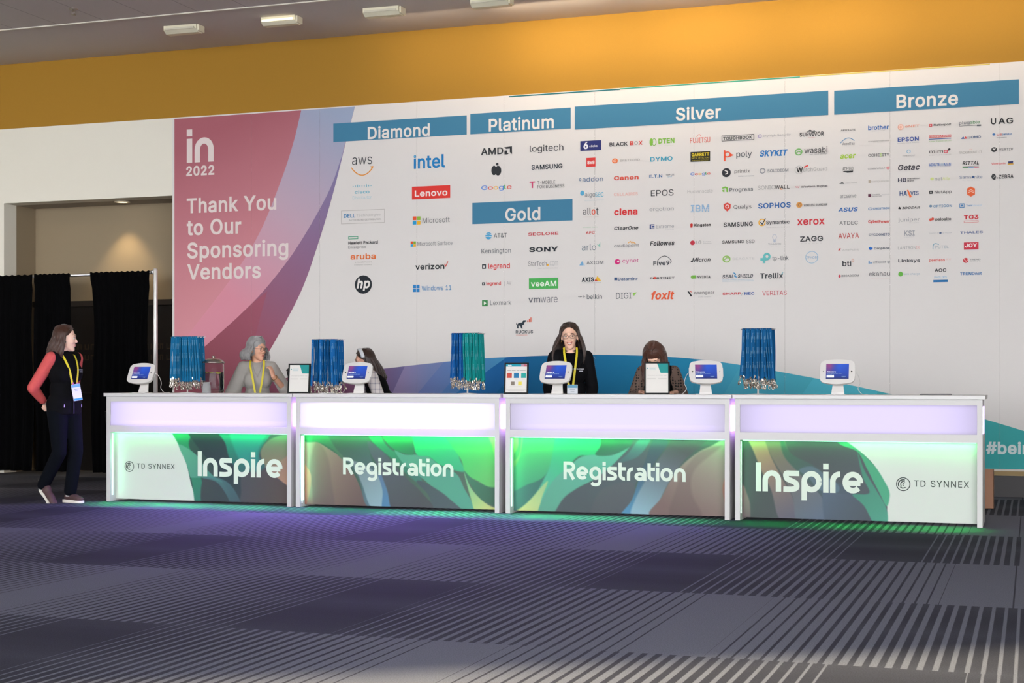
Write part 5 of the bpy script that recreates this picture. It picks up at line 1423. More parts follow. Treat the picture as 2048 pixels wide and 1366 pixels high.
def draw_logo(pr, p, ox, oy, sc, lay):
        W_ = lambda x, y: BP(ox + x / sc, oy + y / sc)
        k = p[0]
        if k in 'ltbxiIROECGV':
            x0, y0, x1, y1 = [float(v) for v in p[1:5]]
            cx, cy = (x0 + x1) / 2, (y0 + y1) / 2
            c = W_(cx, cy)
            hx = (W_(x1, cy)[0] - W_(x0, cy)[0]) / 2
            sl = max(0, (764 - (oy + cy / sc)) * 1.16e-4)
            hp = max((y1 - y0) - sl * (x1 - x0) * .5, (y1 - y0) * .55)
            hz = (W_(cx, cy - hp / 2)[1] - W_(cx, cy + hp / 2)[1]) / 2
            unit = W_(cx + .5, cy)[0] - W_(cx - .5, cy)[0]
            bx = (c[0] - hx, c[1] - hz, c[0] + hx, c[1] + hz)
            if k in 'ltbxiI':
                pr.fit(' '.join(p[6:]).replace('\u2022', '#'), *bx, ink(p[5]), lay, bold=BOLD[k], res=2, ital=.2 if k in 'iI' else 0)
            elif k == 'G':
                s = p[5]; n = len(s)
                wd = [text_mesh(ch, bold=.004)[2] for ch in s]
                adv = [GLYPHS[ch][0] / 500 for ch in s]
                tot = sum(adv); x = bx[0]; z0 = bx[1] + (bx[3] - bx[1]) * .24; szz = (bx[3] - z0) / .74
                for i, ch in enumerate(s):
                    b_ = wd[i]
                    w = 2 * hx * adv[i] / tot
                    pr.fit(ch, x + w * .05, z0 + b_[1] * szz, x + w * .95, z0 + b_[3] * szz, ink(['4a86d8', 'dc5244', 'efb93e', '4a86d8', '4fa860', 'dc5244'][i % 6]), lay, bold=.004)
                    x += w
            elif k == 'R': pr.rect(*bx, ink(p[5]), lay)
            elif k == 'E': pr.ell(c[0], c[1], hx, hz, ink(p[5]), lay)
            elif k == 'O':
                w = float(p[6]) * unit / 2
                pr.stroke([(bx[0] + w, bx[1] + w), (bx[2] - w, bx[1] + w), (bx[2] - w, bx[3] - w), (bx[0] + w, bx[3] - w)], w * 2, ink(p[5]), lay, True)
            elif k == 'C':
                w = float(p[6]) * unit
                pr.ring(c[0], c[1], hx - w / 2, hz - w / 2, w, ink(p[5]), lay, n=20)
            elif k == 'V':
                m, n = ink(p[5]), len(p) - 7
                w = float(p[6]) * unit
                for i in range(n):
                    x = bx[0] + 2 * hx * i / (n - 1)
                    h = float(p[7 + i]) * 16 * unit
                    pr.rect(x - w / 2, c[1] - h * .4, x + w / 2, c[1] + h * .6, m, lay)
        elif k == 'P':
            q = [float(v) for v in p[2:]]
            pr.poly([W_(q[i], q[i + 1]) for i in range(0, len(q), 2)], ink(p[1]), lay)
        elif k in 'SA':
            if k == 'S': col, w, q = p[1], float(p[2]), [float(v) for v in p[3:]]
            else: q, col, w = [float(v) for v in p[1:7]], p[7], float(p[8])
            pts = [W_(q[i], q[i + 1]) for i in range(0, len(q), 2)]
            if k == 'A':
                p0, p1, p2 = [np.array(v) for v in pts]
                c = 2 * p1 - (p0 + p2) / 2
                pts = [tuple(p0 * (1 - t) ** 2 + 2 * c * t * (1 - t) + p2 * t * t) for t in np.linspace(0, 1, 11)]
            pr.stroke(pts, w * (W_(100.5, 100)[0] - W_(99.5, 100)[0]), ink(col), lay)
do_logos(banner)

# ================================================================== registration counters
CW = mat('counter_laminate', 'c0bebc', .42, noise=.01, nscale=12)
TOP = mat('countertop_laminate', 'c6c4c2', .35)
EDGE = mat('gap_shadow', '8d8a92', .6)
DARKTXT = ink('2c3432')
LITTXT = ink('cdd6cb')
H = 1.067
DEP = .65
def glow_mat(name, c, st, edge=.35):
    """acrylic light panel: brightest in the middle, a little weaker towards its lamps' ends"""
    m = bpy.data.materials.new(name)
    m.use_nodes = True
    nt = m.node_tree
    b = nt.nodes['Principled BSDF']
    b.inputs['Base Color'].default_value = (.10, .10, .11, 1)
    b.inputs['Roughness'].default_value = .5
    b.inputs['Specular IOR Level'].default_value = .1
    b.inputs['Emission Color'].default_value = tuple(c) + (1,)
    tc = nt.nodes.new('ShaderNodeTexCoord')
    sp = nt.nodes.new('ShaderNodeSeparateXYZ')
    nt.links.new(tc.outputs['Generated'], sp.inputs[0])
    def M(op, a, b_=None):
        n = nt.nodes.new('ShaderNodeMath'); n.operation = op
        for i, v in enumerate((a, b_)):
            if v is None: continue
            if isinstance(v, (int, float)): n.inputs[i].default_value = v
            else: nt.links.new(v, n.inputs[i])
        return n.outputs[0]
    def fall(o, pw):
        u = M('ABSOLUTE', M('SUBTRACT', M('MULTIPLY', o, 2.0), 1.0))
        return M('SUBTRACT', 1.0, M('MULTIPLY', M('POWER', u, pw), edge))
    f = M('MULTIPLY', fall(sp.outputs[0], 6.0), fall(sp.outputs[2], 10.0))
    nt.links.new(M('MULTIPLY', f, st), b.inputs['Emission Strength'])
    return m
GREEN_LED = mat('green_led_strip', 'ffffff', emit=(.25, 1.0, .55), strength=2.2)

def logo_mark(pr, cx, cz, r, m, lay=1):
    """ring with a three-bladed swirl"""
    pr.ring(cx, cz, r, r, r * .13, m, lay, n=32)
    for k, (s, w, a0, a1) in enumerate(((.72, .17, 70, 215), (.50, .15, 75, 225), (.30, .13, 80, 235))):
        pr.stroke([(cx + r * .12 * k + r * s * math.cos(math.radians(a)), cz + r * s * math.sin(math.radians(a)) * .95 - r * .02 * k) for a in np.linspace(a0, a1, 10)], r * w, m, lay)
    pr.stroke([(cx - r * .45, cz - r * .42), (cx - r * .1, cz - r * .62), (cx + r * .38, cz - r * .5)], r * .15, m, lay)

def counter(x0, x1, label, gcol, gst, side_c, base, shapes, letter, green, tube_led=False):
    t = thing('registration_counter', (x0, 0, 0), 0, label, 'counter', 'white lit registration counters in a row')
    w = x1 - x0
    lw = .042
    def side(name, xa, xb):
        bm = bmesh.new()
        pr_ = [(0, 0), (DEP, 0), (DEP, .745), (.40, .745), (.40, H - .034), (0, H - .034)]
        a = [bm.verts.new((xa, y, z)) for y, z in pr_]
        b = [bm.verts.new((xb, y, z)) for y, z in pr_]
        bm.faces.new(a); bm.faces.new(b[::-1])
        for i in range(6): bm.faces.new((a[i], a[(i + 1) % 6], b[(i + 1) % 6], b[i]))
        bmesh.ops.recalc_face_normals(bm, faces=bm.faces[:])
        return obj(name, bm, CW, t)
    side('side_panel', 0, lw)
    s2 = side('side_panel', w - lw, w)
    obj('countertop', B(-.020, w + .020, -.022, DEP + .02, H - .034, H, bev=.003), TOP, t)
    obj('top_rail', B(lw, w - lw, .002, .04, .985, H - .034), CW, t)
    obj('middle_rail', B(lw, w - lw, .002, .10, .683, .748), CW, t)
    obj('light_panel', B(lw, w - lw, .014, .03, .748, .985), glow_mat('lilac_light_panel', gcol, gst), t)
    # lit windows in the two ends of the light box
    for xa, xb in ((-.004, 0), (w, w + .004)):
        obj('side_light_panel', B(xa, xb, .05, .34, .755, .975), glow_mat('lilac_side_panel', (.60, .34, 1.0), 9.0, .2), t)
    obj('back_panel', B(lw, w - lw, .37, .39, .683, H - .034), CW, t)
    g = paint_panel('graphic_panel', lw, w - lw, .02, .683, .102, base, shapes, t)
    letter(g, lw, w - lw)
    st = obj('led_strip', B(lw + .01, w - lw - .01, .066, .082, .676, .683), GREEN_LED, t)
    n = len(green)
    for i, e in enumerate(green):
        xa = lw + (w - 2 * lw) * (i + .5) / n
        light('green_strip_lamp', 'AREA', (xa, .07, .670), (math.radians(12), 0, 0), e * .42, (.04, 1.0, .17), (w - 2 * lw) / n, .01, parent=t)
        light('green_floor_lamp', 'AREA', (xa, .055, .668), (math.radians(-22), 0, 0), (1.3 + e * .9) * (1.0 if x0 < 4 else .62), (.0, 1.0, .11), (w - 2 * lw) / n, .01, parent=t, spread=math.radians(52))
    tl = obj('led_tube_leg_glow', B(lw, lw + .008, .03, .07 if tube_led else .045, .06, .67), mat('green_led_tube', 'ffffff', emit=(.35, 1.0, .62), strength=1.15) if tube_led else mat('green_leg_glow', 'ffffff', emit=(.35, 1.0, .62), strength=.35), t)  # real tube on one counter only; elsewhere an added glow for the lit leg
    if tube_led: obj('led_tube_socket', B(lw, lw + .012, .036, .064, .035, .062), CW, t)
    light('green_side_fill', 'AREA', (lw + .012, .05, .36), (0, math.radians(-90), 0), .8 if tube_led else .3, (.1, 1.0, .45), .6, .02, parent=t)  # light of the tube; on counters without one, an added green fill
    return t

U = lambda px, u0, u1: (px - u0) / (u1 - u0)
# artworks, in panel coordinates
def pts(lst, x0, x1, y0l, y1l, y0r=None, y1r=None):
    """crop pixels -> panel coordinates, following the slanted top and bottom edges"""
    y0r = y0l if y0r is None else y0r; y1r = y1l if y1r is None else y1r
    out = []
    for x, y in lst:
        u = (x - x0) / (x1 - x0)
        a, b = y0l + (y0r - y0l) * u, y1l + (y1r - y1l) * u
        out.append((u, (y - a) / (b - a)))
    return out
p1 = lambda l: pts(l, 125, 1272, 764, 1240, 780, 1270)
A1 = [
 (p1([(490, 700), (500, 770), (545, 850), (595, 990), (625, 1130), (662, 1260), (700, 1400), (1500, 1400), (1500, 600), (480, 600)]), '1f4a44', '4a4650', (.35, .2), (.9, .9)),
 (p1([(500, 740), (540, 850), (590, 960), (630, 1110), (660, 1300), (730, 1300), (700, 1130), (660, 990), (610, 850), (640, 740)]), '149a62', '2f7a6c', (.35, .0), (.5, 1), .01),
 (p1([(545, 862), (600, 880), (670, 940), (720, 1020), (800, 1100), (900, 1140), (820, 1120), (740, 1090), (640, 1090), (618, 1080), (595, 990)]), '58a88c', '4b8f86', (.4, .3), (.6, .7), .008),
 (p1([(740, 740), (810, 740), (850, 860), (870, 940), (960, 1060), (1010, 1280), (930, 1280), (860, 1170), (760, 1000), (660, 860), (620, 800), (600, 740)]), '14303a', '2e3b48', (.5, .1), (.75, 1), .01),
 (p1([(815, 740), (850, 850), (880, 960), (960, 1080), (1080, 1120), (1130, 1020), (1070, 950), (1080, 880), (1130, 740)]), '0c8a74', '3c5a66', (.65, .1), (.7, .75), .012),
 (p1([(880, 760), (905, 880), (960, 990), (1060, 1040), (1060, 900), (1120, 740), (980, 740)]), '0fa88c', '2c8488', (.7, .05), (.75, .55), .02),
 (p1([(1075, 900), (1120, 830), (1200, 790), (1320, 760), (1320, 1160), (1230, 1120), (1140, 1040), (1090, 980)]), '74806a', 'a07a68', (.9, .1), (.95, .75), .012),
 (p1([(1100, 1010), (1160, 1000), (1250, 930), (1320, 900), (1320, 1190), (1250, 1150), (1170, 1080)]), '8c7a70', 'c88f74', (.85, .5), (1, .75), .01),
 (p1([(960, 1060), (1060, 1050), (1110, 1020), (1170, 1090), (1260, 1160), (1320, 1200), (1320, 1300), (980, 1300), (950, 1180)]), '4a4752', '574542', (.75, .7), (1, .9), .012),
 (p1([(720, 1090), (800, 1120), (870, 1190), (940, 1290), (720, 1290), (690, 1180)]), '3a4248', '2c3a46', (.5, .8), (.7, 1), .01),
 (p1([(700, 1090), (800, 1090), (890, 1150), (960, 1300), (900, 1300), (850, 1200), (790, 1120)]), '4c8a8c', '44606e', (.5, .7), (.7, 1), .008, .8),
]
p2_ = lambda l: pts(l, 165, 1462, 783, 1270, 795, 1312)
A2 = [
 (p2_([(100, 700), (160, 820), (250, 840), (340, 890), (430, 960), (520, 1090), (600, 1290), (700, 1500), (100, 1500)]), 'a98f7c', '6a5452', (.0, .2), (.3, 1), .006),
 (p2_([(240, 840), (290, 870), (330, 960), (350, 1100), (380, 1400), (250, 1400), (215, 1150), (200, 1000)]), '8c7466', '6e5a5a', (.1, .2), (.2, 1), .02),
 (p2_([(150, 1005), (185, 1020), (208, 1070), (205, 1160), (180, 1260), (150, 1300)]), 'd08f74', 'a86f62', (.0, .5), (.03, 1), .006),
 (p2_([(160, 700), (160, 830), (260, 840), (360, 890), (430, 960), (520, 960), (440, 900), (380, 870), (320, 780), (320, 700)]), '137a48', '5c6a5c', (.0, .0), (.25, .35), .01),
 (p2_([(330, 700), (340, 800), (380, 880), (450, 960), (540, 1100), (600, 1290), (780, 1290), (720, 1130), (640, 1000), (600, 860), (560, 700)]), '3a5a4c', '5c7a8c', (.2, .1), (.42, .95), .012),
 (p2_([(430, 960), (500, 1000), (560, 1130), (620, 1290), (710, 1290), (700, 1150), (650, 1050), (540, 980)]), '7a8c90', '94b4be', (.25, .4), (.38, 1), .01),
 (p2_([(690, 1040), (740, 1180), (790, 1310), (700, 1310), (700, 1180), (670, 1060)]), '5c7c9c', '4f88b0', (.42, .6), (.42, 1), .006),
 (p2_([(600, 830), (700, 900), (780, 1000), (870, 1100), (960, 1190), (1060, 1340), (790, 1340), (730, 1170), (670, 1010), (620, 920)]), '54606a', '4a4c52', (.4, .3), (.6, .9), .01),
 (p2_([(570, 700), (620, 820), (700, 900), (770, 960), (860, 1060), (960, 1130), (930, 1000), (840, 930), (760, 890), (700, 820), (660, 700)]), '1f9a62', '3f7a70', (.35, .1), (.6, .7), .012),
 (p2_([(780, 895), (850, 925), (930, 925), (1010, 940), (1080, 1000), (1190, 1060), (1240, 1160), (1310, 1320), (1180, 1320), (1060, 1180), (930, 1060), (850, 1000)]), '52a488', '54a08c', (.5, .3), (.85, 1), .008),
 (p2_([(960, 1110), (1080, 1180), (1150, 1240), (1230, 1330), (1070, 1330), (1000, 1200), (930, 1120)]), '46555c', '4c5a60', (.6, .6), (.8, 1), .01),
 (p2_([(660, 700), (720, 830), (780, 890), (860, 920), (910, 915), (900, 820), (880, 700)]), '0fa05a', '1f7a54', (.4, .1), (.55, .3), .01),
 (p2_([(880, 700), (905, 830), (930, 925), (1010, 940), (1090, 1000), (1240, 1045), (1210, 950), (1190, 850), (1060, 700)]), '18c878', '3fb088', (.6, .0), (.8, .6), .01),
 (p2_([(1070, 700), (1150, 850), (1220, 960), (1250, 1060), (1330, 1110), (1500, 1190), (1500, 700)]), '3fcf74', '6fc46c', (.75, .1), (1, .6), .012),
 (p2_([(1240, 1040), (1300, 1100), (1400, 1150), (1500, 1170), (1500, 1330), (1440, 1290), (1350, 1240), (1290, 1150)]), '3f7a62', '35604c', (.85, .6), (1, .95), .01),
 (p2_([(1240, 1050), (1280, 1150), (1340, 1230), (1400, 1280), (1480, 1320), (1400, 1340), (1320, 1340), (1280, 1220)]), '7cc08c', 'd4d884', (.85, .6), (.97, 1), .008),
 (p2_([(1400, 780), (1420, 860), (1445, 960), (1500, 1000), (1500, 780)]), 'b8e07c', '6fd06c', (1, .05), (.96, .4), .012),
]
p3_ = lambda l: pts(l, 145, 1448, 798, 1268, 810, 1298)
A3 = [
 (p3_([(100, 1120), (240, 1100), (330, 1060), (400, 1000), (330, 1130), (250, 1220), (170, 1270), (100, 1330)]), '3f7a70', '2f6a62', (0, .8), (.2, .6), .01),
 (p3_([(100, 700), (100, 1120), (240, 1100), (340, 1050), (390, 950), (420, 820), (430, 700)]), '4fd078', '3f9a78', (.05, 0), (.1, .75), .01),
 (p3_([(100, 700), (100, 990), (150, 990), (190, 900), (200, 700)]), 'a8e07c', '5fb86c', (0, 0), (.02, .45), .012),
 (p3_([(150, 950), (185, 890), (200, 700), (170, 700), (175, 850), (140, 920)]), '4fb46c', '4fb46c', (0, 0), (1, 1), .008),
 (p3_([(410, 790), (380, 960), (340, 1060), (280, 1170), (200, 1250), (160, 1300), (350, 1300), (400, 1150), (480, 1010), (560, 920), (680, 910), (720, 700), (430, 700)]), '1fc47c', '5cb09c', (.35, 0), (.15, .9), .012),
 (p3_([(250, 1200), (200, 1245), (160, 1275), (150, 1320), (300, 1320), (320, 1200), (360, 1080)]), 'a8c88c', 'd4d88c', (.15, .7), (.03, 1), .01),
 (p3_([(480, 1000), (560, 930), (640, 912), (760, 912), (870, 860), (800, 940), (740, 1000), (650, 1070), (540, 1130), (470, 1200), (410, 1290), (300, 1290), (350, 1150), (410, 1060)]), '5cb49c', '5aa08c', (.4, .2), (.15, 1), .008),
 (p3_([(720, 700), (690, 850), (660, 912), (760, 912), (870, 860), (930, 800), (980, 700)]), '1a6a4c', '3c7264', (.45, 0), (.5, .3), .01),
 (p3_([(900, 810), (870, 860), (800, 940), (740, 1000), (650, 1070), (540, 1130), (460, 1190), (400, 1290), (380, 1330), (840, 1330), (880, 1200), (910, 1080), (960, 960), (1000, 800)]), '4c5c62', '464e56', (.5, .4), (.4, 1), .01),
 (p3_([(880, 1090), (700, 1130), (620, 1290), (600, 1330), (850, 1330), (900, 1200)]), '565a60', '4e5158', (.5, .6), (.5, 1), .02, .7),
 (p3_([(930, 810), (860, 900), (800, 960), (920, 920), (1000, 800)]), '4c8c8a', '44686c', (.6, .1), (.55, .4), .01, .8),
 (p3_([(960, 960), (920, 1080), (880, 1200), (810, 1300), (900, 1300), (930, 1200), (960, 1080), (1020, 960), (1100, 830), (1020, 800)]), '3c5664', '4a90b8', (.6, .3), (.55, 1), .008),
 (p3_([(1100, 850), (1030, 960), (960, 1080), (900, 1200), (880, 1300), (1020, 1300), (1060, 1180), (1120, 1060), (1200, 940), (1330, 800), (1150, 780)]), '4c4e54', '8fb4c4', (.75, .1), (.62, 1), .012),
 (p3_([(1340, 860), (1230, 930), (1140, 1030), (1060, 1180), (1010, 1310), (1500, 1330), (1500, 830)]), 'a8a890', '7a5f5c', (.95, .1), (.8, 1), .008),
 (p3_([(1290, 890), (1200, 1000), (1150, 1120), (1110, 1310), (1300, 1310), (1240, 1150), (1260, 1000), (1420, 850)]), '8c7f74', '6e5754', (.9, .2), (.85, 1), .02, .8),
 (p3_([(1460, 1040), (1430, 1070), (1422, 1140), (1440, 1230), (1470, 1290)]), 'c0826a', '8c5c4c', (1, .5), (1, 1), .006),
]
p4_ = lambda l: pts(l, 128, 1525, 775, 1248, 792, 1286)
A4 = [
 (p4_([(0, 600), (0, 1400), (990, 1400), (1003, 1270), (1005, 1150), (985, 1050), (935, 940), (860, 860), (755, 785), (650, 700)]), '33403c', '45505a', (.0, .1), (.6, .9), .004),
 (p4_([(140, 700), (200, 850), (250, 970), (310, 1090), (360, 1260), (470, 1260), (440, 1130), (370, 1000), (300, 860), (260, 700)]), 'b08a64', '5c5a6c', (.05, .1), (.2, 1), .01),
 (p4_([(255, 700), (300, 860), (380, 1000), (440, 1130), (480, 1300), (680, 1300), (620, 1130), (520, 1020), (430, 900), (360, 700)]), '7a6a54', '566880', (.12, .1), (.35, 1), .012),
 (p4_([(360, 700), (420, 850), (560, 930), (680, 1020), (760, 1060), (830, 1120), (880, 1250), (920, 1300), (700, 1300), (640, 1150), (560, 1060), (460, 960), (380, 860)]), '2f5a48', '44506a', (.2, .1), (.5, .9), .012),
 (p4_([(560, 940), (650, 1000), (720, 1060), (700, 1100), (600, 1080), (540, 1010), (480, 960)]), '5c7488', '5c8494', (.35, .4), (.45, .7), .01, .7),
 (p4_([(640, 700), (720, 800), (830, 850), (890, 960), (960, 1100), (1003, 1180), (1020, 1100), (985, 1020), (935, 940), (860, 860), (755, 780)]), '2fa070', '3fa882', (.45, .0), (.62, .8), .006),
 (p4_([(830, 850), (870, 960), (940, 1080), (1003, 1200), (1000, 1300), (930, 1290), (870, 1180), (800, 1110), (900, 1100), (860, 1000)]), '2f8068', '3f9c84', (.5, .2), (.62, 1), .008),
 (p4_([(620, 1090), (700, 1100), (800, 1120), (870, 1190), (920, 1290), (960, 1400), (680, 1400)]), '4a5e74', '3c4854', (.35, .7), (.55, 1), .01),
 (p4_([(128, 1060), (160, 1110), (178, 1180), (170, 1290), (100, 1290)]), '8a6c68', '6c5a5c', (0, .6), (0, 1), .01),
]
WB = ('e2e6df', 'dfe3dc', (0, 0), (1, 1))
def piece(name, g, fn, *a, **k):
    pr = Print(.1005)
    fn(pr, *a, **k)
    pr.build(name, g)
def let_left(g, x0, x1):
    w = x1 - x0
    piece('company_logo', g, logo_mark, x0 + w * .079, .34, .050, DARKTXT)
    piece('company_name', g, Print.fit, 'TD SYNNEX', x0 + w * .124, .322, x0 + w * .343, .372, DARKTXT, 1, bold=.004, res=3, track=.06)
    piece('event_name', g, mono_text, 'Inspire', x0 + w * .475, .262, .178, LITTXT, 1, .06, w * .474)
def let_right(g, x0, x1):
    w = x1 - x0
    piece('event_name', g, mono_text, 'Inspire', x0 + w * .061, .245, .180, LITTXT, 1, .06, w * .466)
    piece('company_logo', g, logo_mark, x0 + w * .695, .331, .054, DARKTXT)
    piece('company_name', g, Print.fit, 'TD SYNNEX', x0 + w * .740, .312, x0 + w * .966, .366, DARKTXT, 1, bold=.004, res=3, track=.06)
def let_mid(a, b):
    def f(g, x0, x1):
        w = x1 - x0
        piece('desk_name', g, mono_text, 'Registration', x0 + w * a, .310, .118, LITTXT, 1, .07, w * (b - a))
    return f
counter(-.009, 2.022, 'leftmost white counter, its front printed Inspire, company name on the left', (.72, .62, 1.0), 1.2, (.8, .65, 1), WB, A1, let_left, (1.0, 1.0, 1.1, 1.3))
counter(2.072, 4.104, 'second white counter from the left, printed Registration, brightest light panel', (.82, .75, 1.0), 1.5, (.85, .7, 1), ('2c5c48', '5a6a60', (0, 0), (1, 1)), A2, let_mid(.205, .776), (1.6, 1.8, 2.6, 3.0), True)
counter(4.165, 6.186, 'third white counter from the left, printed Registration, light panel pale lilac', (.76, .68, .95), .98, (.72, .5, 1), ('2c5c48', '4a5a58', (0, 0), (1, 1)), A3, let_mid(.242, .814), (2.6, 2.0, 1.4, 1.2))
counter(6.232, 8.240, 'rightmost white counter, its front printed Inspire, company name on the right', (.74, .64, 1.0), .98, (.50, .30, 1), WB, A4, let_right, (1.4, .9, 1.0, 1.2))
# violet spill of the light boxes on the carpet comes from the panels; the strongest lamps sit in the second box
for x, e in ((1.1, 5), (3.1, 9), (5.2, 3.0)):
    light('light_box_lamp', 'AREA', (x, -.012, .86), (math.radians(-66), 0, 0), e * 9, (.38, .20, 1.0), 1.7, .16)

# ================================================================== things on the counters
ZT = H
def world_x(u, y): return on_y(u, HOR, y)[0]
PLW = mat('white_plastic', 'd2cfcb', .4)
SCREEN_SH = [
    ([(-.1, -.2), (.3, -.2), (.5, .1), (.4, .45), (.1, .7), (-.1, .6)], 'b0407c', '5a3c9c', (.2, 0), (.35, .6), .35, .85),
    ([(.45, -.1), (1.1, -.1), (1.1, .9), (.7, .8), (.4, .5)], '1258d8', '0b3aa8', (.6, .1), (.9, .9), .25, .9),
    ([(-.1, .93), (1.1, .93), (1.1, 1.1), (-.1, 1.1)], '0a1a60', '0a1a60', (0, 0), (1, 1), .08, .8),
]
def kiosk(u, y, yaw, label, cam_left=False, cable=1, tilt=27, mount=.192):
    t = thing('tablet_kiosk', (world_x(u, y), y, ZT), math.radians(yaw), label, 'tablet', 'white check-in tablets on the counters')
    R_ = Matrix.Translation((0, 0, mount)) @ Matrix.Rotation(math.radians(-tilt), 4, 'X')
    bm = bmesh.new()
    poly_prism(bm, rrect(.288, .205, .045, 7, .012), -.012, .012, M=R_)
    case = obj('case', bm, PLW, t)
    bv = case.modifiers.new('edge', 'BEVEL'); bv.width = .004; bv.segments = 2; bv.limit_method = 'ANGLE'
    for sx in (-1, 1):
        obj('side_lug', B(sx * .144 - .005, sx * .144 + .005, -.008, .008, -.045, .045, M=R_, bev=.003), PLW, case)
    s = paint_panel('screen', -.095, .095, -.068, .070, -.0135, ('1a3a9c', '0a2f8c', (0, 0), (1, 1)), SCREEN_SH, t, 60, 44, M=R_, emit=1.0)
    pr = Print(-.0142)
    WT_ = mat('screen_text_glow', 'ffffff', emit=(.9, .95, 1), strength=.9)
    DIM = mat('screen_text_dim', '102050', emit=(.45, .7, .95), strength=.6)
    pr.text('Welcome to', -.086, -.006, .0175, WT_, 0, bold=.02, res=2)
    x = -.086
    for w in (.016, .012, .02, .014, .022, .016, .012):
        pr.rect(x, -.020, x + w - .003, -.0165, DIM, 0); x += w + .002
    x = -.086
    for w in (.02, .026, .014): pr.rect(x, -.029, x + w - .003, -.0255, DIM, 0); x += w
    pr.build('screen_text', s, R_)
    pr = Print(-.0142)
    pr.rect(-.088, -.054, -.028, -.038, WT_, 0)
    pr.build('screen_button', s, R_)
    pr = Print(-.0142)
    pr.rect(.035, -.047, .072, -.044, DIM, 0); pr.rect(.045, -.052, .062, -.049, DIM, 0)
    pr.build('screen_caption', s, R_)
    bm = bmesh.new()
    k = -1 if cam_left else 1
    for cx, r in ((k * .118, .0062), (-k * .118, .0032)):
        lathe(bm, [(0, 0), (r, 0), (r, .002), (0, .002)], seg=14)
        bmesh.ops.transform(bm, matrix=R_ @ Matrix.Translation((cx, -.0135, 0)) @ Matrix.Rotation(math.radians(90), 4, 'X'), verts=bm.verts[-30:] if False else [v for v in bm.verts if not v.tag])
        for v in bm.verts: v.tag = True
    obj('camera_hole', bm, mat('black_glass', '0a0a0c', .2), case)
    # neck: bent plate widening to its foot
    bm = bmesh.new()
    prof = [(.030, .004, .055), (.030, .02, .053), (.045, .07, .046), (.050, .11, .043), (.03, .16, .04), (.022, .19, .04)]
    rows = []
    for yy, z, hw in prof:
        rows.append([bm.verts.new((-hw, yy, z)), bm.verts.new((hw, yy, z)), bm.verts.new((hw, yy + .012, z)), bm.verts.new((-hw, yy + .012, z))])
    for a, b in zip(rows, rows[1:]):
        for i in range(4): bm.faces.new((a[i], a[(i + 1) % 4], b[(i + 1) % 4], b[i]))
    bm.faces.new(rows[0][::-1]); bm.faces.new(rows[-1])
    bmesh.ops.recalc_face_normals(bm, faces=bm.faces[:])
    obj('stand_neck', bm, PLW, t)
    bm = bmesh.new(); poly_prism(bm, rrect(.16, .13, .015), -.004, 0, M=Matrix.Translation((-.018, .035, 0)) @ Matrix.Rotation(math.radians(90), 4, 'X'))
    bmesh.ops.translate(bm, verts=bm.verts[:], vec=(0, 0, .0))
    lo = min(v.co.z for v in bm.verts)
    bmesh.ops.translate(bm, verts=bm.verts[:], vec=(0, 0, -lo))
    obj('stand_base', bm, PLW, t)
    if cable:
        bm = bmesh.new()
        c = cable
        P = catmull([(c * .13, .02, .20), (c * .165, .05, .17), (c * .185, .07, .10), (c * .165, .09, .05), (c * .20, .10, .004), (c * .24, .14, .003)], 6)
        tube(bm, P, .0026, 6)
        obj('cable', bm, PLW, t)
    return t
kiosk(283, .30, 0, 'white tablet stand at the left end of the counters, nearest the standing woman')
kiosk(715, .30, 2, 'white tablet stand in front of the woman with the white headband', True, -1)
kiosk(1112, .30, 0, 'white tablet stand in front of the smiling woman in a black jacket', False, 0)
kiosk(1412, .30, 16, 'white tablet stand right of the bowed woman, turned squarely to the viewer', True, -1)
kiosk(1675, .30, 3, 'white tablet stand alone on the rightmost counter', False, 1, 22)

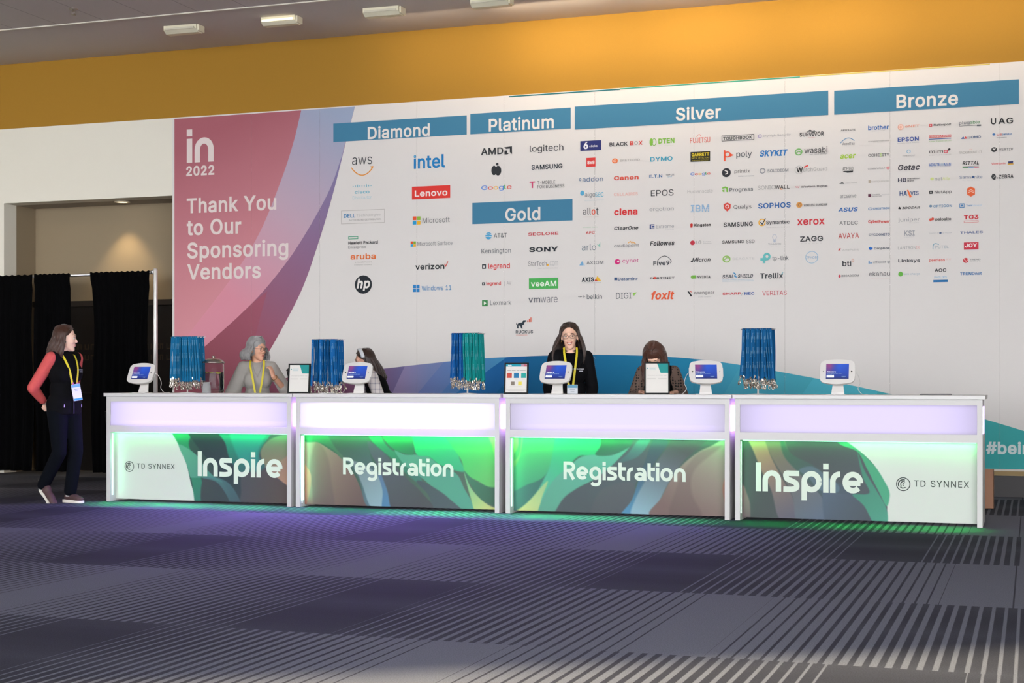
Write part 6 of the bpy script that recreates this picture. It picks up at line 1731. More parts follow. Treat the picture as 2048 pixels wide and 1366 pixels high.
# ---- lanyard racks
CLIPM = mat('nickel_clip', 'd9d2c8', .18, 1.0)
def strap_mesh(col, ln, bow, flip):
    """a folded lanyard: two ribbons over the rod, meeting in a crimp; white printed name along the ribbon"""
    bm = bmesh.new()
    hw = .0095
    for sgn in (-1, 1):
        n = 9
        prev = None
        for i in range(n + 1):
            t = i / n
            z = -ln * t
            y = sgn * (.009 * (1 - t) + .002 + bow * math.sin(t * math.pi))
            x = bow * .8 * math.sin(t * 3 + sgn)
            tw = .25 * sgn * math.sin(t * 2.4)
            row = [bm.verts.new((x - hw * math.cos(tw), y - hw * math.sin(tw), z)), bm.verts.new((x + hw * math.cos(tw), y + hw * math.sin(tw), z))]
            if prev: bm.faces.new((prev[0], row[0], row[1], prev[1]))
            else: first = row
            prev = row
        if sgn == -1: fa = first
        else:
            m1 = [bm.verts.new((x_, 0, .008)) for x_ in (-hw, hw)]
            bm.faces.new((fa[0], fa[1], m1[1], m1[0])); bm.faces.new((m1[0], m1[1], first[1], first[0]))
    me = bpy.data.meshes.new('strap')
    bm.to_mesh(me); bm.free()
    nf = len(me.polygons)
    vs = [tuple(v.co) for v in me.vertices]; fs = [tuple(p.vertices) for p in me.polygons]; mi = [0] * nf
    tv, tf, bb = text_mesh('TD SYNNEX', bold=.0, res=1, track=.05)
    for z0 in (-.03, -.155, -.28):
        if -z0 + .09 > ln: continue
        b = len(vs); sz = .0125
        for p in tv:
            a, c = p[0] * sz, (p[1] - .36) * sz
            zz = z0 - a if flip else z0 - .085 + a
            xx = c if flip else -c
            t = min(1, max(0, -zz / ln))
            xx += bow * .8 * math.sin(t * 3 - 1)
            vs.append((xx, -(.009 * (1 - t) + .002 + bow * math.sin(t * math.pi)) - .0016 - .002 * abs(math.sin(t * 2.4)), zz))
        fs += [tuple(b + i for i in f) for f in tf]; mi += [1] * len(tf)
    me2 = bpy.data.meshes.new('lanyard_strap')
    me2.from_pydata(vs, [], fs)
    me2.materials.append(mat('ribbon_' + col, col, .75, spec=.2)); me2.materials.append(mat('ribbon_print', '8fb8cc', .7))
    me2.polygons.foreach_set('material_index', mi)
    bpy.data.meshes.remove(me)
    return me2
def clip_mesh():
    bm = bmesh.new()
    box(bm, -.006, .006, -.0035, .0035, -.012, .004)
    tube(bm, [(0, 0, -.010), (0, 0, -.02)], .003, 8)
    R1 = [(.0085 * math.sin(a), 0, -.028 - .0085 * math.cos(a) + .0) for a in np.linspace(0, 2 * math.pi, 12)]
    tube(bm, R1, .0018, 6, caps=False)
    tube(bm, catmull([(0, 0, -.036), (.0075, 0, -.043), (.008, 0, -.058), (0, 0, -.066), (-.007, 0, -.058)], 4), .0026, 6)
    box(bm, -.0075, -.005, -.004, .004, -.060, -.040)
    me = bpy.data.meshes.new('clip'); bm.to_mesh(me); bm.free()
    me.materials.append(CLIPM)
    return me
CLIP = clip_mesh()
ORD = 'first second third fourth fifth sixth seventh eighth ninth tenth eleventh twelfth thirteenth fourteenth'.split()
def rack(u, top, label, lan_label, group, cols, y=.30, seed=1, hw=.135, split=None):
    r = random.Random(seed)
    x0 = world_x(u, y)
    t = thing('lanyard_rack', (x0, y, ZT), 0, label, 'display rack', 'lanyard racks on the counters')
    bm = bmesh.new(); lathe(bm, [(0, 0), (.085, 0), (.085, .004), (.02, .008), (0, .008)], seg=28)
    obj('base', bm, PLW, t)
    bm = bmesh.new(); tube(bm, [(0, 0, .006), (0, 0, top - ZT - .03)], .0075, 10)
    obj('pole', bm, PLW, t)
    hz = top - ZT - .012
    for dy in (-.055, 0, .055):
        bm = bmesh.new()
        tube(bm, [(-hw - .012, dy, hz), (hw + .012, dy, hz)], .004, 8)
        tube(bm, [(hw + .012, dy, hz), (hw + .014, dy, hz + .008)], .005, 8)
        obj('hanging_rod', bm, CHROME, t)
    bm = bmesh.new(); tube(bm, [(0, -.055, hz), (0, 0, hz - .02), (0, .055, hz)], .005, 8)
    obj('yoke', bm, CHROME, t)
    meshes = {}
    for c in set(cols):
        meshes[c] = [strap_mesh(c, .435 * k, b, f) for k, b, f in ((1.0, .004, True), (.96, -.005, False), (1.02, .007, True), (.93, .006, False))]
    n = 14
    for row, dy in enumerate((-.055, 0, .055)):
        for i in range(n):
            f = (i + .5) / n
            x = -hw + 2 * hw * f
            c = cols[0] if len(cols) == 1 or f < .44 else cols[1]
            o = bpy.data.objects.new('lanyard', r.choice(meshes[c]))
            COL.objects.link(o)
            o.location = (x0 + x, y + dy, top - .012)
            sp = (f - .5)
            o.rotation_euler = (math.radians(r.uniform(-2.5, 1.5) * (1, .3, -1)[row]), math.radians(-sp * 5 + r.uniform(-1, 1)), math.radians(r.uniform(-30, 30)))
            cname = 'teal' if c == cols[-1] and len(cols) > 1 else 'blue'
            tag(o, '%s lanyard, %s from left in %s row, %s' % (cname, ORD[i], ('front', 'middle', 'back')[row], lan_label), 'lanyard', group)
            k = bpy.data.objects.new('clip', CLIP)
            COL.objects.link(k)
            k.parent = o
            zb = min(v.co.z for v in o.data.vertices)
            k.location = (0, 0, zb + .004)
            k.scale = (1.35, 1.35, 1.25)
            k.rotation_euler = (r.uniform(-.3, .3), r.uniform(-.35, .35), r.uniform(-1.5, 1.5))
    return t
rack(375, 1.630, 'white countertop rack loaded with blue lanyards, beside the water jar', 'rack beside the water jar', 'lanyards beside the water jar', ['07618c'], seed=3, hw=.15)
rack(655, 1.588, 'white countertop rack loaded with blue lanyards, left of the headband woman', 'rack left of the headband woman', 'lanyards left of the headband woman', ['075a96'], seed=5)
rack(935, 1.632, 'white countertop rack with half blue, half teal lanyards', 'rack of two colours', 'lanyards on the two-coloured rack', ['065496', '0a8a88'], seed=8)
rack(1516, 1.642, 'white countertop rack loaded with blue lanyards, on the rightmost counter', 'rack on the rightmost counter', 'lanyards on the rightmost rack', ['065486'], seed=11, hw=.125)

# ---- framed signs
FRM = mat('black_frame', '0e1212', .6, spec=.2)
PAPER = mat('sign_paper', 'd2cfc9', .6)
def sign(u, y, yaw, label, fn):
    t = thing('framed_sign', (world_x(u, y), y, ZT), math.radians(yaw), label, 'sign', 'black framed signs on the counters')
    R_ = Matrix.Rotation(math.radians(-7), 4, 'X')
    w, h, b = .222, .285, .013
    bm = bmesh.new()
    for a in ((-w / 2, w / 2, 0, b), (-w / 2, w / 2, h - b, h), (-w / 2, -w / 2 + b, b, h - b), (w / 2 - b, w / 2, b, h - b)):
        box(bm, a[0], a[1], -.009, .009, a[2], a[3], M=R_)
    obj('frame', bm, FRM, t)
    pp = obj('poster', B(-w / 2 + b, w / 2 - b, -.003, .004, b, h - b, M=R_), PAPER, t)
    pr = Print(-.0036)
    fn(pr, -w / 2 + b, w / 2 - b, b, h - b)
    pr.build('printing', pp, R_)
    obj('easel_back', B(-.03, .03, .0, .004, 0, .2, M=Matrix.Translation((0, .112, 0)) @ Matrix.Rotation(math.radians(19), 4, 'X')), FRM, t)
    return t
TEAL = ink('1f8a88')
GR = ink('9a9894'); GRD = ink('77756f')
def app_sign(pr, x0, x1, z0, z1):
    w, h = x1 - x0, z1 - z0
    pr.poly([(x0 + w * .50, z1), (x1, z1), (x1, z1 - h * .32), (x0 + w * .66, z1 - h * .32), (x0 + w * .60, z1 - h * .2), (x0 + w * .55, z1 - h * .08)], TEAL, 0)
    pr.ell(x0 + w * .08, z1 - h * .16, .005, .006, TEAL, 1)
    for k, q in enumerate((.14, .175, .205)): pr.rect(x0 + w * .16, z1 - h * q - .003, x0 + w * (.46, .43, .45)[k], z1 - h * q, ink('8fb4ba'), 1)
    pr.fit('Download our Mobile App', x0 + w * .10, z1 - h * .425, x0 + w * .92, z1 - h * .385, GR, 1, bold=.0)
    for a in (.06, .55):
        for q in (.50, .525): pr.rect(x0 + w * a, z1 - h * q - .0015, x0 + w * (a + .38), z1 - h * q, GR, 1)
def colour_sign(pr, x0, x1, z0, z1):
    w, h = x1 - x0, z1 - z0
    pr.rect(x0, z1 - h * .085, x1, z1, ink('178ca0'), 0)
    pr.rect(x0 + w * .72, z1 - h * .085, x1, z1, ink('a98a9c'), 1)
    pr.poly([(x0 + w * .88, z1), (x1, z1 - h * .04), (x1, z1 - h * .085), (x0 + w * .82, z1 - h * .085)], ink('b8606a'), 2)
    mono_text(pr, 'Inspire', x0 + w * .1, z1 - h * .065, .009, ink('e8f0ee'), 2, .06, w * .17)
    xx = x0 + w * .07
    for q in (.17, .19, .14, .26): pr.rect(xx, z1 - h * .235, xx + w * q, z1 - h * .21, GR, 1); xx += w * (q + .035)
    for cx, cz, s, c in ((.17, .40, .235, 'b8483c'), (.50, .40, .235, '1f6f9c'), (.84, .40, .235, '259c94'), (.34, .68, .17, '7a7064'), (.68, .68, .17, 'dccc54')):
        pr.rect(x0 + w * (cx - s / 2), z1 - h * cz - w * s / 2, x0 + w * (cx + s / 2), z1 - h * cz + w * s / 2, ink(c), 1)
    for q, a, b in ((.79, .2, .8), (.88, .04, .97), (.93, .12, .88)): pr.rect(x0 + w * a, z1 - h * q - .0022, x0 + w * b, z1 - h * q, GR, 1)
    for cx in (.17, .5, .84): pr.rect(x0 + w * (cx - .07), z1 - h * .535, x0 + w * (cx + .07), z1 - h * .525, GR, 1)
sign(597, .20, 6, 'black framed sign offering a mobile app, right of the grey-haired woman', app_sign)
sign(1032, .20, 8, 'black framed sign with five coloured squares, at the third counter', colour_sign)
sign(1314, .20, 14, 'black framed sign offering a mobile app, in front of the bowed woman', app_sign)

# ---- water jar, lemon slices and cups
jx, jy = world_x(427, .42), .42
j = thing('drink_dispenser', (jx, jy, ZT), 0, 'clear glass water jar with a domed metal lid, beside the grey-haired woman', 'jar')
GLASS = mat('clear_glass', 'f2f6f6', .03, trans=1.0, ior=1.15)
bm = bmesh.new()
lathe(bm, [(0, 0), (.095, 0), (.102, .012), (.104, .05), (.104, .27), (.098, .29), (.098, .298), (.094, .298), (.094, .288), (.100, .268), (.100, .05), (.097, .018), (0, .016)], seg=40)
obj('glass_body', bm, GLASS, j)
bm = bmesh.new(); lathe(bm, [(0, .018), (.095, .02), (.0985, .05), (.0985, .205), (0, .205)], seg=40)
obj('water', bm, mat('water', 'e9eeee', .02, trans=1.0, ior=1.12), j)
bm = bmesh.new(); lathe(bm, [(.108, .294), (.112, .298), (.112, .306), (.105, .312), (.09, .328), (.05, .342), (.012, .346), (.012, .352), (.02, .36), (.012, .368), (0, .37)], seg=40)
obj('lid', bm, mat('jar_lid_steel', 'b8b0a8', .25, .9), j)
bm = bmesh.new()
tube(bm, [(0, -.10, .04), (0, -.13, .04)], .009, 10); tube(bm, [(0, -.128, .045), (0, -.130, .015)], .006, 8)
obj('tap', bm, mat('jar_lid_steel', 'b8b0a8', .25, .9), j)
LEM = mat('lemon_slice', 'd8c95e', .5)
for i, (dx, dy, a) in enumerate(((-.045, -.03, .2), (.01, -.05, -.3), (.05, .0, .4))):
    bm = bmesh.new(); lathe(bm, [(0, -.002), (.022, -.002), (.024, 0), (.022, .002), (0, .002)], seg=18)
    o = obj('lemon_slice', bm, LEM)
    o.location = (jx + dx, jy + dy, ZT + .196); o.rotation_euler = (a, .3 * i - .3, 0)
    tag(o, ('left', 'middle', 'right')[i] + ' yellow lemon slice floating in the water jar', 'lemon slice', 'lemon slices in the jar')
CUPM = mat('clear_plastic', 'eeeeee', .15, trans=.75, ior=1.2)
for i in range(3):
    bm = bmesh.new(); lathe(bm, [(.042, 0), (.044, .002), (.043, .006), (.033, .088), (0, .09), (0, .088), (.031, .086), (.041, .004)], seg=26)
    o = obj('plastic_cup', bm, CUPM)
    o.location = (world_x(413, .24), .24, ZT + .001 + i * .009)
    tag(o, ('lowest', 'middle', 'topmost')[i] + ' upturned clear plastic cup of the stack before the water jar', 'cup', 'upturned cups by the water jar')

# ---- flat folder on the right counter, paper bag behind it
fx0, fx1 = world_x(1840, .3), world_x(1903, .3)
f = thing('flat_folder', ((fx0 + fx1) / 2, .3, ZT), .06, 'thin dark folder lying flat near the right end of the counters', 'folder')
w = (fx1 - fx0) / 2
obj('cover', B(-w, w, -.10, .10, 0, .007, bev=.002), mat('folder_dark', '3a3a3e', .4), f)
obj('pages', B(-w + .01, w - .004, -.097, .097, .007, .011), mat('folder_pages', 'a8a09c', .6), f)
gb = thing('paper_bag', (8.13, 2.0, 0), 0, 'brown paper bag on the floor behind the right end of the counters', 'bag')
KR = mat('kraft_paper', 'a87c62', .8, noise=.06, nscale=18)
bm = bmesh.new()
for a in ((-.15, .15, -.09, -.087), (-.15, .15, .087, .09), (-.15, -.147, -.09, .09), (.147, .15, -.09, .09)): box(bm, a[0], a[1], a[2], a[3], 0, .36)
box(bm, -.15, .15, -.09, .09, 0, .004)
obj('bag_body', bm, KR, gb)
for yy in (-.086, .086):
    bm = bmesh.new(); tube(bm, catmull([(-.05, yy, .34), (-.04, yy, .40), (0, yy, .42), (.04, yy, .40), (.05, yy, .34)], 5), .004, 6)
    obj('handle', bm, KR, gb)

# ================================================================== people
def cone(bm, p0, r0, p1, r1, seg=14):
    p0, p1 = Vector(p0), Vector(p1)
    ax = (p1 - p0)
    if ax.length < 1e-6: ax = Vector((0, 0, 1))
    n = ax.normalized()
    a = n.orthogonal().normalized(); b = n.cross(a)
    rows = []
    for k in range(5):
        th = math.radians(-90 + 90 * k / 4)
        rows.append((p0 + n * r0 * math.sin(th), r0 * math.cos(th)))
    for k in range(5):
        th = math.radians(90 * k / 4)
        rows.append((p1 + n * r1 * math.sin(th), r1 * math.cos(th)))
    rings = []
    for c, r in rows:
        rings.append([bm.verts.new(c)] if r < 1e-5 else [bm.verts.new(c + (a * math.cos(2 * math.pi * i / seg) + b * math.sin(2 * math.pi * i / seg)) * r) for i in range(seg)])
    for A, Bq in zip(rings, rings[1:]):
        for i in range(seg):
            j = (i + 1) % seg
            if len(A) == 1 and len(Bq) == 1: continue
            if len(A) == 1: bm.faces.new((A[0], Bq[i], Bq[j]))
            elif len(Bq) == 1: bm.faces.new((A[j], A[i], Bq[0]))
            else: bm.faces.new((A[i], A[j], Bq[j], Bq[i]))
def ell(bm, c, r, M=None, seg=20):
    q = bmesh.ops.create_uvsphere(bm, u_segments=seg, v_segments=seg // 2 + 2, radius=1.0)
    T = Matrix.Translation(Vector(c)) @ Matrix.Diagonal((r[0], r[1], r[2], 1))
    if M is not None: T = M @ T
    bmesh.ops.transform(bm, matrix=T, verts=q['verts'])
def blob(name, prims, m, parent, vox=.008, sm=4, cut=None):
    """union of tapered limbs and rounded masses, fused into one continuous skin"""
    bm = bmesh.new()
    for p in prims:
        if p[0] == 'c': cone(bm, *p[1:])
        else: ell(bm, *p[1:])
    bmesh.ops.recalc_face_normals(bm, faces=bm.faces[:])
    me = bpy.data.meshes.new(name); bm.to_mesh(me); bm.free()
    o = bpy.data.objects.new(name, me); COL.objects.link(o)
    r = o.modifiers.new('fuse', 'REMESH'); r.mode = 'VOXEL'; r.voxel_size = vox; r.adaptivity = 0
    s = o.modifiers.new('soften', 'SMOOTH'); s.iterations = sm; s.factor = .5
    dg = bpy.context.evaluated_depsgraph_get()
    me2 = bpy.data.meshes.new_from_object(o.evaluated_get(dg))
    bpy.data.objects.remove(o); bpy.data.meshes.remove(me)
    me2.name = name
    if cut is not None:
        bm = bmesh.new(); bm.from_mesh(me2)
        bmesh.ops.delete(bm, geom=[f for f in bm.faces if cut(f.calc_center_median())], context='FACES')
        bm.to_mesh(me2); bm.free()
    me2.materials.clear()
    return link(name, me2, parent, m, True)

def skin_mat(name, c):
    m = mat(name, c, .5, noise=.06, nscale=14, spec=.35)
    m.node_tree.nodes['Principled BSDF'].inputs['Subsurface Weight'].default_value = .12
    m.node_tree.nodes['Principled BSDF'].inputs['Subsurface Radius'].default_value = (.02, .008, .004)
    return m
def hair_mat(name, c, var=.35):
    return mat(name, c, .42, noise=var, nscale=26, sheen=.2, spec=.4)

def head_prims(Mh):
    E = lambda c, r: ('e', c, r, Mh)
    P = lambda v: tuple(Mh @ Vector(v))
    return [E((-.012, 0, .035), (.094, .076, .098)), E((.028, 0, .0), (.066, .064, .088)), E((.022, 0, -.055), (.060, .054, .052)),
            E((.045, 0, -.085), (.040, .036, .030)), E((.066, 0, -.100), (.020, .022, .016)),
            ('c', P((.082, 0, .022)), .008, P((.100, 0, -.020)), .0115), E((.090, .011, -.024), (.010, .009, .008)), E((.090, -.011, -.024), (.010, .009, .008)),
            E((.058, .034, -.022), (.026, .022, .024)), E((.058, -.034, -.022), (.026, .022, .024)),
            E((.072, 0, .040), (.022, .052, .014)), E((.082, 0, -.056), (.013, .024, .012)),
            E((-.008, .076, -.004), (.017, .008, .030)), E((-.008, -.076, -.004), (.017, .008, .030))]
def hand_prims(wr, d, nrm, curl=.5, side=1, k=1.0):
    """wrist, pointing direction, palm normal; five unequal bent fingers"""
    wr, d, nrm = Vector(wr), Vector(d).normalized(), Vector(nrm)
    nrm = (nrm - d * nrm.dot(d)).normalized()
    s = d.cross(nrm) * side
    out = []
    M = Matrix((tuple(d) , tuple(s), tuple(nrm))).transposed().to_4x4()
    M.translation = wr
    out.append(('e', (.045 * k, 0, 0), (.048 * k, .038 * k, .015 * k), M))
    out.append(('c', tuple(wr), .024 * k, tuple(wr + d * .02), .022 * k))
    for i, (off, ln) in enumerate(((-.027, .062), (-.009, .074), (.009, .070), (.027, .054))):
        p = wr + d * .082 * k + s * off * k
        a = curl * .5
        for j, f in enumerate((.45, .32, .23)):
            q = p + (d * math.cos(a) + nrm * math.sin(a)) * ln * f * 1.0 * k
            out.append(('c', tuple(p), (.0092 - .0008 * j) * k, tuple(q), (.0086 - .0009 * j) * k))
            p = q; a += curl * .9
    p = wr + d * .028 * k - s * .030 * k
    q = p + (d * .7 - s * .6 + nrm * .3).normalized() * .036 * k
    r = q + (d * .95 - s * .1 + nrm * .35).normalized() * .030 * k
    out += [('c', tuple(p), .013 * k, tuple(q), .0105 * k), ('c', tuple(q), .0102 * k, tuple(r), .0085 * k)]
    return out
def hair(parent, Mh, m, length, front=52, flare=.02, seed=1, vol=1.0, down=None, part=0.0, wave=.004, ends=None, hang=None, n=60, lift=0):
    r = random.Random(seed)
    down = Vector(down or (0, 0, -1)).normalized()
    bm = bmesh.new()
    ell(bm, (-.022, 0, .062), (.090 * vol, .085 * vol, .088 * vol), Mh); ell(bm, (-.034, 0, .020), (.086 * vol, .082 * vol, .095 * vol), Mh)
    for lay in range(2):
        for i in range(n):
            phi = math.radians(front + (360 - 2 * front) * (i + .5 * lay + r.uniform(-.2, .2)) / (n - 1))
            cx, sy = math.cos(phi), math.sin(phi)
            top = (.035 + .045 * cx, part + .006 * (1 if sy > 0 else -1), .136 * vol)
            def e(rx, ry, z): return (-.018 + rx * cx, ry * sy, z)
            g = 1 + .05 * lay
            P = [Mh @ Vector(top), Mh @ Vector(e(.066, .052, .128 * vol)), Mh @ Vector(e(.094 * g * vol, .082 * g * vol, .078)), Mh @ Vector(e(.104 * g * vol, .092 * g * vol, .015))]
            last = P[-1]
            out = (Mh.to_3x3() @ Vector((cx * .8, sy, 0))).normalized()
            L_ = length * (1 - .08 * r.random()) * (.93 if lay else 1)
            k = 4
            for j in range(1, k + 1):
                t = j / k
                q = last + down * L_ * t + out * (flare * math.sin(t * 2.4) + wave * math.sin(t * 9 + i)) + Vector((0, 0, 0))
                if hang: q = hang(q, t, sy, cx)
                P.append(q)
            if ends: P[-1] = P[-1] + out * ends
            Q = catmull(P, 3)
            nn = len(Q)
            tube(bm, Q, [(.0095 if lay else .0085) * (1.0 if k2 < nn * .75 else max(.25, 1 - (k2 / nn - .75) * 2.6)) for k2 in range(nn)], 6)
    # locks swept from the parting over the temples
    for s in (1, -1):
        for i in range(17):
            a0 = .80 - 1.0 * i / 16
            P = []
            for j in range(6):
                u = j / 5
                th = math.radians(4 + 92 * u)
                a = a0 * (1 - .30 * u) - (.30 * u if a0 > .3 else .1 * u)
                q = math.sqrt(max(0, 1 - a * a))
                P.append(Mh @ Vector((-.018 + .096 * vol * a, part + .091 * vol * q * math.sin(th) * s, .052 + .090 * vol * q * math.cos(th))))
            last = P[-1]
            out = (Mh.to_3x3() @ Vector((.1, s, 0))).normalized()
            L_ = length * r.uniform(.8, .98)
            for j in range(1, 5):
                t = j / 4
                q = last + down * L_ * t + out * (flare * math.sin(t * 2.4) + wave * math.sin(t * 9 + i))
                if hang: q = hang(q, t, s, .0)
                P.append(q)
            if ends: P[-1] = P[-1] + out * ends
            Q = catmull(P, 3); nn = len(Q)
            tube(bm, Q, [.0075 * (1.0 if k2 < nn * .75 else max(.25, 1 - (k2 / nn - .75) * 2.6)) for k2 in range(nn)], 6)
    return obj('hair', bm, m, parent, True)
def face(parent, Mh, iris='5a4030', brow='4a3426', lip='b5605a', smile=False, glasses=None, lids=None):
    def part(name, bm, m): return obj(name, bm, m, parent, True)
    for s in (1, -1):
        bm = bmesh.new(); ell(bm, (.0775, .031 * s, .012), (.012, .0145, .0075), Mh, 14)
        e = part('eye', bm, mat('eye_white', 'd8d4d0', .2))
        bm = bmesh.new(); ell(bm, (.0870, .031 * s, .012), (.0035, .0062, .0062), Mh, 12)
        obj('iris', bm, mat('iris_' + iris, iris, .15), e, True)
        bm = bmesh.new(); tube(bm, [Mh @ Vector(v) for v in ((.080, .016 * s, .0175), (.0885, .030 * s, .0205), (.078, .046 * s, .0150))], .0020, 6)
        part('eyelash', bm, mat('lash', '2a201c', .6))
        bm = bmesh.new(); tube(bm, [Mh @ Vector(v) for v in ((.0905, .014 * s, .036), (.091, .030 * s, .041), (.079, .049 * s, .034))], [.0028, .0030, .0015], 6)
        part('eyebrow', bm, mat('brow_' + brow, brow, .8))
    w, up = (.026, .011) if smile else (.020, .001)
    lipm = mat('lips_' + lip, lip, .4)
    bm = bmesh.new()
    tube(bm, [Mh @ Vector(v) for v in ((.080, -w, -.052 + up), (.0935, -.010, -.0515), (.0945, 0, -.053), (.0935, .010, -.0515), (.080, w, -.052 + up))], [.0018, .0034, .003, .0034, .0018], 8)
    tube(bm, [Mh @ Vector(v) for v in ((.080, -w, -.053 + up), (.0925, -.012, -.0615 - (.006 if smile else 0)), (.0935, .0, -.063 - (.007 if smile else 0)), (.0925, .012, -.0615 - (.006 if smile else 0)), (.080, w, -.053 + up))], [.0016, .0036, .0042, .0036, .0016], 8)
    part('lips', bm, lipm)
    if smile:
        bm = bmesh.new()
        tube(bm, [Mh @ Vector(v) for v in ((.083, -.021, -.050), (.0925, -.010, -.0565), (.094, 0, -.058), (.0925, .010, -.0565), (.083, .021, -.050))], [.002, .0045, .005, .0045, .002], 8)
        part('teeth', bm, mat('teeth', 'efe8e0', .25))
    if glasses:
        gm = mat('spectacles_' + glasses, glasses, .3)
        bm = bmesh.new()
        for s in (1, -1):
            R_ = [(.100 - .10 * abs(math.cos(a) * .026 + .031) ** 1.2 * 1.2, s * (.032 + .0245 * math.cos(a)), .010 + .0195 * math.sin(a)) for a in np.linspace(0, 2 * math.pi, 21)]
            tube(bm, [Mh @ Vector(v) for v in R_], .0019, 6, caps=False)
            tube(bm, [Mh @ Vector(v) for v in ((.094, s * .056, .016), (.060, s * .072, .016), (-.005, s * .080, .012))], .0017, 6)
        tube(bm, [Mh @ Vector(v) for v in ((.0975, -.0085, .015), (.103, 0, .018), (.0975, .0085, .015))], .0018, 6)
        part('eyeglasses', bm, gm)

def ribbon(parent, name, P, w, m, nrm, thick=.0015):
    bm = bmesh.new()
    P = [Vector(p) for p in catmull(P, 5)]
    rows = []
    nrm = Vector(nrm).normalized()
    for i, p in enumerate(P):
        t = (P[min(i + 1, len(P) - 1)] - P[max(0, i - 1)]).normalized()
        s = t.cross(nrm).normalized() * w / 2
        rows.append([bm.verts.new(p - s), bm.verts.new(p + s), bm.verts.new(p + s + nrm * thick), bm.verts.new(p - s + nrm * thick)])
    for a, b in zip(rows, rows[1:]):
        for k in range(4): bm.faces.new((a[k], a[(k + 1) % 4], b[(k + 1) % 4], b[k]))
    bm.faces.new(rows[0][::-1]); bm.faces.new(rows[-1])
    bmesh.ops.recalc_face_normals(bm, faces=bm.faces[:])
    return obj(name, bm, m, parent)
YELR = mat('yellow_ribbon', 'dccb2e', .6)
def badge(parent, M, w=.09, h=.135):
    b = obj('badge', B(-w / 2, w / 2, -.002, .002, -h, 0, M=M, bev=.0008), mat('badge_card', 'dfe4ea', .35), parent)
    pr = Print(-.0026)
    pr.rect(-w / 2 + .002, -.030, w / 2 - .002, -.003, ink('6fb0cf'), 0)
    pr.rect(-w / 2 + .002, -h + .003, w / 2 - .002, -h + .022, ink('3f9fc4'), 0)
    pr.rect(-.026, -.052, .026, -.046, ink('8a96a4'), 1); pr.rect(-.018, -.066, .018, -.062, ink('a0aab4'), 1)
    pr.build('badge_print', b, M)
    return b

def rotp(p, piv, R):
    return tuple(R @ (Vector(p) - Vector(piv)) + Vector(piv))

def person(label, loc, heading, k, lean=0, side=0, head=None, arms=None, legs=None, skin='d9a58a', hairc=None):
    """k scales a 1.70 m build; lean/side tilt the upper body at the hips; head = (offset from neck, yaw, pitch, roll)"""
    t = thing('person', loc, math.radians(heading), label, 'person')
    R = (Matrix.Rotation(math.radians(side), 3, 'X') @ Matrix.Rotation(math.radians(lean), 3, 'Y'))
    piv = (0, 0, .92 * k)
    U_ = lambda x, y, z: rotp((x * k, y * k, z * k), piv, R)
    D = {}
    D['t'], D['U'], D['k'], D['R'] = t, U_, k, R
    Rm = R.to_4x4()
    def TM(c):   # an ellipsoid frame tilted with the torso
        M = Rm.copy(); M.translation = U_(*c); return M
    D['TM'] = TM
    torso = lambda g: [
        ('e', (0, 0, 0), (.100 * k + g, .150 * k + g, .17 * k + g), TM((0, 0, 1.27))),
        ('e', (0, 0, 0), (.056 * k + g, .074 * k + g, .080 * k + g), TM((.060, .062, 1.245))),
        ('e', (0, 0, 0), (.056 * k + g, .074 * k + g, .080 * k + g), TM((.060, -.062, 1.245))),
        ('e', (0, 0, 0), (.092 * k + g, .126 * k + g, .14 * k + g), TM((0, 0, 1.08))),
        ('c', U_(0, -.118, 1.385), .052 * k + g, U_(0, .118, 1.385), .052 * k + g),
        ('e', (0, 0, .94 * k), (.112 * k + g, .165 * k + g, .13 * k + g))]
    D['torso'] = torso
    yaw, pitch, roll, off = head
    c = Vector(U_(0, 0, 1.43)) + Vector(off) * k
    Mh = Matrix.Translation(c) @ Matrix.Rotation(math.radians(yaw), 4, 'Z') @ Matrix.Rotation(math.radians(pitch), 4, 'Y') @ Matrix.Rotation(math.radians(roll), 4, 'X') @ Matrix.Scale(k * .98, 4)
    D['Mh'] = Mh
    neck = [('c', U_(-.01, 0, 1.40), .060 * k, tuple(Mh @ Vector((-.018, 0, -.055))), .048 * k)]
    limbs, sleeves, hands = [], {}, []
    for s, (el, wr, hd, hn, cu) in arms.items():
        sg = 1 if s == 'L' else -1
        sh = U_(0, sg * .150, 1.385)
        el = tuple(Vector(el) * k); wr = tuple(Vector(wr) * k)
        sleeves[s] = (sh, el, wr)
        limbs += [('c', sh, .044 * k, el, .036 * k), ('c', el, .036 * k, wr, .024 * k)]
        hands += hand_prims(wr, hd, hn, cu, sg, k * .95)
    D['sleeves'] = sleeves
    legs = legs or {'L': ((.0, .10, .50), (-.02, .10, .09)), 'R': ((.0, -.10, .50), (-.02, -.10, .09))}
    lp = []
    for s, (kn, an) in legs.items():
        sg = 1 if s == 'L' else -1
        kn = tuple(Vector(kn) * k); an = tuple(Vector(an) * k)
        lp += [('c', (0, sg * .085 * k, .90 * k), .078 * k, kn, .052 * k), ('c', kn, .050 * k, an, .034 * k)]
    D['legs'] = legs
    sk = skin_mat('skin_' + skin, skin)
    D['skin'] = sk
    body = blob('body', torso(-.012) + neck + head_prims(Mh) + limbs + hands + lp, sk, t, .0056, 3)
    D['body'] = body
    return D
def top_prims(D, g=.006, sleeve=(.052, .046, .036), cuff=1.0, arms='LR', sleeves=True):
    k = D['k']
    pr = D['torso'](g)
    if sleeves:
        for s in arms:
            sh, el, wr = D['sleeves'][s]
            w2 = tuple(Vector(el).lerp(Vector(wr), cuff))
            pr += [('c', sh, sleeve[0] * k, el, sleeve[1] * k), ('c', el, sleeve[1] * k, w2, sleeve[2] * k)]
    return pr
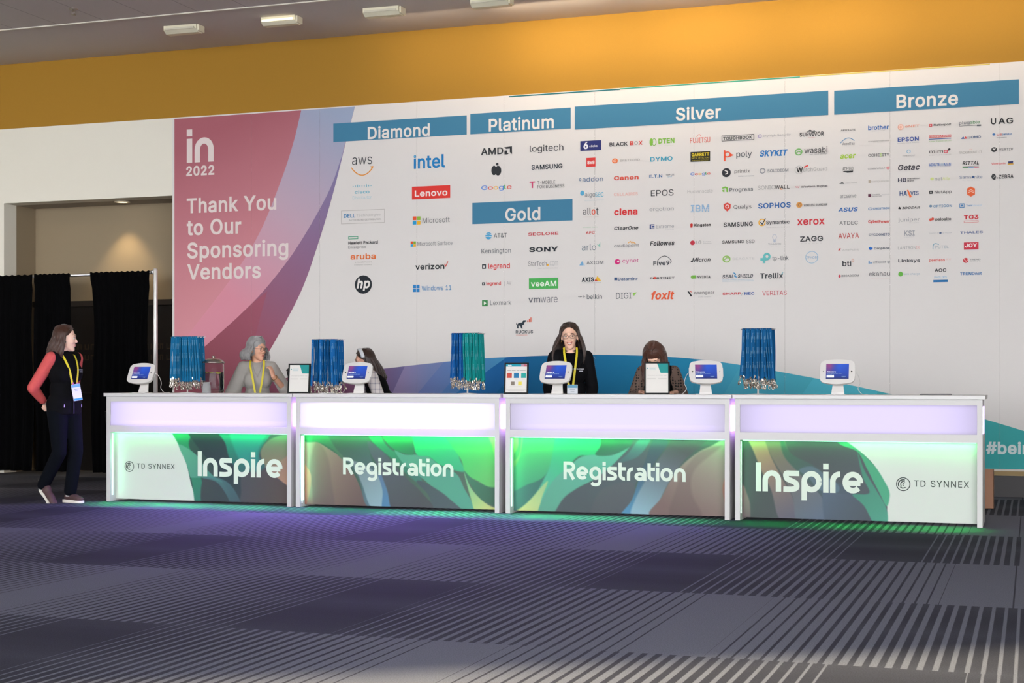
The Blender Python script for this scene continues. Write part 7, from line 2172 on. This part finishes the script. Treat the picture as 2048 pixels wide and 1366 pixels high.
def trousers(D, m, g=.012, hem=.95):
    k = D['k']
    pr = [('e', (0, 0, .93 * k), (.115 * k + g, .168 * k + g, .12 * k + g)) if True else None]
    for s, (kn, an) in D['legs'].items():
        sg = 1 if s == 'L' else -1
        kn = Vector(kn) * k; an = Vector(an) * k
        e = kn.lerp(an, hem)
        pr += [('c', (0, sg * .085 * k,   .88 * k), .097 * k, tuple(kn), .068 * k), ('c', tuple(kn), .068 * k, tuple(e), .060 * k)]
    return blob('trousers', pr, m, D['t'], .010, 3)
def shoes(D, up, sole, pitch=None, length=.25, yawd=0):
    k = D['k']
    for s, (kn, an) in D['legs'].items():
        an = Vector(an) * k
        pt = math.radians((pitch or {}).get(s, 0))
        M = Matrix.Translation((an.x, an.y, 0)) @ Matrix.Rotation(math.radians(yawd), 4, 'Z')
        if pt:  # heel lifted: turn about the ball of the foot
            M = M @ Matrix.Translation((.11, 0, 0)) @ Matrix.Rotation(pt, 4, 'Y') @ Matrix.Translation((-.11, 0, 0))
        E = lambda c, r: ('e', c, r, M)
        sh = blob('shoe', [E((-.01, 0, .055), (.060, .040, .048)), E((.06, 0, .048), (.085, .042, .036)), E((.125, 0, .040), (.055, .042, .026)), E((-.015, 0, .075), (.045, .038, .035))], up, D['t'], .007, 2, cut=lambda c: False)
        bm = bmesh.new()
        pts_ = [(-.075, -.030), (-.03, -.040), (.05, -.036), (.12, -.046), (.165, -.034), (.185, 0), (.165, .034), (.12, .046), (.05, .036), (-.03, .040), (-.075, .030), (-.085, 0)]
        P = catmull([(a, b, 0) for a, b in pts_], 3, True)
        lo = [bm.verts.new(M @ Vector((p[0], p[1], .001))) for p in P]
        hi = [bm.verts.new(M @ Vector((p[0], p[1], .030 if p[0] < .1 else .024))) for p in P]
        bm.faces.new(lo[::-1]); bm.faces.new(hi)
        for i in range(len(P)): bm.faces.new((lo[i], lo[(i + 1) % len(P)], hi[(i + 1) % len(P)], hi[i]))
        obj('sole', bm, sole, sh)

def at_px(u, y): return world_x(u, y), y
BLACKF = mat('black_jersey', '0a0a0d', .9, noise=.2, nscale=30, spec=.12)
NAVY = mat('dark_trouser_cloth', '070a11', .9, noise=.2, nscale=30, spec=.1)
DSHOE = mat('plain_dark_shoe', '16161a', .6)

# ---- standing woman at the left, arms folded behind her back
D = person('woman standing left of the counters in black vest and coral sleeves, looking right', (-.265, -.33, 0), -14, 1.015,
           head=(42, 2, 0, (.028, .0, .135)),
           arms={'R': ((-.16, -.235, 1.10), (-.205, -.06, .955), (-.1, .9, -.25), (-1, 0, 0), .6), 'L': ((-.13, .225, 1.10), (-.19, .06, .93), (-.1, -.9, -.2), (-1, 0, 0), .6)},
           legs={'R': ((.035, -.085, .49), (-.215, -.075, .155)), 'L': ((.075, .08, .50), (-.005, .075, .09))}, skin='ecc2ae')
t = D['t']
face(D['body'], D['Mh'], brow='5a3c28', lip='b86a66')
CORAL = mat('coral_knit', 'c8504f', .8, noise=.12, nscale=45, bump=.4)
sl = []
for s in 'LR':
    sh, el, wr = D['sleeves'][s]
    w2 = tuple(Vector(el).lerp(Vector(wr), .80))
    sl += [('c', sh, .064, el, .056), ('c', el, .056, w2, .040)]
sl.append(('c', D['sleeves']['L'][0], .055, D['sleeves']['R'][0], .055))
blob('sweater', sl, CORAL, t, .007, 3)
vest = blob('vest', D['torso'](.022) + [('c', D['U'](-.01, 0, 1.38), .07, D['U'](.0, 0, 1.455), .060), ('e', (.0, 0, .90), (.135, .185, .10))], BLACKF, t, .008, 12, cut=lambda c: c.z < .862)
sol = vest.modifiers.new('hem', 'SOLIDIFY'); sol.thickness = .006; sol.offset = -1
bm = bmesh.new(); box(bm, .138, .142, -.004, .004, .88, 1.30)
obj('zip', B(.138, .143, -.004, .004, .87, 1.02), mat('zip_dark', '24242c', .5, .3), vest)
for yy in (-.10, .12):
    obj('pocket_zip', B(.118 if yy < 0 else .108, .122 if yy < 0 else .112, yy - .003, yy + .003, .93, .96), mat('zip_light', '8a8a90', .4, .6), vest)
pr = Print(0)
WHP = ink('c9cdd4')
Mv = Matrix.Translation((.150, .060, 1.262)) @ Matrix.Rotation(math.radians(90), 4, 'Z') @ Matrix.Rotation(math.radians(-14), 4, 'Z')
pr.fit('TD SYNNEX', 0, .012, .075, .024, WHP, bold=.02); pr.rect(.03, -.004, .072, .003, WHP)
pr.build('vest_embroidery', vest, Matrix.Translation((.154, .035, 1.275)) @ Matrix.Rotation(math.radians(100), 4, 'Z'))
ribbon(t, 'lanyard', [(.02, -.072, 1.47), (.085, -.075, 1.41), (.132, -.052, 1.30), (.150, -.024, 1.15)], .020, YELR, (1, -.25, 0))
ribbon(t, 'lanyard', [(.03, .066, 1.47), (.09, .064, 1.41), (.140, .050, 1.30), (.155, .024, 1.16)], .020, YELR, (1, .1, 0))
badge(t, Matrix.Translation((.160, .0, 1.155)) @ Matrix.Rotation(math.radians(82), 4, 'Z') @ Matrix.Rotation(math.radians(-6), 4, 'X') @ Matrix.Rotation(math.radians(-8), 4, 'Y'), .098, .16)
bm = bmesh.new()
for yy in (-.024, .024): tube(bm, [(.158, yy, 1.170), (.160, yy, 1.150)], .006, 8)
obj('badge_clips', bm, mat('magenta_clip', 'd050c0', .4), t)
trousers(D, NAVY)
bm = bmesh.new(); 
for (kn, an), sg in ((D['legs']['L'], 1), (D['legs']['R'], -1)):
    tube(bm, [(an[0] - .004, an[1], an[2] + .07), (an[0], an[1], max(.05, an[2] - .03))], [.040, .042], 14)
obj('socks', bm, mat('white_sock', 'dcdad6', .8), t, True)
shoes(D, mat('maroon_mesh_shoe', '4a3434', .7, noise=.2, nscale=60), mat('white_sole', 'dcd6cc', .5), {'R': 42})
hair(t, D['Mh'], hair_mat('hair_auburn', '3c2012'), .25, front=82, flare=.03, seed=4, hang=lambda q, tt, sy, cx: q + Vector((-.05 * tt, 0, 0)))

# ---- grey-haired woman with glasses
x, y = at_px(515, 1.10)
D = person('grey-haired woman in glasses and loose grey blouse behind the leftmost counter', (x, y, 0), -62, .962,
           head=(46, 3, 0, (.03, .0, .135)),
           arms={'R': ((.03, -.27, 1.08), (.12, -.24, .90), (.6, 0, -.8), (0, 1, 0), .5), 'L': ((.05, .30, 1.13), (.20, .165, 1.285), (-.05, -.25, 1.0), (-.5, -.8, 0), 1.0)}, skin='dba58a')
t = D['t']
face(D['body'], D['Mh'], brow='8a8480', lip='a8584e', glasses='2a2422')
BL = mat('grey_blouse', 'a39e97', .75, noise=.08, nscale=12, sheen=.2)
k = D['k']
pr_ = D['torso'](.012)
sh, el, wr = D['sleeves']['R']; pr_ += [('c', sh, .062, el, .082), ('c', el, .080, tuple(Vector(el).lerp(Vector(wr), .5)), .085)]
sh, el, wr = D['sleeves']['L']; pr_ += [('c', sh, .060, el, .070), ('c', el, .066, tuple(Vector(el).lerp(Vector(wr), .12)), .060)]
blob('blouse', pr_, BL, t, .008, 12)
ribbon(t, 'lanyard', [(.035, -.070, 1.40), (.10, -.070, 1.33), (.142, -.045, 1.20), (.150, -.018, 1.04)], .019, YELR, (1, -.2, 0))
ribbon(t, 'lanyard', [(.035, .066, 1.40), (.10, .066, 1.33), (.142, .050, 1.20), (.150, .022, 1.04)], .019, YELR, (1, .1, 0))
bm = bmesh.new()
tube(bm, [(.05, -.05, 1.375), (.105, -.03, 1.29), (.132, 0, 1.235), (.105, .03, 1.29), (.05, .05, 1.375)], .0018, 6); lathe(bm, [(0, -.006), (.006, 0), (0, .006)], (.135, 0, 1.228), 10)
obj('necklace', bm, mat('silver', 'b0a8a0', .3, .9), t)
wv = Vector(D['sleeves']['L'][2]); ev = Vector(D['sleeves']['L'][1])
bm = bmesh.new()
ax = (wv - ev).normalized(); a_ = ax.orthogonal().normalized(); b_2 = ax.cross(a_)
c_ = wv - ax * .03
tube(bm, [c_ + (a_ * math.cos(q) + b_2 * math.sin(q)) * .030 for q in np.linspace(0, 2 * math.pi, 17)], .003, 6, caps=False)
obj('bracelet', bm, mat('gold', 'c8a060', .25, .9), t)
trousers(D, NAVY); shoes(D, DSHOE, DSHOE)
hair(t, D['Mh'], hair_mat('hair_grey', '8e8c8b', .4), .125, front=72, flare=.055, seed=9, vol=1.08, wave=.008, ends=.012)

# ---- woman with headband, bending forwards
x, y = at_px(786, 1.12)
D = person('dark-haired woman with white headband and plaid sleeves, bending behind the second counter', (x, y, 0), 206, .93, lean=30,
           head=(4, 12, 0, (.055, .0, .118)),
           arms={'R': ((.36, -.22, 1.02), (.50, -.12, 1.10), (1, .2, -.1), (0, .3, -1), .7), 'L': ((.13, .27, 1.03), (.36, .22, 1.09), (1, -.2, -.1), (0, -.3, -1), .7)}, skin='dcab94')
t = D['t']
face(D['body'], D['Mh'], brow='2e2018', lip='a8605a')
PL = mat('plaid_cotton', 'dcd6d4', .8)
nt = PL.node_tree
tc = nt.nodes.new('ShaderNodeTexCoord'); sp = nt.nodes.new('ShaderNodeSeparateXYZ'); nt.links.new(tc.outputs['Object'], sp.inputs[0])
def _m(op, a, b=None):
    n = nt.nodes.new('ShaderNodeMath'); n.operation = op
    for i, v in enumerate((a, b)):
        if v is None: continue
        if isinstance(v, (int, float)): n.inputs[i].default_value = v
        else: nt.links.new(v, n.inputs[i])
    return n.outputs[0]
g1 = _m('LESS_THAN', _m('FRACT', _m('ADD', _m('DIVIDE', sp.outputs[2], .055), 20.0)), .22)
g2 = _m('LESS_THAN', _m('FRACT', _m('ADD', _m('DIVIDE', sp.outputs[0], .045), 20.0)), .2)
mx = nt.nodes.new('ShaderNodeMix'); mx.data_type = 'RGBA'; mx.inputs['A'].default_value = L('ddd6d3'); mx.inputs['B'].default_value = L('908c98')
nt.links.new(_m('MULTIPLY', _m('ADD', g1, g2), .5), mx.inputs['Factor']); nt.links.new(mx.outputs['Result'], nt.nodes['Principled BSDF'].inputs['Base Color'])
pr_ = []
for s in 'LR':
    sh, el, wr = D['sleeves'][s]
    pr_ += [('c', sh, .064, el, .056), ('c', el, .056, tuple(Vector(el).lerp(Vector(wr), .9)), .040)]
pr_.append(('c', D['sleeves']['L'][0], .058, D['sleeves']['R'][0], .058))
blob('shirt', pr_, PL, t, .008, 8)
blob('vest', D['torso'](.016), BLACKF, t, .009, 10)
trousers(D, NAVY); shoes(D, DSHOE, DSHOE)
hair(t, D['Mh'], hair_mat('hair_dark_brown', '2c1a12'), .25, front=88, flare=.006, seed=14, hang=lambda q, tt, sy, cx: q + Vector((-.11 * tt, -.02 * tt, .03 * tt)), vol=1.02)
bm = bmesh.new()
Mh = D['Mh']
rows = []
for i in range(19):
    a = math.radians(-86 + 172 * i / 18)
    rows.append([bm.verts.new(Mh @ Vector((x_ - .25 * abs(math.sin(a)) * .08, (r_ ) * math.sin(a) * .96, .040 + r_ * 1.1 * math.cos(a)))) for x_, r_ in ((.052, .094), (.042, .107), (.012, .108), (.002, .098))])
for a, b in zip(rows, rows[1:]):
    for i in range(4): bm.faces.new((a[i], a[(i + 1) % 4], b[(i + 1) % 4], b[i]))
bm.faces.new(rows[0]); bm.faces.new(rows[-1][::-1])
bmesh.ops.recalc_face_normals(bm, faces=bm.faces[:])
obj('headband', bm, mat('white_headband', 'd8dce0', .6), t, True)

# ---- smiling woman in a black jacket
x, y = at_px(1141, 1.05)
D = person('smiling woman with long brown hair, glasses and black jacket behind the third counter', (x, y, 0), -72, 1.02,
           head=(-4, 4, 3, (.02, -.008, .140)),
           arms={'R': ((.02, -.205, 1.10), (.14, -.17, .90), (.8, .1, -.6), (0, .2, -1), .5), 'L': ((.02, .205, 1.10), (.14, .17, .90), (.8, -.1, -.6), (0, -.2, -1), .5)}, skin='edbfa6')
t = D['t']
face(D['body'], D['Mh'], brow='3c281e', lip='b85a58', smile=True, glasses='3a2824')
k = D['k']
jk = mat('black_jacket_cloth', '0c0c10', .85, noise=.15, nscale=25, spec=.15)
U_ = D['U']
# dark round-necked top, then the open jacket over it
blob('top', D['torso'](.004), mat('black_top', '060608', .9, spec=.1), t, .009, 8)
pr_ = top_prims(D, .016, (.060, .052, .044), .93)
jac = blob('jacket', pr_ + [('c', U_(-.03, .05, 1.43), .040, U_(.045, .085, 1.39), .030), ('c', U_(-.03, -.05, 1.43), .040, U_(.045, -.085, 1.39), .030)], jk, t, .008, 8,
           cut=lambda c: c.x > .045 and abs(c.y) < .022 + max(0, c.z - 1.10) * .17 and c.z > .95)
sd = jac.modifiers.new('cloth', 'SOLIDIFY'); sd.thickness = .005; sd.offset = 1
for s in (1, -1):   # lapels
    bm = bmesh.new()
    o_ = [(.03, .050, 1.475), (.075, .105, 1.44), (.118, .112, 1.37), (.142, .060, 1.27), (.10, .040, 1.38)]
    va = [bm.verts.new((a, s * b, c)) for a, b, c in o_]; vb = [bm.verts.new((a + .008, s * b, c + .004)) for a, b, c in o_]
    bm.faces.new(va); bm.faces.new(vb[::-1])
    for i in range(5): bm.faces.new((va[i], va[(i + 1) % 5], vb[(i + 1) % 5], vb[i]))
    bmesh.ops.recalc_face_normals(bm, faces=bm.faces[:])
    obj('lapel', bm, jk, jac)
pr = Print(0)
logo_mark(pr, -.012, .012, .010, WHP, 0)
pr.fit('TD SYNNEX', .004, .006, .078, .018, WHP, bold=.02); pr.rect(.030, -.010, .066, -.003, WHP)
pr.build('jacket_embroidery', jac, Matrix.Translation((.156, .050, 1.285)) @ Matrix.Rotation(math.radians(102), 4, 'Z'))
ribbon(t, 'lanyard', [(.015, -.062, 1.505), (.080, -.060, 1.44), (.128, -.044, 1.34), (.152, -.026, 1.20), (.155, -.010, 1.07)], .020, YELR, (1, -.2, 0))
ribbon(t, 'lanyard', [(.015, .060, 1.505), (.080, .058, 1.44), (.128, .046, 1.34), (.152, .028, 1.20), (.155, .012, 1.07)], .020, YELR, (1, .2, 0))
badge(t, Matrix.Translation((.165, .015, 1.15)) @ Matrix.Rotation(math.radians(95), 4, 'Z'), .10, .15)
trousers(D, NAVY); shoes(D, DSHOE, DSHOE)
bm = bmesh.new()
for s in (1, -1): lathe(bm, [(0, -.007), (.006, -.003), (.006, .003), (0, .007)], tuple(D['Mh'] @ Vector((.0, s * .082, -.040))), 10)
obj('earrings', bm, mat('gold', 'c8a060', .25, .9), t)
hair(t, D['Mh'], hair_mat('hair_brown', '35231b'), .29, front=72, flare=.045, seed=21, hang=lambda q, tt, sy, cx: q + Vector((.025 * tt if cx > -.3 else 0, (.012 if sy > 0 else -.035) * tt, 0)))

# ---- bowed woman with polka-dot sleeves
x, y = at_px(1316, 1.34)
D = person('brown-haired woman bowed over the third counter, sheer dotted sleeves', (x, y, 0), -76, .96, lean=30,
           head=(-10, 42, 6, (.065, -.035, .098)),
           arms={'R': ((.20, -.235, 1.07), (.42, -.17, 1.125), (1, .5, 0), (0, .1, -1), .5), 'L': ((.20, .235, 1.07), (.42, .17, 1.125), (1, -.5, 0), (0, -.1, -1), .5)}, skin='e2b49c')
t = D['t']
face(D['body'], D['Mh'], brow='4a3024', lip='a8605a')
DOT = mat('dotted_sheer', '584840', .8)
nt = DOT.node_tree
tc = nt.nodes.new('ShaderNodeTexCoord'); vo = nt.nodes.new('ShaderNodeTexVoronoi'); vo.inputs['Scale'].default_value = 38; vo.inputs['Randomness'].default_value = .25
nt.links.new(tc.outputs['Object'], vo.inputs['Vector'])
lt = nt.nodes.new('ShaderNodeMath'); lt.operation = 'LESS_THAN'; lt.inputs[1].default_value = .36; nt.links.new(vo.outputs['Distance'], lt.inputs[0])
mx = nt.nodes.new('ShaderNodeMix'); mx.data_type = 'RGBA'; mx.inputs['A'].default_value = L('6a564c'); mx.inputs['B'].default_value = L('15110f')
nt.links.new(lt.outputs[0], mx.inputs['Factor']); nt.links.new(mx.outputs['Result'], nt.nodes['Principled BSDF'].inputs['Base Color'])
pr_ = []
for s in 'LR':
    sh, el, wr = D['sleeves'][s]
    pr_ += [('c', sh, .064, el, .068), ('c', el, .066, tuple(Vector(el).lerp(Vector(wr), .85)), .040)]
pr_.append(('c', D['sleeves']['L'][0], .058, D['sleeves']['R'][0], .058))
blob('blouse', pr_, DOT, t, .008, 8)
blob('dress', D['torso'](.014), BLACKF, t, .009, 10)
trousers(D, NAVY); shoes(D, DSHOE, DSHOE)
hair(t, D['Mh'], hair_mat('hair_chestnut', '48281c'), .20, front=50, flare=.015, seed=33, vol=1.15, hang=lambda q, tt, sy, cx: q + Vector((.03 * tt if cx > -.2 else -.06 * tt, 0, 0)), part=.008)

# ---- seated person almost hidden behind the first framed sign
x, y = at_px(604, 1.80)
D = person('dark-haired person sitting low behind the framed sign of the first counter', (x, y, 0), -100, .80, lean=12,
           head=(-25, 30, 0, (.04, 0, .12)),
           arms={'R': ((.16, -.24, 1.02), (.34, -.12, 1.0), (1, .3, 0), (0, 0, -1), .5), 'L': ((.16, .24, 1.02), (.34, .12, 1.0), (1, -.3, 0), (0, 0, -1), .5)},
           legs={'L': ((.42, .10, .56), (.40, .10, .09)), 'R': ((.42, -.10, .56), (.40, -.10, .09))}, skin='c99a86')
t = D['t']
face(D['body'], D['Mh'], brow='201610', lip='a06058')
blob('top', top_prims(D, .012), BLACKF, t, .010, 3)
trousers(D, NAVY); shoes(D, DSHOE, DSHOE)
hair(t, D['Mh'], hair_mat('hair_black', '1a1210'), .02, front=50, flare=.004, seed=40)
st = thing('stool', (x, y, 0), 0, 'low dark stool under the person sitting behind the framed sign', 'stool')
bm = bmesh.new(); lathe(bm, [(0, .54), (.17, .54), (.18, .55), (.18, .575), (.17, .585), (0, .585)])
obj('seat', bm, mat('black_vinyl', '111113', .6), st)
for q in range(4):
    a = math.radians(45 + 90 * q)
    bm = bmesh.new(); tube(bm, [(.13 * math.cos(a), .13 * math.sin(a), .56), (.19 * math.cos(a), .19 * math.sin(a), .0)], .011)
    obj('leg', bm, CHM, st)
